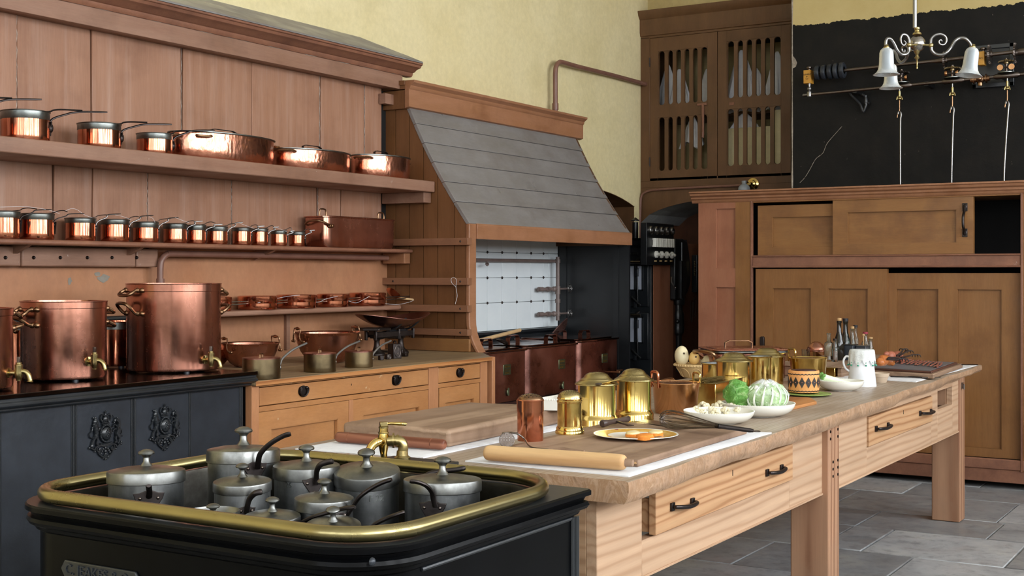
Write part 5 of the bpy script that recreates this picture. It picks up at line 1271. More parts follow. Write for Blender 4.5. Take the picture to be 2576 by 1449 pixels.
# ---------------------------------------------------------------- copper boilers on the stove
ZS = .617
def boiler(label, x0, x1, y0, y1, lidz, plate, round_=.05, tapu=None):
    t = thing('copper_boiler', label, 'boiler', ((x0+x1)/2, (y0+y1)/2, ZS), 0, 'rectangular copper boilers on the stove')
    cx_, cy_, a_x, b_ = (x0+x1)/2, (y0+y1)/2, (x1-x0)/2, (y1-y0)/2
    def rr(R, g=0, n=6):
        P = []
        for qx, qy, s in ((1, 1, 0), (-1, 1, 1), (-1, -1, 2), (1, -1, 3)):
            for i in range(n+1):
                a = pi/2*(s+i/n); P.append((cx_+qx*(a_x+g-R)+R*cos(a), cy_+qy*(b_+g-R)+R*sin(a)))
        return P
    MB().prism(rr(round_), 'z', ZS, lidz-.016).build('tank', M['copperd'], t, bevel=.004, angle=30)
    l = MB().prism(rr(round_, .012), 'z', lidz-.018, lidz-.004).prism(rr(round_*.9, -.03), 'z', lidz-.004, lidz+.004).build('lid', M['boilerlid'], t, bevel=.004, angle=30)
    px_, pz_ = plate
    q = MB().box(px_-.045, y0-.004, pz_-.034, px_+.045, y0+.002, pz_+.034).build('maker_plate', M['brassplate'], t, bevel=.003)
    b = MB()
    for i, (w, hh) in enumerate(((.07, .010), (.074, .005), (.056, .010))):
        n = 8
        for k_ in range(n):
            xx = px_-w/2+w*(k_+.5)/n; zc = pz_+.020-.02*i
            b.box(xx-w/n*.32, y0-.0055, zc-hh/2, xx-w/n*.14, y0-.004, zc+hh/2)
            if (k_+i) % 3: b.box(xx-w/n*.32, y0-.0055, zc+(hh/2-.002 if k_ % 2 else -.001), xx+w/n*.2, y0-.004, zc+(hh/2 if k_ % 2 else .001))
            if k_ % 2 == 0: b.box(xx+w/n*.1, y0-.0055, zc-hh/2, xx+w/n*.26, y0-.004, zc+hh/2)
    b.build('raised_lettering', M['brass'], q)
    return t, l
M['boilerlid'] = metal('polished_brown_copper_lid', '9a7468', '8a6458', .09, .18, '6a4a42', wob=.12, wscale=9, tpos=.5)
M['brassplate'] = metal('verdigris_plate', '6c6a4c', '5c6a58', .4, .5, '48584a', wob=0)
YB = 4.35
def PX(u, v): p = U(u, v, y=YB); return p.x, p.z
bl1, l1 = boiler('left copper boiler on the stove, partly behind the hood post', 6.84, 7.338, YB, 4.85, .957, PX(1275, 930), .03)
bl2, l2 = boiler('middle copper boiler on the stove, with the broadest rounded front', 7.347, 8.062, YB, 4.86, .962, PX(1413, 916), .06)
bl3, l3 = boiler('right copper boiler on the stove, beside the black panel', 8.072, 8.700, YB, 4.90, .972, PX(1521, 901), .05)
def lidstrap(l, u, v, zt, w=.11, h=.055, phi=0, wd=.03, m='copperd'):
    p = U(u, v, z=zt); strap(MB(), (p.x, p.y, zt), (cos(phi), sin(phi), 0), w, h, wd, .005).build('lid_handle', M[m], l)
lidstrap(l1, 1222, 872, .961, .12, .05, 0); lidstrap(l2, 1290, 864, .966, .14, .055, .05); lidstrap(l2, 1385, 862, .966, .13, .055, 0); lidstrap(l2, 1410, 850, .966, .14, .055, 0); lidstrap(l3, 1470, 852, .976, .14, .06, .05)
for (l, x0, u, v) in ((l1, 0, 1262, 872), (l2, 0, 1395, 861)):
    p = U(u, v, z=.962); MB().tube([(p.x+.06*cos(a), p.y+.02*sin(a), .968+.045*abs(sin(a*.5))) for a in [2*pi*i/16 for i in range(16)]], .007, 8, closed=True).build('swing_handle', M['iron'], l)
for bb_, (u, v) in ((bl1, (1275, 995)), (bl2, (1413, 978))):
    p = U(u, v, y=YB); MB().ball((p.x, YB-.006, p.z+.02), .018, 10, (.6, .5, 1.3)).tube([(p.x, YB-.012, p.z+.0), (p.x, YB-.012, p.z+.05)], .006, 8).build('drain_valve', M['brassplate'], bb_)
p = U(1537, 936, y=YB); MB().tube([(p.x, YB, p.z), (p.x, YB-.07, p.z)], .009, 8).box(p.x-.04, YB-.08, p.z+.012, p.x+.04, YB-.065, p.z+.022).tube([(p.x, YB-.07, p.z), (p.x, YB-.07, p.z+.015)], .007, 8).build('tap', M['bronzeh'], bl3)
# wooden stick and mesh scoop lying on the lids
wk = thing('wooden_spoon', 'long wooden-handled copper paddle lying across the boiler lids', 'spoon', U(1340, 858, z=1.0))
a_, b_ = U(1210, 862, z=1.005), U(1395, 842, z=1.03)
a_ = Vector((7.05, 4.62, .99)); b_ = Vector((8.10, 4.86, 1.03)); c_ = Vector((8.22, 4.885, 1.045))
MB().tube([a_, b_], .014, 10).build('wooden_shaft', M['pinroll'], wk)
pt = [U(u, v, y=4.88) for u, v in ((1392, 838), (1400, 828), (1412, 815), (1425, 803), (1428, 800), (1427, 815), (1420, 830), (1404, 840))]
V = [p+Vector((0, .0, 0)) for p in pt]; MB().add(V+[p+Vector((.0, .012, 0)) for p in V], [list(range(8))[::-1], list(range(8, 16))]+[[i, (i+1) % 8, 8+(i+1) % 8, 8+i] for i in range(8)]).build('mesh_scoop', M['copperd'], wk)
# ================================================================== THE KITCHEN TABLE
ZT = .880
tb = thing('kitchen_table', 'long scrubbed pine kitchen table with thick worn top, drawers and square legs', 'table', (5.7, 2.2, 0))
XT0, XT1, YB0 = 3.183, 8.345, 2.83
def yfr(x): return 1.567+(1.67-1.567)*(x-XT0)/(XT1-XT0)+.006*sin(x*7)+.004*sin(x*17+1)
def zbt(x): return .818+.02*max(0, (x-5.5)/2.8)+.004*sin(x*5)+.002*sin(x*13)
# four boards; the front one has the worn wavy edge
n = 60
V = []; F_ = []
xs_ = [XT0+(XT1-XT0)*i/n for i in range(n+1)]
prof = [(.0, -.012), (-.0, .004), (.003, .02), (.006, .04), (.012, None)]
for x in xs_:
    yf = yfr(x); zb = zbt(x); r_ = .006+.004*noise.noise(Vector((x*9, 0, 0)))
    for (a, b) in ((.012, ZT), (.004, ZT-.003), (0+r_*.3, ZT-.012), (.002+.004*noise.noise(Vector((x*12, 3, 1))), ZT-.03), (.006+.006*noise.noise(Vector((x*7, 5, 1))), zb+.014), (.016, zb)):
        V.append((x, yf+a, b))
    V.append((x, 2.00, zb)); V.append((x, 2.00, ZT))
m_ = 8
for i in range(n):
    for k_ in range(m_): l = (k_+1) % m_; F_.append([i*m_+k_, i*m_+l, (i+1)*m_+l, (i+1)*m_+k_])
F_ += [list(range(m_)), [n*m_+k_ for k_ in range(m_)][::-1]]
F_ = [f[::-1] for f in F_]
def top_mat():
    "top is grey scrubbed wood along the length; steep edge faces show the warmer worn cut"
    n = NT('table_top_and_edge')
    g = n.n.new('ShaderNodeNewGeometry'); sp = n.n.new('ShaderNodeSeparateXYZ'); n.L(g.outputs['True Normal'], sp.inputs[0])
    up = n.math('GREATER_THAN', sp.outputs[2], .75)
    w2 = n.noise((2.0, 60, 60), 1.0, 4, .7); cl = n.noise((1, 1.6, 1), 2.4, 7, .68)
    a = n.ramp(n.wave((.25, 3.2, 3.2), 3, 8, .8, 'BANDS', 'Y'), [(.1, 'a59482'), (.6, 'b0a08e'), (.95, '98856f')])
    a = n.mix(.5, a, n.ramp(w2, [(.3, .55), (.7, 1.)]), 'MULTIPLY')
    a = n.mix(n.ramp(cl, [(.42, 0), (.7, .7)]), a, '85715d')
    a = n.mix(n.ramp(n.noise((.8, 5, 1), 3, 7, .7), [(.5, 0), (.75, .55)]), a, 'b9ada0')
    e = n.ramp(n.noise((5, 5, 3), 2.2, 6, .68, 2.5), [(.32, '8a6c50'), (.48, 'b8967a'), (.55, 'a07c5c'), (.68, 'c0a084')])
    e = n.mix(.4, e, n.ramp(n.noise((9, 9, 30), 1.5, 5, .7), [(.3, .55), (.7, 1.)]), 'MULTIPLY')
    e = n.mix(n.ramp(n.noise((1, 1, 1), 5, 7, .68), [(.5, 0), (.7, .6)]), e, '7a6250')
    n.set('Base Color', n.mix(up, e, a)).set('Roughness', n.mix(up, (.72,)*3, (.66,)*3)).set('Specular IOR Level', .35)
    n.bump(n.noise((9, 9, 30), 1.5, 5, .7), .35, .003, n.bump(w2, .25, .001))
    return n.m
M['ttop'] = top_mat()
MB().add(V, F_).build('top_plank', M['ttop'], tb, angle=50)
for a, b in ((2.002, 2.30), (2.302, 2.56), (2.562, YB0)):
    MB().box(XT0, a, .82, XT1-.01*(a-2), b, ZT-.0005).build('top_plank', M['ttop'], tb, bevel=.003, seg=1)
# front apron with openings, made of planks
AY0, AY1 = 1.69, 1.725
def ap(x0, x1, z0, z1, m='pine', y0=AY0, y1=AY1, name='apron_board'): MB().box(x0, y0, z0, x1, y1, z1).build(name, M[m], tb, bevel=.002, seg=1)
ap(3.24, 3.532, .53, .815); ap(3.532, 4.852, .53, .643); ap(4.852, 5.26, .53, .82)
ap(3.532, 4.852, .791, .82)
ap(5.40, 5.905, .525, .825); ap(5.905, 7.12, .525, .648); ap(5.905, 7.12, .79, .835); ap(7.12, 7.262, .525, .845); ap(7.262, 7.62, .525, .70); ap(7.262, 7.62, .80, .85); ap(7.62, 7.78, .525, .85)
MB().box(3.24, AY0-.004, .528, 5.26, AY0+.006, .536).box(5.40, AY0-.004, .523, 7.78, AY0+.006, .531).build('apron_bead', M['pine'], tb, bevel=.002)
ap(3.24, 3.27, .53, .815, y0=1.725, y1=2.75, m='piney'); ap(3.24, 7.78, .53, .82, y0=2.72, y1=2.75)
MB().box(3.5, 1.727, .64, 3.52, 2.2, .80).box(4.86, 1.727, .64, 4.88, 2.2, .80).box(7.255, 1.727, .66, 7.27, 2.0, .82).box(7.61, 1.727, .69, 7.63, 2.0, .82).box(3.52, 2.2, .64, 7.7, 2.22, .82).build('drawer_runner', M['legwood'], tb)
def table_drawer(x0, x1, z0, z1, hs, dy):
    d = MB().box(x0, AY0-dy, z0, x1, AY0-dy+.025, z1).box(x0+.01, AY0-dy+.025, z0+.005, x0+.025, 2.15, z1-.03).box(x1-.025, AY0-dy+.025, z0+.005, x1-.01, 2.15, z1-.03).build('drawer', M['pinedrawer'], tb, bevel=.0025)
    for (ua, va), (ub, vb) in hs:
        a = U(ua, va, y=AY0-dy-.02); b = U(ub, vb, y=AY0-dy-.02); yf = AY0-dy
        q = [(a.x, yf, a.z), (a.x+.004, yf-.022, a.z), ((a.x+b.x)/2, yf-.03, (a.z+b.z)/2-.004), (b.x-.004, yf-.022, b.z), (b.x, yf, b.z)]
        h = MB().tube(catmull(q, 4), [.0055+.002*sin(pi*i/16) for i in range(17)], 8)
        for c_ in (a, b): h.box(c_.x-.012, yf-.008, c_.z-.013, c_.x+.012, yf, c_.z+.013)
        h.build('drawer_handle', M['iron'], d, bevel=.0015)
    MB().box((x0+x1)/2-.002, AY0-dy-.0012, z1-.04, (x0+x1)/2+.002, AY0-dy, z1-.02).build('keyhole', M['dark'], d)
table_drawer(3.60, 4.848, .648, .787, (((1704, 1276), (1754, 1264)), ((1941, 1190), (1977, 1178))), .015)
table_drawer(5.914, 7.113, .652, .786, (((2213, 1079), (2243, 1070)), ((2323, 1040), (2350, 1035))), .008)
def leg(x0, y0, w=.145, d=.165, zt=.82):
    MB().box(x0, y0, 0, x0+w, y0+d, zt).build('leg', M['legwood'], tb, bevel=.006)
leg(5.255, 1.662); leg(7.765, 1.682, .135, .16, .845); leg(3.26, 1.70, .14, .1, .8); leg(5.26, 2.62, .145, .12); leg(7.765, 2.62, .135, .12); leg(3.26, 2.62, .14, .12)
for z in (.79, .76, .66, .63, .60):
    for x in (5.275, 5.31, 5.375): 
        if (x > 5.3) ^ (z > .7) or x > 5.35: MB().lathe([(.006, 0), (.006, .003), (0, .003)], 8, M=tr(x, 1.662, z) @ rot('X', 90)).build('bolt', M['iron'], tb)
MB().box(7.80, 1.672, .775, 7.825, 1.682, .81).tube([(7.81, 1.668, .80), (7.81, 1.668, .77)], .006, 6).build('bottle_opener', M['gear'], tb)
cr = U(2025, 1266, y=2.0)
MB().box(5.10, 2.0, .45, 5.25, 2.04, .53).build('cross_block', M['legwood'], tb)

# ================================================================== ON THE TABLE
def poly_cloth(name, label, pts, z, th=.006, amp=.002, m='linen'):
    P = [Vector((*p, 0)) for p in pts]; nx, ny = 40, 40; V = []
    for s in (0, 1):
        for j in range(ny+1):
            for i in range(nx+1):
                a = P[0].lerp(P[1], i/nx); b = P[3].lerp(P[2], i/nx); p = a.lerp(b, j/ny)
                e = min(i, nx-i, j, ny-j); d_ = noise.noise(Vector((p.x*7, p.y*7, 1)))*amp*2
                p = p+Vector((noise.noise(Vector((p.x*5, p.y*5, 3)))*.004, noise.noise(Vector((p.x*5, p.y*5, 9)))*.004, 0))
                V.append((p.x, p.y, z+(0 if s == 0 else th*(.55 if e == 0 else 1)+abs(d_)*(1 if e else .3))))
    m1 = (nx+1)*(ny+1); F_ = []
    for s in (0, 1):
        for j in range(ny):
            for i in range(nx):
                q = [s*m1+j*(nx+1)+i, s*m1+j*(nx+1)+i+1, s*m1+(j+1)*(nx+1)+i+1, s*m1+(j+1)*(nx+1)+i]
                F_.append(q if s else q[::-1])
    for i in range(nx):
        F_.append([i, i+1, m1+i+1, m1+i]); k_ = ny*(nx+1); F_.append([k_+i+1, k_+i, m1+k_+i, m1+k_+i+1])
    for j in range(ny):
        a = j*(nx+1); b = a+nx+1; F_.append([b, a, m1+a, m1+b]); F_.append([a+nx, b+nx, m1+b+nx, m1+a+nx])
    return tag(MB().add(V, F_).build(name, M[m], angle=60), label, 'towel')
poly_cloth('linen_towel', 'folded white linen towel under the thick board and the ribbed rolling pin', [(3.25, 2.296), (4.30, 2.29), (4.30, 2.76), (3.20, 2.765)], ZT)
poly_cloth('linen_towel', 'folded white linen towel under the pale rolling pin and the thin wide board', [(3.25, 1.596), (4.40, 1.598), (4.30, 2.16), (3.26, 2.15)], ZT)
poly_cloth('linen_towel', 'white linen towel under the board with the roast bird at the far table end', [(6.84, 1.70), (8.29, 1.69), (8.29, 2.35), (6.95, 2.35)], ZT)
poly_cloth('linen_towel', 'small white cloth lying between the brass box and the white enamel jug', [(6.75, 1.98), (7.05, 1.95), (7.25, 2.25), (6.95, 2.30)], ZT)
def slab(name, label, cat, pts, z0, z1, m, bev=.006, amp=0):
    o = MB().prism(pts, 'z', z0, z1).build(name, M[m], bevel=bev); return tag(o, label, cat)
slab('butcher_board', 'very thick worn wooden chopping board, the one lying nearest the low cupboard', 'board', [(3.45, 2.335), (4.28, 2.35), (4.22, 2.765), (3.43, 2.755)], ZT+.007, .946, 'board', .012)
slab('pastry_board', 'thin wide wooden board with the slice plate and brass shaker on it', 'board', [(3.385, 1.632), (4.285, 1.645), (4.20, 2.145), (3.47, 2.12)], ZT+.007, .908, 'board', .005)
tb2 = U(1867, 1085, z=.89)
MB()
Z2 = .908
# rolling pins
def pin(label, a, b, r, m, ribs=0, handle=False):
    a = Vector(a); b = Vector(b); t = thing('rolling_pin', label, 'rolling pin', (a+b)/2)
    D = (b-a).normalized(); L = (b-a).length
    pr = [(0, r*.55), (.002, r*.78), (.006, r*.91), (.012, r*.98), (.02, r), (L-.02, r), (L-.012, r*.98), (L-.006, r*.91), (L-.002, r*.78), (L, r*.55)]
    pts = [a+D*s for s, _ in pr]
    if not ribs: MB().tube(pts, [q for _, q in pr], 32).build('roller', M[m], t, angle=50)
    else:
        nn = 72; V = []; F_ = []
        Mx = Matrix.Translation(a) @ D.to_track_quat('Z', 'Y').to_matrix().to_4x4()
        for s, q in pr:
            for i in range(nn): rr_ = q*(1 if (i % 2 or s < .045 or s > L-.045) else .93); V.append((rr_*cos(2*pi*i/nn), rr_*sin(2*pi*i/nn), s))
        for j in range(len(pr)-1):
            for i in range(nn): F_.append([j*nn+i, j*nn+(i+1) % nn, (j+1)*nn+(i+1) % nn, (j+1)*nn+i])
        F_ += [list(range(nn))[::-1], [(len(pr)-1)*nn+i for i in range(nn)]]
        MB().add(V, F_, Mx).build('roller', M[m], t, angle=25)
        for s in (.05, L-.05): MB().tube([a+D*s, a+D*(s+.004)], r*1.01, 24).build('turned_ring', M[m], t)
    if handle: MB().tube([b-D*.004, b+D*.022], [r*.55, r*.45], 16).build('handle', M['board'], t)
pa = onz(0, 1, 0, 0) if False else None
A1 = U(790, 1108, z=.907); B1 = U(1116, 1119, z=.907)
pin('dark reddish rolling pin with lengthwise ribs, before the thick board', (3.36, A1.y, ZT+.009+.0175), (3.385, B1.y-.0, ZT+.009+.0175), .0175, 'darkpin', 1)
A2 = U(1221, 1139, z=.911); B2 = U(1574, 1164, z=.911)
pin('plain pale beech rolling pin at the near corner of the table', (A2.x, A2.y, .9115), (B2.x+.0, B2.y, .9115), .023, 'pinroll', 0, True)
# crumbs of string at its end
p = U(1592, 1170, z=.892); string_loop('string_scrap', 'little tangle of brown string at the end of the pale rolling pin', [(p.x+.012*cos(i*2.1), p.y+.014*sin(i*1.7), .895+.006*abs(sin(i*2.9))) for i in range(14)], .0018, 'cork')
# skimmer with a curved wire
ms = thing('potato_masher', 'perforated iron disc on a bent wire handle standing behind the pale rolling pin', 'masher', U(1278, 1120, z=.89))
c = U(1275, 1107, z=.925); b = MB(); D_ = Vector((-.85, -.52, .25)).normalized(); Mx = Matrix.Translation(c) @ D_.to_track_quat('Z', 'Y').to_matrix().to_4x4()
V = []; F_ = []; R_ = .0235
rows = 11; st = 2*R_/rows; pl = {}
for j in range(rows):
    for i in range(rows):
        cx_, cy_ = -R_+(i+.5)*st, -R_+(j+.5)*st
        if math.hypot(cx_, cy_) > R_*.97: continue
        hole = (i % 2 == 1 and j % 2 == 1)
        h_ = st/2
        if hole:
            for q in ((-h_, -h_, h_, -h_*.55), (-h_, h_*.55, h_, h_), (-h_, -h_*.55, -h_*.55, h_*.55), (h_*.55, -h_*.55, h_, h_*.55)):
                b.box(cx_+q[0], cy_+q[1], -.0007, cx_+q[2], cy_+q[3], .0007, Mx)
        else: b.box(cx_-h_, cy_-h_, -.0007, cx_+h_, cy_+h_, .0007, Mx)
b.tube([Mx @ Vector((R_*cos(a), R_*sin(a), 0)) for a in [2*pi*i/24 for i in range(24)]], .0015, 6, closed=True)
b.build('perforated_disc', M['gear'], ms)
wire = catmull([U(1264, 1090, z=.94), U(1285, 1088, z=.945), U(1305, 1093, z=.94), U(1320, 1105, z=.925), U(1330, 1120, z=.913), U(1345, 1127, z=.911), U(1385, 1131, z=.911)], 6)
MB().tube(wire, [.0028]*len(wire), 8).build('wire_handle', M['gear'], ms)
MB().tube([U(1380, 1131, z=.912), U(1420, 1131, z=.914), U(1470, 1137, z=.914)], [.003, .007, .005], 10).build('wooden_grip', M['board'], ms)
# towel / white tray on the thick board
wt = thing('white_tray', 'white china tray with a beaded rim standing on the thick chopping board', 'tray', U(1375, 1032, z=.946))
x0, y0, zz_ = 4.08, 2.40, .946
TP = [tuple(U(u_, v_, z=.951))[:2] for u_, v_ in ((1352, 1029), (1425, 1030))]
TP = [(TP[1][0]+.22, TP[1][1]), (TP[1][0], TP[1][1])]+[(TP[0][0], TP[0][1]), (TP[0][0]+.22, TP[0][1])]
TP = TP[::-1]
MB().prism(TP, 'z', .946, .951).build('tray_base', M['china'], wt, bevel=.002)
b = MB()
for a, c_ in zip(TP, TP[1:]+TP[:1]):
    a = Vector((*a, 0)); c_ = Vector((*c_, 0)); D = (c_-a).normalized(); N = Vector((D.y, -D.x, 0))
    b.add([a+Vector((0, 0, .948)), c_+Vector((0, 0, .948)), c_+N*.012+Vector((0, 0, .985)), a+N*.012+Vector((0, 0, .985)), a-N*.003+Vector((0, 0, .948)), c_-N*.003+Vector((0, 0, .948)), c_+N*.009+Vector((0, 0, .985)), a+N*.009+Vector((0, 0, .985))],
          [(0,1,2,3), (7,6,5,4), (3,2,6,7)])
    nb_ = max(6, int((c_-a).length/.009))
    for i in range(nb_): b.ball(a.lerp(c_, (i+.5)/nb_)+N*.0105+Vector((0, 0, .986)), .004, 5)
b.build('beaded_rim', M['china'], wt)
# shakers
def turned(name, label, cat, ul, ur, vb, z, prof_px, m, parts=None, group=None, n=48):
    "round thing: ul..ur is its widest width, prof in (radius fraction, v pixel) converted at its own distance"
    x, y, r = onz(ul, ur, vb, z)
    t = thing(name, label, cat, (x, y, z), 0, group)
    Z = lambda v: zat(v, x, y)
    return t, x, y, r, Z
t, x, y, r, Z = turned('copper_shaker', 'tall copper dredger with a pierced domed top at the left end of the brassware', 'shaker', 1301, 1367, 1112, Z2, None, 'copper')
hb = Z(1006)-Z2
MB().lathe([(0, 0), (r*.98, 0), (r, .002), (r, hb*.72)], 48, c=(x, y, Z2)).build('shaker_body', M['copperk'] if 'copperk' in M else M['copper'], t, angle=30)
l = MB().lathe([(r*1.035, hb*.72), (r*1.035, hb*.975), (r*1.06, hb*.98), (r*1.06, hb), (r*1.0, hb+.003)], 48, c=(x, y, Z2)).build('lid_band', M['copper'], t)
dm = Z(992)-Z(1006)
MB().lathe([(r*1.02, hb)]+[(r*cos(a), hb+dm*1.15*sin(a)) for a in [pi/2*i/8 for i in range(8)]]+[(0, hb+dm*1.15)], 48, c=(x, y, Z2)).build('domed_top', M['bronzeh'], l)
b = MB()
for k_, (rr_, nn) in enumerate(((.3, 6), (.55, 10), (.8, 16))):
    for i in range(nn):
        a = 2*pi*i/nn; e = math.acos(rr_); b.lathe([(.0018, 0), (.0018, .0008), (0, .0008)], 6, M=tr(x+r*rr_*cos(a), y+r*rr_*sin(a), Z2+hb+dm*1.15*sin(e)))
b.build('pierced_holes', M['dark'], l)
t, x, y, r, Z = turned('brass_shaker', 'brass dredger with moulded collar and flared foot, second from the left', 'shaker', 1396, 1470, 1095, Z2, None, 'brass')
H1 = Z(981)-Z2; q = lambda v: Z(v)-Z2
rb = r*.84
pr = [(0, 0), (r, 0), (r*1.0, .004), (r*.97, .010), (r*.93, .012), (r*.92, .020), (rb, .026), (rb, .03), (rb, q(1013)), (rb*1.03, q(1012)), (rb*1.04, q(1008)), (rb*.98, q(1006)), (rb*.99, q(1004)), (rb*1.02, q(1002)), (rb*1.0, q(999))]
MB().lathe(pr, 48, c=(x, y, Z2)).build('shaker_body', M['brass2'] if 'brass2' in M else M['brass'], t, angle=30)
za = q(999); dd = H1-za
MB().lathe([(rb, za)]+[(rb*.97*cos(a), za+dd*sin(a)) for a in [pi/2*i/8 for i in range(8)]]+[(0, H1)], 40, c=(x, y, Z2)).build('domed_top', M['brassold'], t)
b = MB()
for rr_, nn in ((.2, 6), (.38, 11), (.56, 16), (.74, 20), (.88, 24)):
    for i in range(nn):
        a = 2*pi*i/nn; e = math.acos(rr_); b.lathe([(.0013, 0), (.0013, .0006), (0, .0006)], 5, M=tr(x+rb*.97*rr_*cos(a), y+rb*.97*rr_*sin(a), Z2+za+dd*sin(e)))
b.build('pierced_holes', M['dark'], t)
# lidded brass canisters
def canister(label, ul, ur, vb, vrim, vtop, foot=True, lid=1.17, lr=None, oz=ZT):
    x, y, r = onz(ul, ur, vb, oz); t = thing('brass_canister', label, 'canister', (x, y, oz), 0, 'brass canisters with stepped lids')
    rb = r*.86 if foot else r; hr_ = zat(vrim, x, y)-oz; ht = zat(vtop, x, y)-oz
    pr = ([(0, 0), (r, 0), (r, .008), (r*.98, .012), (r*.985, .024), (r*.96, .03), (r*.92, .033), (rb*1.02, .04), (rb, .044)] if foot else [(0, 0), (r*.99, 0), (r, .003)])+[(rb, hr_-.002), (rb*.97, hr_)]
    MB().lathe(pr, 56, c=(x, y, oz)).build('canister_body', M['brass'], t, angle=30)
    d = ht-hr_; L = rb*lid
    MB().lathe([(rb*.9, hr_-.004), (L*.99, hr_-.002), (L, hr_), (L*.985, hr_+.003), (L*.86, hr_+d*.20), (L*.74, hr_+d*.34), (L*.72, hr_+d*.42), (L*.66, hr_+d*.48), (L*.60, hr_+d*.56), (L*.57, hr_+d*.66), (L*.49, hr_+d*.82), (L*.36, hr_+d*.94), (L*.18, hr_+d*.99), (0, ht)], 56, c=(x, y, oz)).build('stepped_lid', M['brassold'], t, angle=35)
    return t, x, y, rb, hr_, ht
cA = canister('brass canister with stepped domed lid between the brass dredger and the footed canister', 1446, 1556, 1077, 966, 936)
cB = canister('tallest brass canister on a moulded foot, lid level with the copper pan handle', 1544, 1645, 1063, 956, 927)
cC = canister('brass canister with stepped lid right of the open grey-rimmed brass pot by the pale gourds', 1803, 1888, 1000, 908, 886, False, 1.14)
cD = canister('brass canister farthest along the row, lid partly under the copper kettle lid edge', 1890, 1970, 968, 896, 875, False, 1.14)
for (cc, ua, va, ub, vb_, lab) in ((cA, 1506, 966, 1556, 955, 'small brass scoop lying on the lid edge of the nearest canister'), (cD, 1945, 893, 1977, 888, 'small brass scoop lying on the lid edge of the farthest canister')):
    zl = ZT+cc[4]+.008; a = U(ua, va, z=zl); b_ = U(ub, vb_, z=zl+.01)
    s_ = thing('brass_scoop', lab, 'scoop', a); MB().ball(a, .014, 10, (1, 1, .35)).build('scoop_bowl', M['gear'], s_)
    MB().tube([a, b_], [.004, .006], 8, flat=.5).build('scoop_handle', M['brass'], s_)
# tapered brass pans with upright handles
def brasspan(label, ul, ur, vrim, vb, taper, m, hands, z=ZT, inner='copperd', lidded=True):
    k = (ur-ul)/2/FPX; d0 = FPX*(H-z)/(vb-HY); d = d0/(1-k*taper); p = FW*d+RT*(((ul+ur)/2-CX)/FPX*d); x, y, r = p.x, p.y, k*d
    h = zat(vrim, x, y)-z
    t = thing('brass_pan', label, 'pan', (x, y, z), 0, 'tapered brass pans with upright handles')
    rb = r*taper
    MB().lathe([(0, 0), (rb*.97, 0), (rb, .004), (r*.97, h-.012), (r*1.0, h-.006), (r*1.01, h-.002), (r*.995, h), (r*.96, h-.004), (rb*.95, .006), (0, .005)], 56, c=(x, y, z)).build('pan_body', M[m], t, angle=30)
    if lidded: MB().lathe([(r*.96, h-.008), (r*.95, h-.004), (r*.6, h-.006), (0, h-.006)], 48, c=(x, y, z)).build('inset_lid', M['copperd'], t)
    ca = camang(x, y)
    for da, w, hh, mm in hands:
        a = ca+radians(da); Nn = Vector((cos(a), sin(a), 0)); Tn = Vector((-Nn.y, Nn.x, 0)); P0 = Vector((x, y, z+h))+Nn*r*.97
        q = [P0-Tn*w/2-Vector((0, 0, .02)), P0-Tn*w/2+Vector((0, 0, .003)), P0-Tn*w*.5+Vector((0, 0, hh*.6)), P0-Tn*w*.4+Vector((0, 0, hh*.95)), P0+Tn*w*.0+Vector((0, 0, hh)), P0+Tn*w*.4+Vector((0, 0, hh*.95)), P0+Tn*w*.5+Vector((0, 0, hh*.6)), P0+Tn*w/2+Vector((0, 0, .003)), P0+Tn*w/2-Vector((0, 0, .02))]
        MB().tube(catmull(q, 4), [.0038+.0018*sin(pi*i/32) for i in range(33)], 8).build('upright_handle', M[mm], t)
    return t, x, y, r, h
bp1 = brasspan('rosy brass tapered pan with one copper and one brass upright handle, behind the cauliflower dish', 1639, 1761, 961, 1044, .86, 'rosebrass', [(-62, .062, .045, 'copper'), (118, .055, .035, 'brass')])
bp2 = brasspan('tapered brass pan with a dark open top and upright handle behind the orange cake', 1986, 2081, 899, 968, .84, 'brass', [(-60, .07, .045, 'brass')])
x, y, r, h = bp1[1:]
for i in range(3):
    a = Vector((x, y, ZT+h+.006+i*.004))+Vector((-.08, .10, 0)).normalized()*(r*(.9+.05*i)); b_ = U(1690+i*4, 949+i*3, z=ZT+h+.012)
    st_ = thing('wooden_skewer', ['longest flat brass stick laid across the rosy brass pan', 'second flat brass stick across the rosy brass pan', 'third flat brass stick across the rosy brass pan, nearest the viewer'][i], 'stick', b_)
    MB().tube([U(1634+i*4, 962-i*2, z=ZT+h+.006), b_], .0045, 6, flat=.4).build('stick_blade', M['rosebrass'], st_)
# open grey-rimmed brass pots
def openpot(label, ul, ur, vb, vrim):
    x, y, r = onz(ul, ur, vb, ZT); h = zat(vrim, x, y)-ZT; t = thing('open_brass_pot', label, 'pot', (x, y, ZT), 0, 'straight brass pots with grey tinned insides')
    MB().lathe([(0, 0), (r*.98, 0), (r, .003), (r, h-.004), (r*1.07, h-.001), (r*1.08, h+.001), (r*1.05, h+.003)], 56, c=(x, y, ZT)).build('pot_wall', M['brass'], t, angle=30)
    MB().lathe([(r*1.05, h+.003), (r*.96, h), (r*.95, .01), (0, .008)], 56, c=(x, y, ZT)).build('tinned_inside', M['tin'], t)
openpot('open straight brass pot with a grey rim beside the basin of gourds', 1766, 1845, 985, 914)
openpot('second open straight brass pot with a grey rim, between the two stepped lids', 1879, 1940, 978, 897)
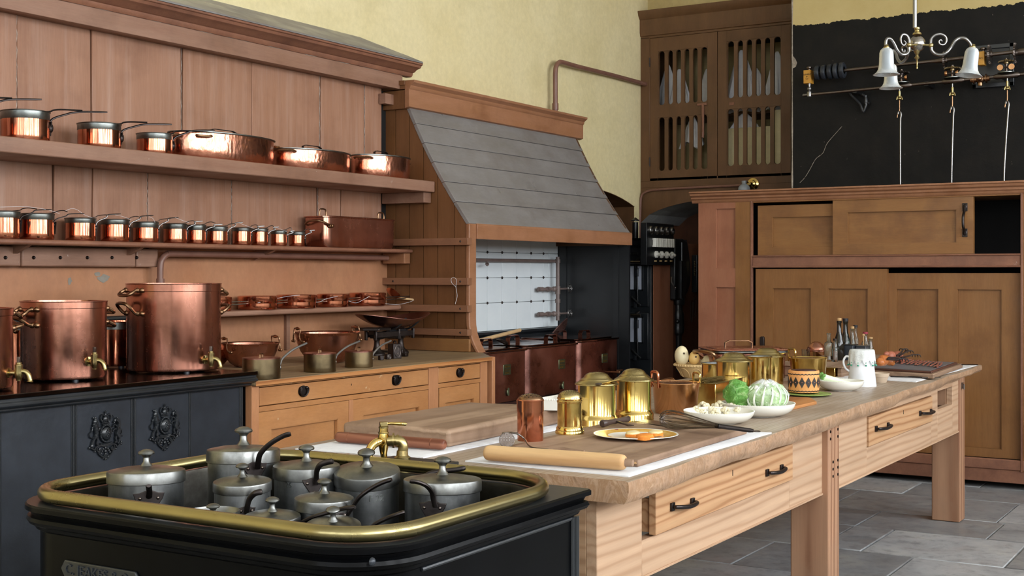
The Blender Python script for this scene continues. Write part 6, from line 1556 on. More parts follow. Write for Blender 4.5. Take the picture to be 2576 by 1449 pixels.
# brass boxes
def brassbox(label, x0, x1, y0, y1, h, rz=0):
    t = thing('brass_box', label, 'box', ((x0+x1)/2, (y0+y1)/2, ZT), 0); cx_, cy_ = (x0+x1)/2, (y0+y1)/2; Mz = tr(cx_, cy_, ZT) @ rot('Z', rz)
    w, d = (x1-x0)/2, (y1-y0)/2
    MB().box(-w, -d, 0, w, d, h, Mz).build('box_body', M['brass'], t, bevel=.003)
    MB().box(-w-.008, -d-.008, h, w+.008, d+.008, h+.003, Mz).build('box_lid', M['brassold'], t, bevel=.001)
    return t, Mz, w, d
bb1 = brassbox('oblong brass box carrying a bundle of wires, between the rosy pan and the lettuce', 5.165, 5.55, 2.14, 2.24, .095, 4)
whk = thing('wire_bundle', 'bundle of thin brass skewers lying on the oblong brass box', 'skewers', (5.3, 2.19, ZT+.1))
rr_ = random.Random(4)
for i in range(11): 
    o_ = Vector((rr_.uniform(-.005, .005), (i-5)*.007, .1035+ZT+(i % 3)*.005))
    MB().tube([Vector((5.13, 2.195, 0))+o_, Vector((5.33, 2.165, 0))+Vector((0, (i-5)*.003, .103+ZT+(i % 3)*.006))], .0025, 6).build('skewer', M['brassold'], whk)
bb2 = brassbox('brass and wooden square block tin under the clear bottles', 6.87, 7.12, 2.14, 2.26, .055, 0)
cr_ = thing('wooden_stand', 'low worn wooden stand behind the white jug supporting the bottles', 'stand', (7.2, 2.25, ZT))
MB().box(6.90, 2.11, ZT, 8.0, 2.135, ZT+.055).build('stand_side', M['board'], cr_, bevel=.003); MB().box(6.90, 2.27, ZT, 8.0, 2.48, ZT+.055).build('stand_top', M['board'], cr_, bevel=.004)
MB().box(6.88, 2.10, ZT+.055, 8.05, 2.50, ZT+.062).build('stand_board', M['board'], cr_, bevel=.002)
ZB = ZT+.062
# copper turbot kettle
kt = thing('copper_kettle', 'large flat rectangular copper fish kettle with overhanging lid and tall strap handle', 'fish kettle', (6.95, 2.72, ZT))
k0 = Vector((6.90, 2.66)); 
def sq(w, d, R, n=6):
    P = []
    for qx, qy, s in ((1, 1, 0), (-1, 1, 1), (-1, -1, 2), (1, -1, 3)):
        for i in range(n+1):
            a = pi/2*(s+i/n); P.append((qx*(w-R)+R*cos(a), qy*(d-R)+R*sin(a)))
    return P
Mk = tr(6.72, 2.60, ZT) @ rot('Z', -52)
kb = MB().prism(sq(.20, .15, .06), 'z', 0, .135, Mk).build('kettle_body', M['copper2'], kt, bevel=.004, angle=30)
MB().prism(sq(.205, .155, .06), 'z', .118, .137, Mk).build('kettle_rim', M['copper2'], kt, bevel=.004, angle=30)
kl = MB().prism(sq(.215, .165, .065), 'z', .138, .150, Mk).build('lid_flange', M['tinrim'], kt, bevel=.003, angle=30)
MB().prism(sq(.225, .175, .07), 'z', .152, .158, Mk).prism(sq(.185, .135, .05), 'z', .158, .162, Mk).build('lid', M['copper2'], kt, bevel=.003, angle=30)
strap(MB(), tuple(Mk @ Vector((-.03, .0, .160))), (Mk.to_3x3() @ Vector((1, 0, 0))), .15, .038, .022, .004).build('strap_handle', M['bronzeh'], kl)
MB().tube(catmull([Mk @ Vector(q) for q in ((-.19, -.13, .09), (-.21, -.19, .12), (-.24, -.20, .145), (-.28, -.13, .15), (-.29, -.04, .145), (-.26, .0, .12), (-.21, .02, .09))], 5), .009, 8).build('side_handle', M['bronzeh'], kt)
MB().ball(Mk @ Vector((-.195, -.12, .085)), .018, 8).ball(Mk @ Vector((-.205, .02, .085)), .018, 8).build('handle_lugs', M['bronzeh'], kt)
# basin of gourds
x, y, r = onz(1697, 1812, 958, ZT); r = r; k = (1812-1697)/2/FPX; d = FPX*(H-ZT)/(952-HY)/(1-k*.7); p = FW*d+RT*((1754-CX)/FPX*d); x, y, r = p.x, p.y, k*d
hb = zat(914, x, y)-ZT
bs = thing('mixing_basin', 'cane-coloured mixing basin with a patterned side holding pale gourds', 'basin', (x, y, ZT))
MB().lathe([(0, 0), (r*.62, 0), (r*.64, .004), (r*.93, hb*.78), (r*.94, hb*.8), (r*1.0, hb*.82), (r*1.01, hb*.97), (r*.99, hb), (r*.93, hb*.97), (r*.90, hb*.86), (r*.5, hb*.80), (0, hb*.80)], 64, c=(x, y, ZT)).build('basin_wall', M['cream'], bs, angle=30)
b = MB()
for i in range(9):
    a = 2*pi*i/9; 
    q = [(x+cos(a+da)*(r*(.66+.27*t_)+.001), y+sin(a+da)*(r*(.66+.27*t_)+.001), ZT+hb*.78*t_) for da, t_ in ((-.28, .1), (-.26, .55), (-.1, .85), (.1, .85), (.26, .55), (.28, .1))]
    b.tube(catmull(q, 4), .0022, 6)
b.build('moulded_pattern', M['cream'], bs)
for i in range(40):
    a = 2*pi*i/40
bd_ = MB(); [bd_.ball((x+r*1.01*cos(2*pi*i/48), y+r*1.01*sin(2*pi*i/48), ZT+hb*.9), .004, 6, (1, 1, 1.6)) for i in range(48)]; bd_.build('rope_rim', M['cream'], bs)
def gourd(label, u, v, w, hgt, dz, m, seed, dd=0):
    d_ = depth(x, y)+dd; p = FW*d_+RT*((u-CX)/FPX*d_)+Vector((0, 0, H-(v-HY)*d_/FPX)); R_ = w/2/FPX*d_; hh = hgt/2/FPX*depth(p.x, p.y)
    b = MB().ball((0, 0, 0), 1, 24); b.V = [Vector((q.x*R_*(1-.08*q.z), q.y*R_*(1-.08*q.z), q.z*hh)) for q in b.V]; b.wobble(.002, 20, seed=seed); b.shift(p)
    t = thing('gourd', label, 'gourd', p, 0, 'pale gourds in the basin'); b.build('gourd_flesh', m, t)
    MB().lathe([(.006, 0), (.005, .004), (0, .004)], 8, M=tr(*(p-FW*R_*.93+RT*R_*.2+Vector((0, 0, hh*.25)))) @ rot('Y', -75)).build('stem_scar', M['gear'], t)
g1 = paint('spotted_gourd_skin', 'e4d8b4', 'ddcfa6', 'd8c89c', '6c5a40', (1,1,1), .45, 26, .66); g2 = plain('yellow_gourd_skin', 'e4c07c', .45, 0, 'dcb46c', 14)
gourd('large pale spotted gourd standing at the left of the basin', 1715, 894, 36, 48, 0, g1, 1); gourd('small yellow round gourd in the middle of the basin', 1746, 901, 28, 34, 0, g2, 2); gourd('broad cream gourd at the right of the basin, behind the open brass pot', 1785, 910, 50, 34, 0, g1, 3, .03)
# china dishes
def dish(name, label, ul, ur, vrim, vb, foot=.55, z=ZT, m='china', beads=True, kk=.6, wall=.004, group='white china serving dishes'):
    k = (ur-ul)/2/FPX; d0 = FPX*(H-z)/(vb-HY); d = d0/(1-k*foot); p = FW*d+RT*(((ul+ur)/2-CX)/FPX*d); x, y, r = p.x, p.y, k*d
    h = zat(vrim, x, y)-z; t = thing(name, label, 'dish', (x, y, z), 0, group)
    pr = [(0, .002), (r*foot*.9, .002), (r*foot*.92, 0), (r*foot, 0), (r*foot*1.02, .003)]+[(r*(foot*1.02+(1-foot*1.02)*sin(pi/2*s)**.9), .003+(h-.003)*(1-cos(pi/2*s))**.85) for s in (.2, .4, .6, .8, .95)]+[(r, h)]
    inn = [(r*.985, h+.001), (r*.95, h-.002)]+[(r*(.5+.44*s), .006+(h-.008)*s**1.7) for s in (.8, .5, .2)]+[(r*.4, .006), (0, .006)]
    MB().lathe(pr+inn, 64, c=(x, y, z)).build('dish_wall', M[m], t, angle=50)
    if beads:
        b = MB()
        for i in range(90): a = 2*pi*i/90; b.ball((x+r*.99*cos(a), y+r*.99*sin(a), z+h), .0022, 5)
        b.build('beaded_rim', M[m], t)
    return t, x, y, r, h
dc = dish('china_dish', 'white china dish of cauliflower florets beside the whisk', 1720, 1897, 1033, 1069, .5)
dl_ = dish('china_dish', 'large white china bowl holding the lettuce and bagged cabbage', 1815, 1999, 1013, 1051, .5)
dk = dish('china_dish', 'white china dish with a leek lying across it beside the jug', 2058, 2172, 957, 985, .5)
rc = random.Random(9)
cau = plain('cauliflower_curd', 'ece4cc', .8, 0, 'd8cda8', 60, .2, .6)
x, y, r, h = dc[1:]
for i, (u, v, s_) in enumerate(((1752, 1033, 15), (1770, 1025, 17), (1790, 1034, 15), (1808, 1024, 19), (1826, 1034, 14), (1840, 1026, 16), (1856, 1034, 13), (1800, 1038, 14), (1770, 1040, 12))):
    p = U(u, v, z=ZT+h*.75); R_ = s_/FPX*depth(p.x, p.y); b = MB()
    for k_ in range(22):
        a = rc.uniform(0, 2*pi); e = rc.uniform(.0, 1.4); q = p+Vector((cos(a)*cos(e), sin(a)*cos(e), sin(e)*.8))*R_*.75; b.ball(q, R_*rc.uniform(.22, .36), 7)
    b.tube([p-Vector((0, 0, R_*.9)), p], [R_*.3, R_*.6], 8)
    o = b.build('cauliflower_floret', cau); tag(o, 'cream cauliflower floret, '+['leftmost in the dish', 'second along the back of the dish', 'in the front middle-left of the dish', 'largest, at the back middle of the dish', 'right of the dish middle, front row', 'at the back right of the dish', 'rightmost in the dish', 'lowest in the front middle', 'front left beneath the tall ones'][i], 'floret', 'cauliflower florets in the dish')
def leafmat(name, a, b, c3):
    n = NT(name); f = n.noise((1,1,1), 14, 6, .65); v = n.ramp(n.vor((1,1,1), 22, 'DISTANCE_TO_EDGE'), [(0, 1), (.06, 0)])
    c = n.ramp(f, [(.3, a), (.7, b)]); c = n.mix(n.math('MULTIPLY', v, .4), c, c3)
    n.set('Base Color', c).set('Roughness', .42).set('Specular IOR Level', .4).set('Subsurface Weight', .0); n.bump(n.noise((1,1,1), 34, 4, .6, 1.5), 1.0, .012); return n.m
lettm = leafmat('lettuce_leaf', '3f7a2a', '73a850', 'b8d090'); cabm = leafmat('bagged_cabbage_leaf', '9cc080', 'c4d8b0', 'f0f2ea')
def leafball(b, c, R_, n, seed, cup=.5, ruffle=.18, zs=1.0):
    r = random.Random(seed)
    for k_ in range(n):
        az = 2*pi*k_/n*1.618+r.uniform(-.3, .3); tilt = .25+1.05*k_/n
        m_, l_ = 22, 16; V = []
        for j in range(l_+1):
            t_ = j/l_
            for i in range(m_+1):
                s = (i/m_-.5)*2; w = 1.15*math.sqrt(max(.0, t_))*(1-.25*t_)
                ph = s*w*.95; lat = -1.2+2.3*t_*(.75+.3*tilt)
                rr_ = R_*(.72+.26*k_/n)*(1+ruffle*t_*t_*abs(s)*sin(9*s+k_)+.05*noise.noise(Vector((s*3, t_*4, k_))))
                V.append((rr_*cos(lat)*cos(ph), rr_*cos(lat)*sin(ph), rr_*sin(lat)*zs))
        F_ = [[j*(m_+1)+i, j*(m_+1)+i+1, (j+1)*(m_+1)+i+1, (j+1)*(m_+1)+i] for j in range(l_) for i in range(m_)]
        b.add(V, F_, tr(*c) @ rot('Z', math.degrees(az)))
    return b
x, y, r, h = dl_[1:]
dd_ = depth(x, y); pl_ = FW*(dd_-.0)+RT*((1855-CX)/FPX*dd_); pl_.z = ZT+.05; lt = thing('lettuce', 'green round lettuce at the left of the large white bowl', 'lettuce', pl_)
Rl = 40/FPX*depth(pl_.x, pl_.y)
b = MB().ball((0, 0, 0), 1, 44); b.V = [q*Rl*.86 for q in b.V]; b.wobble(.012, 26, seed=3).wobble(.007, 60, seed=8).shift((pl_.x, pl_.y, ZT+.030+Rl*.86)).build('lettuce_heart', lettm, lt, angle=180)
for k_ in range(11):
    b = leafball(MB(), (0, 0, 0), Rl, 1, k_, ruffle=.34); b.wobble(.007, 45, seed=k_); b.xf(tr(pl_.x, pl_.y, ZT+.030+Rl*.88) @ rot('Z', k_*137.5) @ rot('Y', -18+k_*3) @ Matrix.Scale(.80+.022*k_, 4)).build('leaf', lettm, lt, angle=180)
pc_ = FW*(dd_-.01)+RT*((1926-CX)/FPX*dd_); pc_.z = ZT+.05; cg = thing('cabbage', 'pale green bagged cabbage with thick white ribs on the right of the large white bowl', 'cabbage', pc_)
Rc = 44/FPX*depth(pc_.x, pc_.y); cc_ = Vector((pc_.x, pc_.y, ZT+.022+Rc*.80))
b = MB().ball((0, 0, 0), 1, 28); b.V = [Vector((q.x*Rc*1.22, q.y*Rc*1.22, q.z*Rc*.80)) for q in b.V]; b.wobble(.012, 22, seed=5); b.wobble(.005, 60, seed=6); b.shift(cc_); b.build('cabbage_head', cabm, cg, angle=180)
ribm = plain('white_cabbage_rib', 'eef0e6', .4, 0, 'e0e6d4', 20)
for i in range(15):
    a = 2*pi*i/15; q = []
    for e in (-.75, -.4, -.05, .25, .55, .8): q.append(cc_+Vector((cos(a+.12*e)*cos(e)*Rc*1.25, sin(a+.12*e)*cos(e)*Rc*1.25, sin(e)*Rc*.84)))
    MB().tube(catmull(q, 4), [.0058*(1-.6*j/20) for j in range(21)], 8, flat=.6).build('rib', ribm, cg)
bm_ = plain('thin_clear_plastic', 'f0f4f4', .15, 0, 'f6f8f8', 30); bm_.node_tree.nodes['Principled BSDF'].inputs['Alpha'].default_value = .16
b = MB()
for k_ in range(46):
    a = rc.uniform(0, 2*pi); rad = Rc*rc.uniform(.05, .95); q = cc_+Vector((cos(a)*rad, sin(a)*rad, Rc*(.80-.35*(rad/Rc)**2))); b.ball(q, Rc*rc.uniform(.08, .15), 7)
b.wobble(.004, 60).build('frilled_crown', plain('white_frilled_cabbage', 'f2f2ee', .5, 0, 'd8dcd2', 50, .4, .5), cg)
b = MB(); nn = 40; V = []; F_ = []
for j in range(7):
    t_ = j/6; rad = Rc*(1.3*(1-t_)+.18*t_); zz_ = cc_.z+Rc*(.15+.78*t_+.1*sin(t_*3))
    for i in range(nn): a = 2*pi*i/nn; k_ = 1+.07*sin(7*a+t_*5)+.05*sin(13*a); V.append((cc_.x+cos(a)*rad*k_, cc_.y+sin(a)*rad*k_, zz_+.006*sin(9*a)))
for j in range(6):
    for i in range(nn): F_.append([j*nn+i, j*nn+(i+1) % nn, (j+1)*nn+(i+1) % nn, (j+1)*nn+i])
bg_ = tag(MB().add(V, F_).build('plastic_bag', bm_, angle=180), 'thin clear plastic wrapped over the pale cabbage', 'bag')
bg_.modifiers.new('s', 'SOLIDIFY').thickness = .0006
# leek
lk = thing('leek', 'leek with curly green top lying across the white dish by the orange cake', 'leek', (dk[1], dk[2], ZT+.03))
a = U(2068, 948, z=ZT+dk[4]+.014); b_ = U(2142, 966, z=ZT+dk[4]*.6)
MB().tube([a, a.lerp(b_, .35), a.lerp(b_, .9), b_], [.017, .014, .010, .007], 14).build('white_stalk', plain('leek_white', 'e6eed8', .4, 0, 'cfe0b4', 10), lk)
b = MB()
for k_ in range(26): q = a+Vector((rc.uniform(-.02, .02), rc.uniform(-.02, .03), rc.uniform(-.01, .014))); b.ball(q, rc.uniform(.006, .011), 7)
b.wobble(.003, 60).build('green_curls', lettm, lk)
# cake
ck = thing('orange_cake', 'tall orange raised pie decorated with black diamonds and scalloped bands', 'cake', (0, 0, 0))
x, y, r = onz(1984, 2060, 989, ZT+.012); Zc = ZT+.012; h = zat(931, x, y)-Zc; ck.location = (x, y, Zc)
MB().lathe([(0, 0), (r*.98, 0), (r, .003), (r, h-.003), (r*.97, h), (r*.8, h-.002), (0, h-.001)], 64, c=(x, y, Zc)).wobble(.0012, 30).build('pie_wall', plain('orange_pastry', 'd89558', .6, 0, 'e0a468', 16, .3, .2), ck, angle=40)
dkm = plain('dark_fruit_glaze', '4a2a22', .5, 0, '3a1e1a', 40, .4, .4); bkm = plain('black_icing', '2a2422', .6, 0, '332c2a', 30)
MB().lathe([(r*.84, h-.004), (r*.82, h+.002), (r*.4, h+.004), (0, h+.004)], 40, c=(x, y, Zc)).build('fruit_top', dkm, ck)
nd = 15
for i in range(nd):
    a0 = 2*pi*i/nd; da = pi/nd*.92; zc = h*.47; hh = h*.25
    V = []
    for (s, z_) in ((0, -hh), (.5, -hh/2), (1, 0), (.5, hh/2), (0, hh), (-.5, hh/2), (-1, 0), (-.5, -hh/2)):
        V.append((x+(r+.0022)*cos(a0+da*s), y+(r+.0022)*sin(a0+da*s), Zc+zc+z_))
    V2 = [(x+(r-.001)*cos(a0+da*s), y+(r-.001)*sin(a0+da*s), Zc+zc+z_) for (s, z_) in ((0, -hh), (.5, -hh/2), (1, 0), (.5, hh/2), (0, hh), (-.5, hh/2), (-1, 0), (-.5, -hh/2))]
    cx_ = len(V)
    MB().add(V+[(x+(r+.003)*cos(a0), y+(r+.003)*sin(a0), Zc+zc)]+V2, [[k_, (k_+1) % 8, 8] for k_ in range(8)]+[[(k_+1) % 8, k_, 9+k_, 9+(k_+1) % 8] for k_ in range(8)]).build('black_diamond', bkm, ck)
    MB().ball((x+(r+.003)*cos(a0), y+(r+.003)*sin(a0), Zc+zc), .0028, 8).build('diamond_stud', M['copper2'], ck)
for z_ in (h*.86, h*.09):
    MB().tube([(x+(r+.001)*cos(a), y+(r+.001)*sin(a), Zc+z_-.003*abs(sin(a*14))) for a in [2*pi*i/168 for i in range(168)]], .002, 5, closed=True).build('scalloped_band', bkm, ck)
gp = thing('green_plate', 'green glazed plate under the orange pie', 'plate', (x+.05, y-.02, ZT))
xp, yp, rp = onz(1974, 2091, 1001, ZT); grm = plain('green_glaze', '7c9448', .25, 0, '94a860', 14); MB().lathe([(0, .0), (rp*.6, 0), (rp*.95, .007), (rp, .010), (rp*.98, .0125), (rp*.9, .010), (rp*.7, .007), (0, .006)], 64, c=(xp, yp, ZT)).build('plate_body', grm, gp)
# small board
slab('small_board', 'small rough wooden board between the lettuce bowl and the green plate', 'board', [(5.12, 1.80), (5.46, 1.78), (5.62, 1.86), (5.60, 2.02), (5.2, 2.02)], ZT, ZT+.014, 'oakedge', .003)
# jug with beaded cover
x, y, r = onz(2133, 2204, 974, ZT); ht = zat(881, x, y)-ZT
jg = thing('enamel_jug', 'tall white enamel jug at the table edge right of the leek dish', 'jug', (x, y, ZT))
MB().lathe([(0, 0), (r*.99, 0), (r, .003), (r*.86, ht*.5), (r*.80, ht*.75), (r*.82, ht*.9), (r*.86, ht), (r*.83, ht), (r*.78, ht*.8), (r*.8, ht*.3), (0, .01)], 56, c=(x, y, ZT)).build('jug_body', M['enamel'], jg, angle=40)
ca = camang(x, y)-radians(85); D = Vector((cos(ca), sin(ca), 0)); P0 = Vector((x, y, ZT))
MB().tube(catmull([P0+D*r*.82+Vector((0, 0, ht*.80)), P0+D*r*1.1+Vector((0, 0, ht*.82)), P0+D*r*1.28+Vector((0, 0, ht*.68)), P0+D*r*1.15+Vector((0, 0, ht*.5)), P0+D*r*.86+Vector((0, 0, ht*.40))], 5), .0055, 10).build('jug_handle', M['enamel'], jg)
lc = thing('lace_cover', 'white lace jug cover edged with green glass beads on the enamel jug', 'jug cover', (x, y, ZT+ht))
nn = 96; V = []; F_ = []
for j, (f, dz) in enumerate(((0, .004), (.5, .004), (.86, .004), (.93, .0), (.96, -.010), (.98, -.022), (1.0, -.034), (1.02, -.046))):
    for i in range(nn):
        a = 2*pi*i/nn; sc_k = (1+.55*abs(sin(a*5.5))) if j > 3 else 1
        rad = r*.93*f*(1+.02*sin(a*11)*(j > 3)); V.append((x+rad*cos(a), y+rad*sin(a), ZT+ht+dz*sc_k))
for j in range(7):
    for i in range(nn): F_.append([j*nn+i, j*nn+(i+1) % nn, (j+1)*nn+(i+1) % nn, (j+1)*nn+i])
def lacemat():
    n = NT('cotton_lace'); n.set('Base Color', 'dfe2e0').set('Roughness', .8)
    v = n.ramp(n.vor((1,1,1), 300, 'DISTANCE_TO_EDGE'), [(.10, 1), (.2, .55)]); n.set('Alpha', v); return n.m
MB().add(V, F_).build('lace', lacemat(), lc, angle=180)
b = MB(); gb = plain('green_glass_bead', '2c8c6c', .15, 0, '3a9c7c')
for i in range(11):
    a = pi/11*(2*i+1)*1.0; a = 2*pi*(i+.5)/11
    b = MB().ball((x+r*.97*cos(a), y+r*.97*sin(a), ZT+ht-.046*1.55-.002), .0048, 8).ball((x+r*.96*cos(a), y+r*.96*sin(a), ZT+ht-.060), .0025, 6); b.build('bead', gb, lc)
# buff pot
x, y, r = onz(2204, 2237, 966, ZT) if False else (0, 0, 0)
d = FPX*(H-ZT)/(963-HY)/(1-.005); p = FW*d+RT*((2212-CX)/FPX*d); r = 25/FPX*d; h = zat(938, p.x, p.y)-ZT
bw = tag(MB().lathe([(0, 0), (r*.68, 0), (r*.72, .003), (r*.88, h*.62), (r*.94, h*.64), (r*.98, h*.9), (r, h), (r*.9, h*.98), (r*.6, .01), (0, .008)], 48, c=(p.x, p.y, ZT)).build('stoneware_bowl', M['creambowl'], angle=35), 'small buff stoneware bowl with a rolled rim behind the white jug foot', 'bowl')
# cutlery plate: slices
x, y, r = 0, 0, 0; k = (1706-1493)/2/FPX; zc = Z2+.012; d = FPX*(H-zc)/(1091-HY); p = FW*d+RT*((1599.5-CX)/FPX*d); x, y, r = p.x, p.y, k*d
fp = thing('oval_plate', 'white serving plate with an ochre flowered rim on the thin board', 'plate', (x, y, Z2))
MB().lathe([(0, 0), (r*.5, 0), (r*.55, .003), (r*.97, .010), (r, .012), (r*.995, .0135), (r*.95, .0125)], 64, c=(x, y, Z2)).lathe([(r*.66, .0075), (r*.6, .006), (0, .0055)], 64, c=(x, y, Z2)).build('plate_body', M['china'], fp, angle=50)
def rimmat():
    n = NT('ochre_flowered_rim'); c = n.ramp(n.noise((1,1,1), 30, 5), [(.4, 'c8963a'), (.6, 'd8b060')]); f = n.ramp(n.vor((1,1,1), 16), [(.10, 1), (.13, 0)])
    n.set('Base Color', n.mix(f, c, '9a4436')).set('Roughness', .2); return n.m
MB().lathe([(r*.955, .0127), (r*.68, .0082), (r*.66, .0076)], 64, c=(x, y, Z2)).build('painted_rim', rimmat(), fp)
om = plain('orange_sponge', 'c46a24', .8, 0, 'dd9040', 40, .2, .5); wm_ = plain('creamy_filling', 'cfc3a0', .5, 0, 'd8bc70', 20)
for i, (u, v, w) in enumerate(((1592, 1090, 24), (1650, 1088, 24), (1622, 1097, 30))):
    p = U(u, v, z=Z2+.018); R_ = w/FPX*depth(p.x, p.y); t = thing('cake_slice', ['rounded orange slice at the left of the flowered plate', 'rounded orange slice at the right of the flowered plate', 'flat orange slice at the front of the flowered plate'][i], 'slice', p)
    b = MB().lathe([(0, 0), (R_, 0), (R_*1.03, .004), (R_, .010)], 24, sy=.7, c=(p.x, p.y, Z2+.008)).wobble(.0015, 60).build('slice_crust', om, t)
    MB().lathe([(R_*1.0, .009), (R_*.9, .015), (R_*.5, .018), (0, .019)], 24, sy=.7, c=(p.x, p.y, Z2+.008)).build('slice_filling', om if i == 2 else wm_, t)
# whisk
wk2 = thing('balloon_whisk', 'large grey wire balloon whisk lying toward the cauliflower dish', 'whisk', U(1780, 1070, z=Z2))
h0 = U(1896, 1084, z=ZT+.045); h1 = U(1808, 1072, z=Z2+.03); e0 = U(1665, 1052, z=Z2+.035)
Dw = (e0-h1); Lw = Dw.length; Dn = Dw.normalized(); S1 = Vector((0, 0, 1)); S2 = Dn.cross(S1).normalized(); S1 = S2.cross(Dn)
MB().tube([h0, h0.lerp(h1, .12), h0.lerp(h1, .9), h1], [.005, .0075, .0075, .009], 12).tube([h1-Dn*.002, h1+Dn*.012], .0085, 12).build('whisk_handle', M['iron'], wk2)
MB().tube([h0+(-S2)*.012*cos(a)-Dn*.012*(1+sin(a)) for a in [2*pi*i/12 for i in range(12)]], .0014, 6, closed=True).build('hanging_ring', M['gear'], wk2)
for i in range(7):
    a = pi*i/7; Dr = S1*sin(a)+S2*cos(a); q = []
    for s, w in ((0, .006), (.25, .014), (.5, .023), (.75, .031), (.9, .030), (.98, .02), (1.0, 0)): q.append(h1+Dn*Lw*s+Dr*w)
    for s, w in ((.98, .02), (.9, .030), (.75, .031), (.5, .023), (.25, .014), (0, .006)): q.append(h1+Dn*Lw*s-Dr*w)
    MB().tube(catmull(q, 4), .0013, 6).build('wire_loop', M['gear'], wk2)
# T handled tool
tt = thing('hand_tool', 'dark turned wooden T-handled tool with a thin blade, before the brass canisters', 'tool', U(1548, 1060, z=Z2))
a, b_ = U(1514, 1066, z=Z2+.016), U(1581, 1053, z=Z2+.016); q = [a.lerp(b_, s) for s in (0, .03, .18, .38, .5, .62, .82, .97, 1)]
MB().tube(q, [.010, .0135, .011, .0085, .0105, .0085, .010, .0125, .009], 16).build('wooden_grip', plain('dark_turned_wood', '3a2c28', .35, 0, '4a3a34', 12), tt)
m0 = a.lerp(b_, .5); MB().tube([m0, U(1582, 1070, z=Z2+.012), U(1594, 1070, z=Z2+.004)], [.0045, .004, .0015], 8).build('blade', M['gear'], tt)
tl = thing('bread_knife', 'dull knife blade lying flat behind the flowered plate', 'knife', U(1630, 1062, z=Z2))
pp_ = [U(u, v, z=Z2+.002) for u, v in ((1600, 1060), (1625, 1056), (1700, 1066), (1750, 1078), (1680, 1074))]
MB().add([*pp_, *[q+Vector((0, 0, .0015)) for q in pp_]], [[4,3,2,1,0], [5,6,7,8,9]]+[[i, (i+1) % 5, 5+(i+1) % 5, 5+i] for i in range(5)]).build('blade', M['steel'], tl)

# ---------------------------------------------------------------- bottles
def bottle(label, u, vb, vt, wb, wn, z, m, shoulder=.55, neck=.78, cap=None, fill=None, capc=None, wide=1):
    d = FPX*(H-z)/(vb-HY) if vb else None; p = FW*d+RT*((u-CX)/FPX*d); R_ = wb/2/FPX*d; rn = wn/2/FPX*d; h = zat(vt, p.x, p.y)-z
    t = thing('bottle', label, 'bottle', (p.x, p.y, z), 0)
    ch = h*.06 if cap else 0; hg = h-ch
    pr = [(0, .002), (R_*.9, 0), (R_, .005), (R_, hg*shoulder), (R_*.93, hg*(shoulder+.04)), ((R_+rn)/2, hg*(shoulder+(neck-shoulder)*.55)), (rn, hg*neck), (rn*.92, hg*.93), (rn*1.1, hg*.94), (rn*1.1, hg*.99), (rn*.9, hg)]
    if m == 'glass': pr += [(rn*.75, hg*.99), (rn*.75, hg*neck), (R_*.88, hg*shoulder), (R_*.9, .012), (0, .010)]
    else: pr += [(0, hg)]
    MB().lathe(pr, 28, c=(p.x, p.y, z)).build('bottle_glass', M[m], t, angle=40)
    if cap: MB().lathe([(0, hg-.004), (rn*(1.15 if cap != 'cork' else .95), hg-.003), (rn*(1.2 if cap != 'cork' else 1.0), h), (0, h+.001)], 20, c=(p.x, p.y, z)).build('stopper' if cap == 'cork' else 'cap', M['cork'] if cap == 'cork' else capc, t)
    if fill: MB().lathe([(0, .012), (R_*.86, .013), (R_*.86, hg*fill[0]), (0, hg*fill[0])], 24, c=(p.x, p.y, z)).build('contents', fill[1], t)
    return p
blk = plain('black_bottle_cap', '1c1c20', .35, 0, '26262c'); redc = plain('wine_red_cap', '8a2c3c', .35, 0, '983848')
amber = plain('amber_liquid', '6a4226', .1, 0, '7a4a2c', 4); oil = plain('golden_oil', '8c7a1c', .1, 0, 'a08c28', 4); orl = plain('orange_oil', 'c06a30', .15, 0, 'b05a24', 4); pkl = plain('pinkish_contents', 'a08078', .6, 0, '8c6c64', 30)
vB = 905
bottle('tall clear open glass bottle, leftmost of the bottles', 2085, 909, 838, 22, 10, ZB, 'glass', .62, .72, None, (.2, amber))
bottle('small clear bottle with a grey cap right of the tall clear one', 2101, 910, 852, 13.5, 9, ZB, 'glass', .58, .70, 'cap', (.5, pkl), M['iron'])
bottle('dark wine bottle with a cork, taller left one of the dark pair', 2111, 906, 800, 27, 11.5, ZB, 'dglass', .42, .72, 'cork')
bottle('dark wine bottle with a black cap, right one of the dark pair', 2127, 902, 801, 26, 12, ZB, 'dglass', .42, .72, 'cap', None, blk)
bottle('clear bottle with a pale cork beside the dark wine bottles', 2144, 903, 821, 18, 10, ZB, 'glass', .52, .72, 'cork')
bottle('clear bottle with a dark cap behind the corked clear one', 2152, 898, 818, 18, 9, ZB, 'glass', .55, .72, 'cap', None, blk)
bottle('oil bottle with a wine-red cap at the right of the bottles', 2177, 900, 835, 22, 11, ZB, 'glass', .5, .75, 'cap', (.45, oil), redc)
bottle('slim bottle of golden oil with a cork, rightmost of the bottles', 2190, 905, 848, 15, 11, ZB, 'glass', .55, .74, 'cork', (.5, oil))
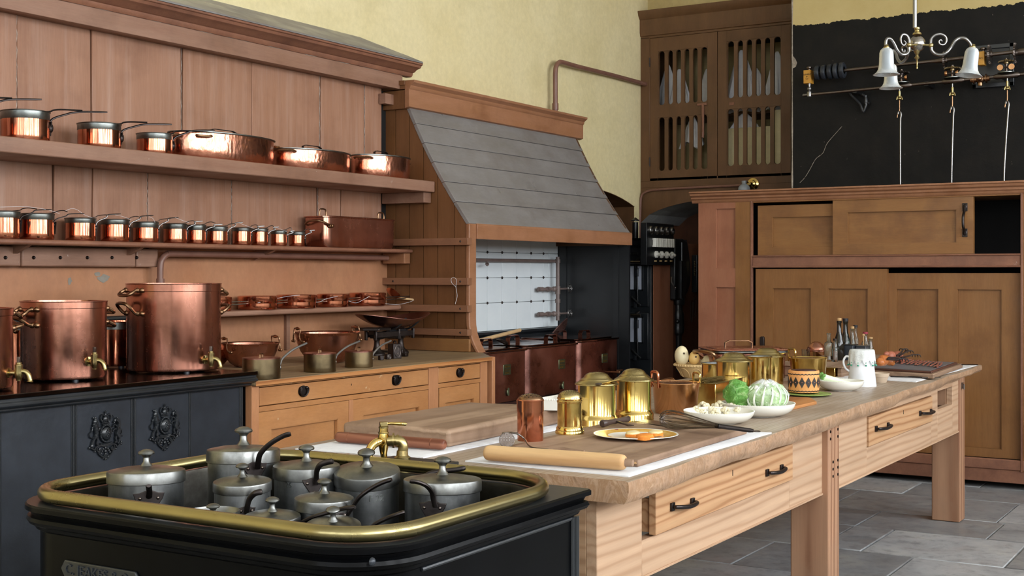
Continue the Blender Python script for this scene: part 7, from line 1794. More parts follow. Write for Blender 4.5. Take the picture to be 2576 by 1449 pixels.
for i, (u, v, w, lab) in enumerate(((2140, 884, .055, 'low dark grey tin behind the jug, left of two'), (2172, 884, .055, 'low dark grey tin with a pale lid behind the jug, right of two'))):
    p = U(u, 905, z=ZB); t = thing('grey_tin', lab, 'tin', p); zt_ = zat(868 if i == 0 else 870, p.x, p.y)
    MB().box(p.x-w, p.y-.03, ZB, p.x+w*.7, p.y+.03, zt_).build('tin_body', M['castiron'], t, bevel=.003); MB().box(p.x-w*1.02, p.y-.032, zt_, p.x+w*.72, p.y+.032, zt_+.004).build('tin_lid', M['blackpaint'] if i == 0 else M['tinlid'], t, bevel=.001)
    if i == 1:
        hs = thing('honey_stick', 'thin wooden stick with a round pink ball end standing behind the jug', 'stick', (p.x, p.y, zt_)); q = U(2172, 843, y=p.y)
        MB().tube([(p.x, p.y, zt_+.004), q], .0022, 6).build('stick_shaft', M['pinroll'], hs); MB().ball(q, 3.6/FPX*depth(q.x, q.y), 12).build('ball_end', M['cork'], hs)
x, y, r = onz(2016, 2037, 905, ZT+.03) if False else (0, 0, 0)
d = 7.9; p = FW*d+RT*((2027-CX)/FPX*d); r = 10.5/FPX*d; z0_ = ZT
gt = tag(MB().lathe([(0, 0), (r*.8, 0), (r*.82, .004), (r, zat(879, p.x, p.y)-z0_), (r*.93, zat(879, p.x, p.y)-z0_), (r*.75, .012), (0, .01)], 24, c=(p.x, p.y, z0_)).build('glass_tumbler', M['glass']), 'clear glass tumbler seen between the brass pan handle and the copper lidded pot', 'glass')
# copper lidded pot
d = 8.0; p = FW*d+RT*((2054-CX)/FPX*d); r = 25.5/FPX*d; zr_ = zat(880, p.x, p.y); zt_ = zat(859, p.x, p.y)
t = thing('lidded_copper_pot', 'round copper pot with a stepped domed lid behind the brass pan and bottles', 'pot', (p.x, p.y, ZT))
MB().lathe([(0, 0), (r*.84, 0), (r*.84, zr_-ZT-.03), (r*.9, zr_-ZT-.02), (r*.92, zr_-ZT)], 40, c=(p.x, p.y, ZT)).build('pot_body', M['rosebrass'], t)
hh = zt_-zr_
MB().lathe([(r*.95, -.01), (r, -.008), (r, .0), (r*.9, .004), (r*.88, hh*.3), (r*.8, hh*.4), (r*.7, hh*.55), (r*.5, hh*.8), (r*.25, hh*.97), (0, hh)], 40, c=(p.x, p.y, zr_)).build('stepped_lid', M['copper2'], t)
# ---------------------------------------------------------------- far end: board, slate, roast birds
slab('carving_board', 'thick pale carving board under the roast birds at the far table end', 'board', [(7.02, 1.655), (7.93, 1.70), (7.95, 2.10), (7.12, 2.10)], ZT+.007, ZT+.032, 'board', .005)
ZQ = ZT+.032
slt = thing('slate_tray', 'flat grey slate with a dark brown edge lying on the carving board', 'tray', (7.5, 1.9, ZQ))
MB().prism([(7.06, 1.675), (7.86, 1.715), (7.90, 2.08), (7.16, 2.08)], 'z', ZQ, ZQ+.011).build('tray_base', plain('brown_tray_wood', '4a2c24', .45, 0, '5a362a', 14), slt, bevel=.003)
MB().prism([(7.09, 1.69), (7.84, 1.73), (7.87, 2.06), (7.18, 2.06)], 'z', ZQ+.011, ZQ+.013).build('slate_sheet', plain('grey_slate', '5c5e64', .4, 0, '6c6e74', 9), slt)
ZR = ZQ+.013
rbm = paint('roast_skin', 'a8582c', 'c07a40', '6a3424', '3c241c', (1,1,1), .3, 26, .62); skm = paint('charred_bird_skin', 'b06a50', '9a5644', '5c3830', '2c1e1c', (1,1,1), .4, 30, .58); clm = plain('black_bird_foot', '221c1c', .35, 0, '302828', 40, .5, .3)
def bird(label, bodies, legs, m):
    t = thing('roast_bird', label, 'roast bird', bodies[0][0], 0)
    b = MB()
    for c_, R_, sc in bodies: b.ball(c_, R_, 16, sc)
    b.wobble(.004, 35); o = b.build('carcass', m, t, angle=180); o.modifiers.new('remesh', 'REMESH').voxel_size = .006; o.modifiers.new('sm', 'SMOOTH').iterations = 3
    for lg in legs:
        L = MB(); L.tube(catmull(lg, 4), [.0055-.0015*min(1, i/10) for i in range((len(lg)-1)*4+1)], 8); e = Vector(lg[-1]); D = (e-Vector(lg[-2])).normalized(); S = D.cross(Vector((0, 0, 1))).normalized()
        for k_ in range(4):
            f = (k_-1.5)*.5; L.tube(catmull([e, e+D*.012+S*f*.016+Vector((0, 0, .004)), e+D*.022+S*f*.03+Vector((0, 0, -.002)), e+D*.026+S*f*.034+Vector((0, 0, -.014))], 3), [.003]*8+[.0015]*2, 6)
        L.build('leg', clm, t)
    return t
def at(u, v, y): return U(u, v, y=y)
y1, y2 = 1.90, 1.98
bird('nearer orange-brown roast bird with black clawed feet on the slate', [(at(2222, 906, y1), .034, (1.1, .9, .9)), (at(2215, 911, y1), .028, (1, .9, .9)), (at(2238, 908, y1), .030, (1.2, .9, .85)), (at(2245, 914, y1), .018, (1.3, .8, .7)), (at(2230, 901, y1), .022, (1.2, .8, .7))],
     [[at(2232, 903, y1-.03), at(2252, 905, y1-.05), at(2262, 903, y1-.055)], [at(2235, 900, y1-.03), at(2255, 900, y1-.04), at(2270, 903, y1-.05)]], rbm)
bird('farther dark pink roast bird behind the orange one, feet raised to the right', [(at(2240, 895, y2), .034, (1.2, .9, .8)), (at(2258, 895, y2), .034, (1.2, .9, .9)), (at(2268, 903, y2), .026, (1.1, .9, .9)), (at(2230, 890, y2), .02, (1.2, .9, .7))],
     [[at(2256, 895, y2-.03), at(2266, 888, y2-.03), at(2271, 881, y2-.03)], [at(2262, 896, y2-.03), at(2274, 888, y2-.035), at(2284, 884, y2-.035)], [at(2268, 899, y2-.03), at(2285, 896, y2-.03), at(2296, 892, y2-.03), at(2303, 893, y2-.03)]], skm)
tgm = paint('dried_meat', '8a4a3c', 'a06450', '5c2c28', '3c2020', (1,1,1), .5, 40, .64)
for i in range(13):
    yy = 1.70+.026*i; x0 = 7.30+.022*i+rc.uniform(-.03, .03)
    o = MB().tube(catmull([(x0+.36*s, yy+rc.uniform(-.006, .006)+.05*s, ZR+.005+rc.uniform(0, .003)) for s in (0, .25, .5, .75, 1)], 3), [rc.uniform(.004, .007) for _ in range(13)], 7, flat=.6).build('dried_strip', tgm)
    tag(o, 'thin reddish dried strip on the slate, '+['at the front edge of the slate', 'second from the front edge', 'third from the front edge', 'fourth from the front edge', 'fifth from the front edge', 'sixth from the front edge', 'in the very middle', 'sixth from the back', 'fifth from the back', 'fourth from the back', 'third from the back', 'second from the back', 'at the back'][i], 'strip', 'dried strips on the slate')
kn = thing('iron_spatula', 'long flat black iron tool lying on the towel at the far table end', 'tool', U(2440, 918, z=ZT+.01))
a, b_ = U(2340, 917, z=ZQ+.014), U(2458, 917.5, z=ZT+.018)
MB().tube([U(2290, 912, y=2.0), a, b_], .007, 8, flat=.5).build('shaft', M['iron'], kn)
for i, (va, vb_, lab) in enumerate(((940, 946, 'thin dark metal skewer on the towel before the carving board, back one'), (943.5, 950, 'thin dark metal skewer on the towel before the carving board, middle one'), (947, 950, 'dark metal skewer on the towel ending in a loop, front one'))):
    sk_ = thing('metal_skewer', lab, 'skewer', U(2290, 945, z=ZT+.01), 0, 'metal skewers on the far towel'); a, b_ = U(2236+i*2, va, z=ZT+.012), U(2318+i*8, vb_, z=ZT+.012)
    MB().tube([a, b_], .0035, 6).build('shaft', M['iron'], sk_)
    c_ = b_+Vector((.03, -.02, 0)); MB().tube([c_+Vector((cos(q)*.045*.8, -cos(q)*.03+sin(q)*.008, 0)) for q in [2*pi*j/16 for j in range(16)]], .0025, 6, closed=True).build('loop_end', M['gear'], sk_)
# ================================================================== THE BAIN-MARIE (foreground)
bm = thing('bain_marie', 'black iron water bath with a brass rail, holding the grey lidded pots in the foreground', 'water bath', (2.4, 2.07, 0))
def rrect(x0, x1, y0, y1, R, n=10):
    "corner radii R = (x1y1, x0y1, x0y0, x1y0)"
    P = []
    for (cx_, cy_, s), r in zip(((x1, y1, 0), (x0, y1, 1), (x0, y0, 2), (x1, y0, 3)), R):
        sx_ = -1 if cx_ == x1 else 1; sy_ = -1 if cy_ == y1 else 1
        for i in range(n+1):
            a = pi/2*(s+i/n); P.append((cx_+sx_*r+r*cos(a), cy_+sy_*r+r*sin(a)))
    return P
ZPL = .915
BX0, BX1, BY0, BY1 = 1.958, 2.845, 1.495, 2.606
n_ = 10
def off(o, R): return rrect(BX0+o, BX1-o, BY0+o, BY1-o, R, n_)
# body shell: rings stacked downwards with moulding
RC = lambda o: (max(.012, .20-o), max(.012, .16-o), max(.012, .17-o), max(.006, .012))
rings = [(.004, ZPL-.0), (.0, ZPL-.004), (.0, ZPL-.014), (.010, ZPL-.018), (.014, ZPL-.026), (.006, ZPL-.030), (.003, ZPL-.038), (.008, ZPL-.046), (.020, ZPL-.052), (.024, ZPL-.060), (.034, ZPL-.066), (.034, ZPL-.5), (.030, .10), (.03, .02)]
V = []; F_ = []
for o, z in rings: V += [(x, y, z) for x, y in off(o, RC(o))]
m_ = 4*(n_+1)
for j in range(len(rings)-1):
    for i in range(m_): k_ = (i+1) % m_; F_.append([j*m_+k_, j*m_+i, (j+1)*m_+i, (j+1)*m_+k_])
MB().add(V, F_).build('outer_casing', M['castblack'] if 'castblack' in M else M['black'], bm, angle=25)
# plate with the well opening: outer ring to inner ring, then inner wall down
IX0, IX1, IY0, IY1 = 2.016, 2.79, 1.545, 2.556
inner = lambda o: rrect(IX0+o, IX1-o, IY0+o, IY1-o, (.19-o, .13-o, .14-o, .20-o), n_)
V = [(x, y, ZPL) for x, y in off(.004, RC(.004))]+[(x, y, ZPL) for x, y in inner(0)]
F_ = [[i, (i+1) % m_, m_+(i+1) % m_, m_+i] for i in range(m_)]
MB().add(V, F_).build('top_plate', M['black'], bm, angle=25)
V = [(x, y, z) for o, z in ((-.0, ZPL+.001), (.002, ZPL-.01), (.004, .64)) for x, y in inner(o)]
F_ = [[j*m_+i, j*m_+(i+1) % m_, (j+1)*m_+(i+1) % m_, (j+1)*m_+i] for j in range(2) for i in range(m_)]+[[2*m_+i for i in range(m_)]]
MB().add(V, F_).build('well_lining', M['well'] if 'well' in M else M['iron'], bm, angle=25)
RX0, RX1, RY0, RY1 = 1.998, 2.812, 1.528, 2.573
rp_ = [(x, y, .933) for x, y in rrect(RX0, RX1, RY0, RY1, (.20, .14, .15, .22), 16)]
MB().tube(rp_, .0165, 16, closed=True, up=(0, 0, 1)).build('brass_rail', M['brassrim'], bm)
# screws, corner moulding, maker's plaque
for u, v, ax in ((935, 1413, 0), (1092, 1380, 0), (1246, 1325, 0), (1418, 1268, 0)):
    p = U(u, v, y=BY0+.034); MB().lathe([(.0085, 0), (.0085, .002), (.006, .006), (.002, .0075), (0, .0075)], 14, M=tr(p.x, BY0+.034, p.z) @ rot('X', 90)).build('screw', M['castiron'], bm)
for u, v in ((407, 1357), (106, 1312)):
    p = U(u, v, x=BX0+.034); MB().lathe([(.0085, 0), (.0085, .002), (.006, .006), (0, .0075)], 14, M=tr(BX0+.034, min(p.y, 2.6), p.z) @ rot('Y', -90)).build('screw', M['castiron'], bm)
for dx, w in ((.018, .009), (.036, .006)):
    MB().tube([(BX1-dx-.012, BY0+.032, .02), (BX1-dx-.012, BY0+.032, ZPL-.066)], w, 8).build('corner_bead', M['black'], bm)
MB().tube([(BX0+.2, BY0+.034, ZPL-.07), (BX1-.04, BY0+.034, ZPL-.07)], .005, 8).build('panel_bead', M['black'], bm)
pa_, pb_ = U(165, 1420, x=BX0+.033), U(345, 1452, x=BX0+.033)
yc, zc = (pa_.y+pb_.y)/2, (pa_.z+pb_.z)/2-.008
MB().prism([(yc-.115, zc-.020), (yc+.115, zc-.020), (yc+.128, zc), (yc+.115, zc+.020), (yc-.115, zc+.020), (yc-.128, zc)], 'x', BX0+.028, BX0+.035).build('makers_plaque', M['black'], bm, bevel=.003)
text('raised_lettering', 'C. JEAKES & Co', .033, M['castiron'], bm, tr(BX0+.0275, yc, zc) @ FACE_X, .0022)
MB().box(BX1-.01, 2.03, ZPL-.012, 3.05, 2.26, ZPL+.001).build('tap_bracket', M['black'], bm, bevel=.002)
# tap over the bath
tp = thing('brass_tap', 'large old brass tap with a lever, arching over the back rail of the water bath', 'tap', (2.93, 2.144, ZPL))
def at3(u, v, d): return FW*d+RT*((u-CX)/FPX*d)+Vector((0, 0, H-(v-HY)*d/FPX))
d0 = depth(2.93, 2.144)
g = lambda u, v, dd=0: at3(u, v, d0+dd)
b0 = g(1012, 1160); s_ = d0/FPX
MB().lathe([(22*s_, 0), (24*s_, 3*s_), (24*s_, 8*s_), (20*s_, 12*s_), (21*s_, 17*s_), (15*s_, 22*s_), (14*s_, 34*s_), (0, 35*s_)], 24, c=(b0.x, b0.y, ZPL)).build('tap_base', M['brassold'], tp)
MB().tube(catmull([g(1013, 1138), g(1014, 1122), g(1008, 1111), g(995, 1108), g(975, 1109)], 5), [13*s_]*21, 16).tube([g(1003, 1109), g(998, 1109)], 16*s_, 16).tube([g(992, 1108), g(988, 1108)], 19*s_, 16).build('elbow', M['brassold'], tp)
MB().tube([g(966, 1156), g(966, 1150), g(965, 1140), g(965, 1120), g(965, 1100), g(965, 1090), g(965, 1088), g(965, 1075)], [5*s_, 8*s_, 9*s_, 13*s_, 14.5*s_, 12*s_, 12*s_, 11*s_], 18).build('tap_barrel', M['brass'], tp)
MB().tube([g(965, 1090), g(965, 1087)], 14*s_, 18).tube([g(965, 1077), g(965, 1073)], 12.5*s_, 18).build('gland_nut', M['brassold'], tp)
MB().tube(catmull([g(965, 1112), g(950, 1112, -.02), g(936, 1122, -.03), g(929, 1138, -.035), g(928, 1158, -.035)], 6), [11*s_]*20+[10*s_]*4+[12*s_], 16).build('spout', M['brass'], tp)
MB().tube([g(965, 1073), g(965, 1061)], 14*s_, 4).build('lever_head', M['brassold'], tp, bevel=.002)
MB().tube([g(972, 1066), g(985, 1065), g(1005, 1066), g(1020, 1067), g(1024, 1067)], [3.5*s_, 4*s_, 5*s_, 4.5*s_, 2*s_], 12).build('lever', M['brass'], tp)

# grey lidded pots
def tinpot(label, u, v, wpx, z, tilt=(0, 0), lid_h=.026, knob=1.0, open_=False, hpath=None, brk=None, stamp=None, bottom=.645, knobr=1.0):
    d = (H-z)*FPX/(v-HY); C_ = at3(u, v, d); r = wpx/2/FPX*d; x, y = C_.x, C_.y
    t = thing('tin_pot', label, 'pot', (x, y, bottom), 0, 'grey tinned copper pots in the water bath')
    zl = z-lid_h*.6
    MB().lathe([(0, 0), (r*.94, 0), (r*.955, .006), (r*.955, zl-bottom), (r*.93, zl-bottom), (r*.93, zl-bottom-.02)], 48, c=(x, y, bottom)).build('pot_body', M['tin'], t, angle=30)
    Mt = tr(x, y, z-lid_h) @ rot('X', tilt[0]) @ rot('Y', tilt[1])
    if not open_: pr = [(r*.965, 0), (r*.99, .0), (r, .001), (r, lid_h*.80), (r*.985, lid_h*.93), (r*.94, lid_h), (r*.6, lid_h+.006), (r*.2, lid_h+.009), (0, lid_h+.009)]
    else: pr = [(r*.9, 0), (r*.97, .004), (r, .012), (r*.985, .016), (r*.95, .010), (r*.88, .004), (r*.3, .002), (0, .002)]
    l = MB().lathe(pr, 48, M=Mt).build('lid', M['tinlid'], t, angle=32)
    kz = pr[-1][1]; q = knob
    MB().lathe([(.016*q, kz-.001), (.013*q, kz+.003), (.008*q, kz+.010*q), (.0075*q, kz+.020*q), (.012*q, kz+.026*q), (.019*q, kz+.028*q), (.020*q, kz+.031*q), (.018*q, kz+.035*q), (.010*q, kz+.039*q), (0, kz+.041*q)], 24, M=Mt).build('lid_knob', M['tinlid'], l)
    if hpath:
        pts = [at3(a, b, d+dd) for a, b, dd in hpath]
        n = (len(pts)-1)*5+1; R_ = [.0075-.0005*sin(pi*i/n) for i in range(n)]; R_[-1] *= .75
        MB().tube(catmull(pts, 5), R_, 10, flat=.7).build('handle', M['iron'], t)
    if brk:
        bu, bv, w = brk; p = at3(bu, bv, d-r*.97); k_ = (d-r)/FPX
        Dn = Vector((p.x-x, p.y-y, 0)).normalized(); Tn = Vector((-Dn.y, Dn.x, 0)); base = Vector((x, y, p.z))+Dn*r*.958
        pl_ = [(-w*.5, w*.26), (-w*.30, w*.27), (-w*.13, w*.34), (w*.13, w*.34), (w*.30, w*.27), (w*.5, w*.26), (w*.44, w*.08), (w*.2, -w*.28), (.0, -w*.5), (-w*.2, -w*.28), (-w*.44, w*.08)]
        V = []
        for o in (.0, .006):
            for a, b_ in pl_: cur = a*a*k_*k_/(2*r); V.append(base+Tn*a*k_+Vector((0, 0, b_*k_))+Dn*(o-cur))
        n = len(pl_); br = MB().add(V, [list(range(n))[::-1], list(range(n, 2*n))]+[[i, (i+1) % n, n+(i+1) % n, n+i] for i in range(n)]).build('bracket', M['iron'], t, bevel=.0015)
        for a, b_ in ((-w*.28, .1*w), (w*.28, .1*w), (0, -w*.3)):
            c_ = base+Tn*a*k_+Vector((0, 0, b_*k_))+Dn*(.005-a*a*k_*k_/(2*r)); MB().ball(c_, .0045, 8).build('rivet', M['gear'], br)
    if stamp:
        s, su, sv, sz = stamp; p = at3(su, sv, d-r*.95); Dn = Vector((p.x-x, p.y-y, 0)).normalized(); base = Vector((x, y, p.z))+Dn*(r*.957)
        X_ = Vector((-Dn.y, Dn.x, 0)); Z_ = Vector((0, 0, 1)); Mx = Matrix((( X_.x, Z_.x, Dn.x, base.x), (X_.y, Z_.y, Dn.y, base.y), (X_.z, Z_.z, Dn.z, base.z), (0, 0, 0, 1)))
        text('stamped_number', s, sz, M['tinrim'], t, Mx, .0008)
    return t
tinpot('wide grey pot at the left of the water bath, its stub handle pointing forward', 368, 1181, 193, .968, (-2, 2), .030, 1.0, hpath=[(375, 1250, -.09), (376, 1238, -.11), (375, 1228, -.13), (374, 1222, -.16)], brk=(375, 1262, 78))
tinpot('tallest grey pot at the back of the water bath with a thick upswept handle', 612, 1128, 183, 1.002, (-2, 3), .034, 1.15, hpath=[(648, 1178, -.09), (650, 1160, -.10), (656, 1140, -.11), (680, 1116, -.12), (710, 1098, -.12), (731, 1091, -.12)], brk=(646, 1186, 66))
tinpot('grey pot stamped L 26 with a curved black handle, behind the middle of the bath', 771, 1168, 168, .972, (0, 0), .032, 1.0, hpath=[(795, 1218, -.085), (796, 1200, -.09), (797, 1185, -.10), (805, 1170, -.11), (822, 1163, -.115), (838, 1160, -.12)], brk=(790, 1222, 58), stamp=('L\n26', 722, 1212, .018))
tinpot('grey pot stamped 22 with a tilted lid below the brass tap', 923, 1180, 168, .962, (4, -7), .032, 1.1, hpath=None, brk=None, stamp=('F 22', 950, 1255, .022))
tinpot('wide grey pot at the right corner of the water bath with a hooked black handle', 1113, 1203, 198, .945, (-1, 2), .030, 1.1, hpath=[(1095, 1275, -.098), (1090, 1255, -.102), (1086, 1238, -.11), (1072, 1222, -.13), (1050, 1213, -.14), (1031, 1211, -.14)], brk=(1087, 1285, 72))
tinpot('small grey pot with a knobbed lid in front of the tallest pot', 610, 1208, 146, .955, (1, -2), .024, .8, hpath=[(620, 1290, -.07), (622, 1275, -.075), (628, 1255, -.08), (642, 1241, -.09), (660, 1237, -.09)], brk=(620, 1290, 48))
tinpot('grey pot stamped 20 in the middle of the bath, long thin handle to the right', 815, 1250, 150, .93, (1, 0), .028, .85, hpath=[(872, 1298, -.03), (885, 1278, -.035), (905, 1250, -.045), (935, 1228, -.05), (962, 1214, -.055), (985, 1206, -.06)], brk=(870, 1304, 36), stamp=('20', 788, 1325, .022))
tinpot('small open shallow grey lid pot at the front rail, left of centre', 536, 1280, 134, .928, (0, 0), .02, .75, open_=True, hpath=[(585, 1312, -.02), (592, 1306, -.03), (600, 1303, -.04)])
tinpot('small grey lidded pot close to the front rail, in its middle', 685, 1295, 142, .903, (2, -2), .022, .8, hpath=[(752, 1318, 0), (790, 1300, -.02), (830, 1288, -.03), (865, 1279, -.04), (893, 1276, -.05)])
tinpot('small tilted grey pot at the right of the front rail with a dark thin handle', 838, 1318, 142, .895, (6, -8), .022, .8, hpath=[(925, 1335, 0), (945, 1318, -.01), (975, 1303, -.02), (1000, 1294, -.03), (1018, 1288, -.03)])
hp = thing('pot_handle', 'black iron pot handle resting across the back rail behind the right corner pot', 'handle rest', (2.8, 1.8, .94))
q = [at3(a, b_, 3.28) for a, b_ in ((1055, 1200), (1085, 1190), (1120, 1184), (1150, 1181), (1171, 1177))]
MB().tube(catmull(q, 5), [.0045]*4+[.0062]*16+[.004], 10).build('grip', M['iron'], hp)

# ================================================================== HANGING LAMP
DL = 6.3
lp = thing('hanging_lamp', 'silvery brass ceiling lamp with three curled arms and frosted bell shades', 'lamp', at3(2307, 113, DL))
L = lambda u, v, dd=0: at3(u, v, DL+dd)
lc_ = L(2307, 113); ps = DL/FPX
MB().tube([L(2301.5, 70), Vector((L(2301.5, 70).x, L(2301.5, 70).y, CEIL))], 5.2*ps, 12).build('down_rod', M['steel'], lp)
rc_ = L(2303, 0)
MB().lathe([(0, -8*ps), (22*ps, -6*ps), (24*ps, 0), (0, 0)], 20, c=(rc_.x, rc_.y, CEIL)).build('ceiling_rose', M['brassold'], lp)
zz = lambda v: H-(v-HY)*DL/FPX
MB().lathe([(5*ps, zz(68)), (7*ps, zz(70)), (7*ps, zz(74)), (5.5*ps, zz(76)), (6*ps, zz(80)), (10*ps, zz(83)), (11*ps, zz(87)), (0, zz(88))][::-1], 20, c=(lc_.x, lc_.y, 0)).build('collar', M['brassold'], lp)
R0_ = 20.5*ps
ar = [(-pi/2+pi*i/14) for i in range(15)]
MB().lathe([(R0_*cos(a) if 0 < i < 14 else 0, R0_*sin(a)) for i, a in enumerate(ar)], 32, c=(lc_.x, lc_.y, zz(110))).tube([lc_+Vector((cos(a)*R0_*1.01, sin(a)*R0_*1.01, 0)) for a in [2*pi*i/40 for i in range(40)]], 1.3*ps, 6, closed=True).build('globe', M['lampmetal'] if 'lampmetal' in M else M['steel'], lp)
MB().lathe([(0, zz(174)), (2*ps, zz(173)), (2.4*ps, zz(170)), (1.2*ps, zz(167)), (2.6*ps, zz(150)), (3.4*ps, zz(149)), (6*ps, zz(147)), (7*ps, zz(145)), (4*ps, zz(142)), (3*ps, zz(138)), (5*ps, zz(136)), (9*ps, zz(128))], 20, c=(lc_.x, lc_.y, 0)).build('finial', M['brassold'], lp)
def bell(u, vt, vb, w, dd, tx=0, tilt=0):
    d = DL+dd; k_ = d/FPX; c_ = at3(u, vt, d); h = (vb-vt)*k_; R_ = w/2*k_
    pr = [(.12, 0), (.30, -.02), (.44, -.08), (.52, -.18), (.54, -.40), (.56, -.62), (.62, -.76), (.74, -.86), (.92, -.935), (1.0, -.95)]
    pin_ = [(.97, -.965), (.72, -.89), (.59, -.78), (.53, -.62), (.51, -.4), (.49, -.2), (.40, -.1), (.12, -.04)]
    Mt = tr(*c_) @ Matrix.Rotation(radians(tilt), 4, FW)
    s = MB().lathe([(a*R_, b_*h) for a, b_ in pr+pin_], 40, M=Mt).build('bell_shade', M['frost'], lp, angle=60)
    MB().lathe([(3*k_, -h*.62), (9*k_, -h*.5), (10*k_, -h*.38), (5*k_, -h*.2), (4*k_, -h*.08), (0, -h*.08)], 18, M=Mt).build('bulb', M['bulb'] if 'bulb' in M else M['china'], s)
    MB().lathe([(8*k_, -.004), (8*k_, 1*k_), (5.5*k_, 3*k_), (6.5*k_, 5*k_), (4*k_, 8*k_), (0, 8*k_)], 16, M=Mt).build('shade_holder', M['brassold'], lp)
bell(2230, 120, 191, 66, -.12); bell(2241, 160, 225, 58, .28); bell(2447, 119, 194, 66, -.07, tilt=8)
def arm(pts, curl, ball_, nm):
    P = [L(*p) for p in pts]
    MB().tube(catmull(P, 7), [4.0*ps]*((len(P)-1)*7+1), 10).build('lamp_arm', M['steel'], lp)
    C_ = [L(*p) for p in curl]; n = (len(C_)-1)*7+1
    MB().tube(catmull(C_, 7), [(3.7-2.2*i/n)*ps for i in range(n)], 8).build('arm_scroll', M['steel'], lp)
    MB().ball(L(*ball_), 6.2*ps, 14).tube([L(*ball_), L(2307, 112, ball_[2])], 2.5*ps, 8).build('arm_boss', M['brassold'], lp)
arm([(2287, 119, -.05), (2286, 128, -.05), (2280, 136, -.06), (2268, 137, -.07), (2258, 128, -.09), (2250, 112, -.1), (2242, 100, -.11), (2234, 97, -.12), (2229, 103, -.12), (2228, 116, -.12)], [(2287, 112, -.05), (2287, 100, -.05), (2281, 89, -.05), (2271, 87, -.05), (2266, 97, -.05), (2268, 109, -.05), (2274, 114, -.05), (2279, 108, -.05), (2274, 102, -.05)], (2287, 113, -.05), 0)
arm([(2343, 119, -.03), (2344, 127, -.03), (2352, 135, -.03), (2366, 138, -.04), (2380, 133, -.05), (2392, 120, -.05), (2403, 103, -.06), (2415, 96, -.06), (2428, 97, -.07), (2439, 107, -.07), (2445, 118, -.07)], [(2341, 110, -.03), (2343, 98, -.03), (2352, 89, -.03), (2366, 86, -.03), (2378, 92, -.03), (2381, 103, -.03), (2375, 112, -.03), (2365, 111, -.03), (2362, 104, -.03), (2367, 100, -.03), (2370, 104, -.03)], (2342, 114, -.03), 1)
arm([(2285, 130, .08), (2283, 140, .1), (2276, 152, .15), (2266, 157, .2), (2258, 148, .24), (2254, 135, .27), (2248, 128, .28), (2243, 130, .28), (2241, 140, .28), (2241, 158, .28)], [(2287, 122, .1), (2280, 116, .12), (2273, 116, .13), (2269, 122, .14), (2271, 130, .14), (2275, 131, .14), (2276, 125, .14)], (2290, 124, .08), 2)

# ================================================================== SPIT GEAR on the breast
XG = 9.93
gp_ = lambda u, v, x=XG: U(u, v, x=x)
gk = depth(XG, 2.8)/FPX
sp = thing('spit_gear', 'long iron spit-turning shafts with toothed gears fixed across the black chimney breast', 'machinery', (XG, 2.6, 2.9))
MB().tube([gp_(2125, 177), gp_(2370, 152)], 4.2*gk, 12).tube([gp_(2370, 152), gp_(2600, 125)], 4.6*gk, 12).tube([gp_(2048, 184), gp_(2128, 177)], 4*gk, 10).tube([gp_(2345, 155), gp_(2372, 152)], [4*gk, 7*gk], 12).build('upper_shaft', M['gear'], sp)
MB().tube([gp_(2040, 238), gp_(2600, 184)], 4.0*gk, 12).build('lower_shaft', M['gear'], sp)
for u0, u1 in ((2262, 2288), (2376, 2420), (2506, 2560)):
    v0, v1 = 238-(u0-2040)*.0964, 238-(u1-2040)*.0964
    MB().tube([gp_(u0-6, v0+.5), gp_(u0, v0), gp_(u1, v1), gp_(u1+6, v1-.5)], [4*gk, 7*gk, 7*gk, 4*gk], 12).build('shaft_sleeve', M['gear'], sp)
ax_d = (gp_(2600, 125)-gp_(2125, 177)).normalized()
qz = ax_d.to_track_quat('Z', 'X').to_matrix().to_4x4()
for i, u in enumerate((2057, 2073, 2089, 2104, 2119)):
    p = gp_(u, 184-(u-2048)*.1); r_ = (19+i*.6)*gk
    MB().lathe([(r_*.45, -5*gk), (r_*.8, -6.5*gk), (r_*.97, -4*gk), (r_, 0), (r_*.97, 4*gk), (r_*.8, 6.5*gk), (r_*.45, 5*gk)], 28, M=tr(*p) @ qz).build('grooved_disc', M['castiron'], sp)
def gearwheel(c, r, th, nt, Mx, m, name, bevel_=True):
    V = []; F_ = []; n = nt*2
    for k_, z_ in enumerate((-th/2, th/2)):
        for i in range(n):
            a = 2*pi*i/n; rr = r*(1.0 if i % 2 else .86)
            for q in (-.28, .28):
                aa = a+q*pi/nt; V.append((rr*cos(aa)*(1 if k_ == 0 or not bevel_ else .93), rr*sin(aa)*(1 if k_ == 0 or not bevel_ else .93), z_))
    m2 = n*2
    for i in range(m2): F_.append([i, (i+1) % m2, m2+(i+1) % m2, m2+i])
    F_ += [list(range(m2))[::-1], list(range(m2, 2*m2))]
    b = MB().add(V, F_); b.lathe([(0, -th*1.6), (r*.28, -th*1.6), (r*.3, -th*1.2), (r*.3, th*1.2), (r*.28, th*1.6), (0, th*1.6)], 16)
    b.xf(tr(*c) @ Mx); return b.build(name, m, sp, angle=30)
for u, v, r_ in ((2377, 152, 22), (2490, 137, 24), (2555, 133, 25)):
    gearwheel(gp_(u, v), r_*gk, 4*gk, 22, qz, M['gear'], 'upright_gear')
MB().lathe([(7*gk, 0), (8.5*gk, 6*gk), (8.5*gk, 26*gk), (7*gk, 30*gk)], 16, M=tr(*gp_(2558, 132)) @ qz).build('gear_boss', M['gear'], sp)
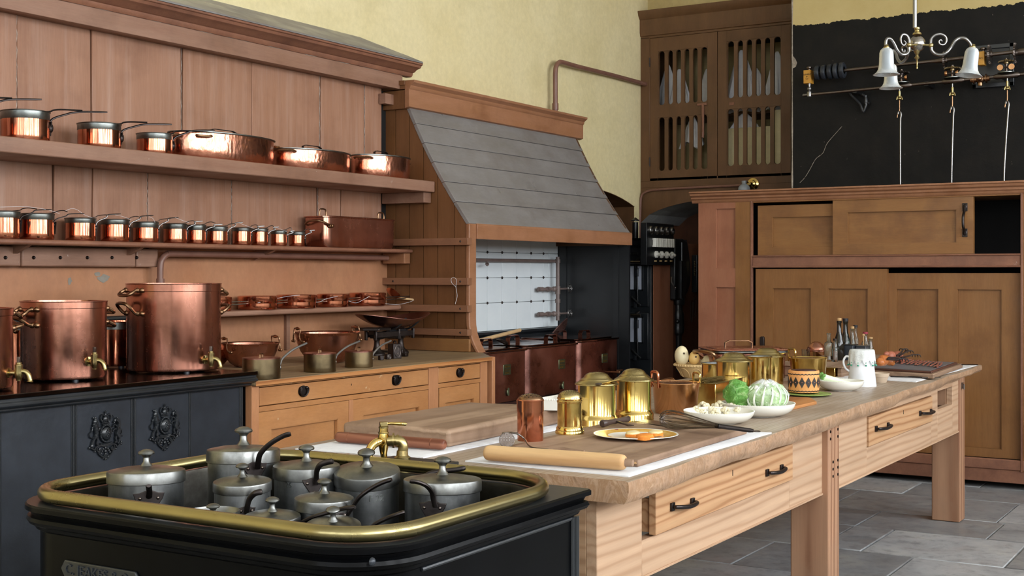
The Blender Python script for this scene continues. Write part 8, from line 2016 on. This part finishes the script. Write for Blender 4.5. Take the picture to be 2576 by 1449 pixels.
for k_, (u, v) in enumerate(((2268, 183), (2396, 172), (2532, 155))):
    c_ = gp_(u, v); gearwheel(c_, 20*gk, 3.5*gk, 20, Matrix.Identity(4), M['bronze'] if k_ else M['iron'], 'flat_gear')
    vs = 238-(u-2040)*.0964
    zb = gp_(u, vs-7).z
    MB().lathe([(0, 0), (20*gk, 0), (20*gk, 1.5*gk), (0, 2*gk)], 24, c=(c_.x, c_.y, zb)).build('base_disc', M['tinrim'], sp)
    MB().tube([(c_.x, c_.y, zb), (c_.x, c_.y, c_.z+8*gk)], 3*gk, 10).build('pinion_post', M['gear'], sp)
    zr = zb+(c_.z-zb)*.48
    for s in (-1, 1):
        yy = c_.y-s*13*gk
        MB().lathe([(0, -3*gk), (7*gk, -3*gk), (7.6*gk, 0), (7*gk, 3*gk), (0, 3*gk)], 18, M=tr(c_.x-.02, yy, zr) @ (rot('X', 90) if k_ != 2 else rot('Y', 90))).build('bronze_roller', M['rosebrass'], sp)
    MB().tube([(c_.x-.02, c_.y-14*gk, zr), (c_.x-.02, c_.y+14*gk, zr)], 1.6*gk, 8).build('roller_axle', M['gear'], sp)
# end blocks
def oilbox(u0, u1, v0, v1, txt, post=True):
    a, b_ = gp_(u0, v0), gp_(u1, v1); 
    o = MB().box(XG-.03, b_.y, b_.z, XG+.05, a.y, a.z).build('lettered_block', M['amberbox'], sp, bevel=.003)
    text('lettering', txt, 5.5*gk, M['dark'], o, tr(XG-.031, (a.y+b_.y)/2, (a.z+b_.z)/2) @ FACE_X, .0006)
    m_ = (u0+u1)/2+3
    t_ = gp_(m_, v0); MB().lathe([(0, 0), (3*gk, 0), (3*gk, 4*gk), (7*gk, 6*gk), (7.5*gk, 9*gk), (5*gk, 11*gk), (0, 11*gk)], 16, c=(t_.x, t_.y, t_.z)).build('oil_cap', M['gear'], sp)
    if post:
        t2 = gp_(m_, v1); zq = gp_(m_, 238).z
        MB().lathe([(6*gk, zq-5*gk), (6.5*gk, zq), (6*gk, zq+7*gk), (3*gk, zq+9*gk), (5.5*gk, zq+14*gk), (5.5*gk, zq+17*gk), (3*gk, zq+20*gk), (4*gk, t2.z)], 16, c=(t2.x, t2.y, 0)).tube([gp_(2020, 240), gp_(2048, 237)], 4*gk, 10).build('end_post', M['steel'], sp)
M['amberbox'] = plain('ochre_enamel_block', 'b07a24', .5, 0, 'bd8a34', 12)
oilbox(2024, 2042, 178, 210, 'CLEMENT\n&\nCo', True)
oilbox(2463, 2478, 131, 164, '& C', False)
c_ = gp_(2466, 199)
MB().ball(c_, 11*gk, 16).tube([c_+ax_d*22*gk, c_-ax_d*22*gk], 7*gk, 14).tube([c_+ax_d*16*gk, c_+ax_d*13*gk], 11*gk, 14).tube([c_-ax_d*16*gk, c_-ax_d*13*gk], 11*gk, 14).tube([c_, c_-Vector((0, 0, 16*gk))], 6*gk, 12).ball(c_+Vector((-9*gk, 0, 0)), 6*gk, 12).build('joint_casting', M['bronzeh'], sp)
# wall brackets holding the shafts
for (u, v) in ((2150, 228), (2330, 210), (2520, 190)):
    q = gp_(u, v); MB().box(q.x, q.y-.015, q.z-.015, XBR-.001, q.y+.015, q.z+.015).build('wall_stay', M['blackpaint'], sp)
for (u, v) in ((2200, 170), (2420, 147)):
    q = gp_(u, v); MB().box(q.x, q.y-.012, q.z-.012, XBR-.001, q.y+.012, q.z+.012).build('wall_stay', M['blackpaint'], sp)
# cast bracket under the lower shaft
bk = thing('iron_bracket', 'black cast-iron corner bracket under the left part of the lower shaft', 'bracket', gp_(2160, 255))
b = MB()
for pts in ([(2135, 228), (2142, 240), (2155, 252), (2165, 264), (2170, 278), (2174, 282)], [(2138, 229), (2158, 234), (2176, 242), (2180, 256), (2177, 270), (2172, 281)], [(2174, 258), (2187, 260)], [(2178, 240), (2178, 262)]):
    b.tube(catmull([gp_(u, v, 10.08) for u, v in pts], 4), 3.6*gk, 8)
b.tube([gp_(2138, 229, 10.02), gp_(2138, 229, 10.14)], 4*gk, 8).build('bracket_casting', M['black'], bk)
# dark framed panel behind the right gears
fr = thing('framed_panel', 'black framed wooden panel on the chimney breast behind the right-hand gears', 'panel', gp_(2500, 165, 10.1))
a, b_ = gp_(2447, 117, XBR), gp_(2553, 217, XBR)
MB().box(XBR-.02, b_.y, b_.z, XBR-.001, a.y, a.z+.0).build('panel_board', M['blackpaint'], fr)
b = MB(); w = .035
for q in ((b_.y, a.y, a.z-w, a.z), (b_.y, a.y, b_.z, b_.z+w), (b_.y, b_.y+w, b_.z, a.z), (a.y-w, a.y, b_.z, a.z)): b.box(XBR-.035, q[0], q[2], XBR-.018, q[1], q[3])
b.build('panel_frame', M['black'], fr, bevel=.005)
# hanging hooks and rods
for k_, (u, vt, vm, ub, vb_, lab) in enumerate(((2263, 215, 283, 2265, 462, 'long thin steel rod with brass swivel and hook, leftmost of three hanging from the shaft'), (2396, 205, 271, 2394, 458, 'long thin steel rod with brass swivel and hook, middle one hanging from the shaft'), (2534, 190, 257, 2526, 448, 'long thin steel rod with brass swivel and hook, rightmost one hanging from the shaft'))):
    t = thing('hanging_rod', lab, 'hanging rod', gp_(u, vt), 0, 'hooked rods hanging from the lower shaft')
    g2 = lambda a, b_: gp_(a, b_, XG-.0)
    MB().tube([g2(u, vt), g2(u, vt+18)], 2*gk, 8).build('swivel_link', M['steel'], t)
    MB().tube([g2(u, vt+14), g2(u, vt+19), g2(u, vt+28)], [3*gk, 3.4*gk, 2.4*gk], 10).ball(g2(u, vt+33), 4.6*gk, 10).tube(catmull([g2(u-7, vt+36), g2(u-5, vt+29), g2(u, vt+26), g2(u+5, vt+29), g2(u+7, vt+36)], 4), 1.8*gk, 8).build('brass_swivel', M['brassold'], t)
    MB().tube(catmull([g2(u, vt+34), g2(u, vm-8), g2(u-1, vm-2), g2(u-5, vm+6), g2(u-6, vm+13)], 5), 1.7*gk, 8).build('hook', M['bronzeh'], t)
    MB().tube(catmull([g2(u-4, vm+4), g2(u-2, vm-2), g2(u+3, vm), g2(u+4, vm+8), g2(u+2.5, vm+22), g2(u+(ub-u)*.5+1, (vm+vb_)/2), g2(ub, vb_), g2(ub, vb_+100)], 6), 2.3*gk, 8).build('rod', M['steel'], t)
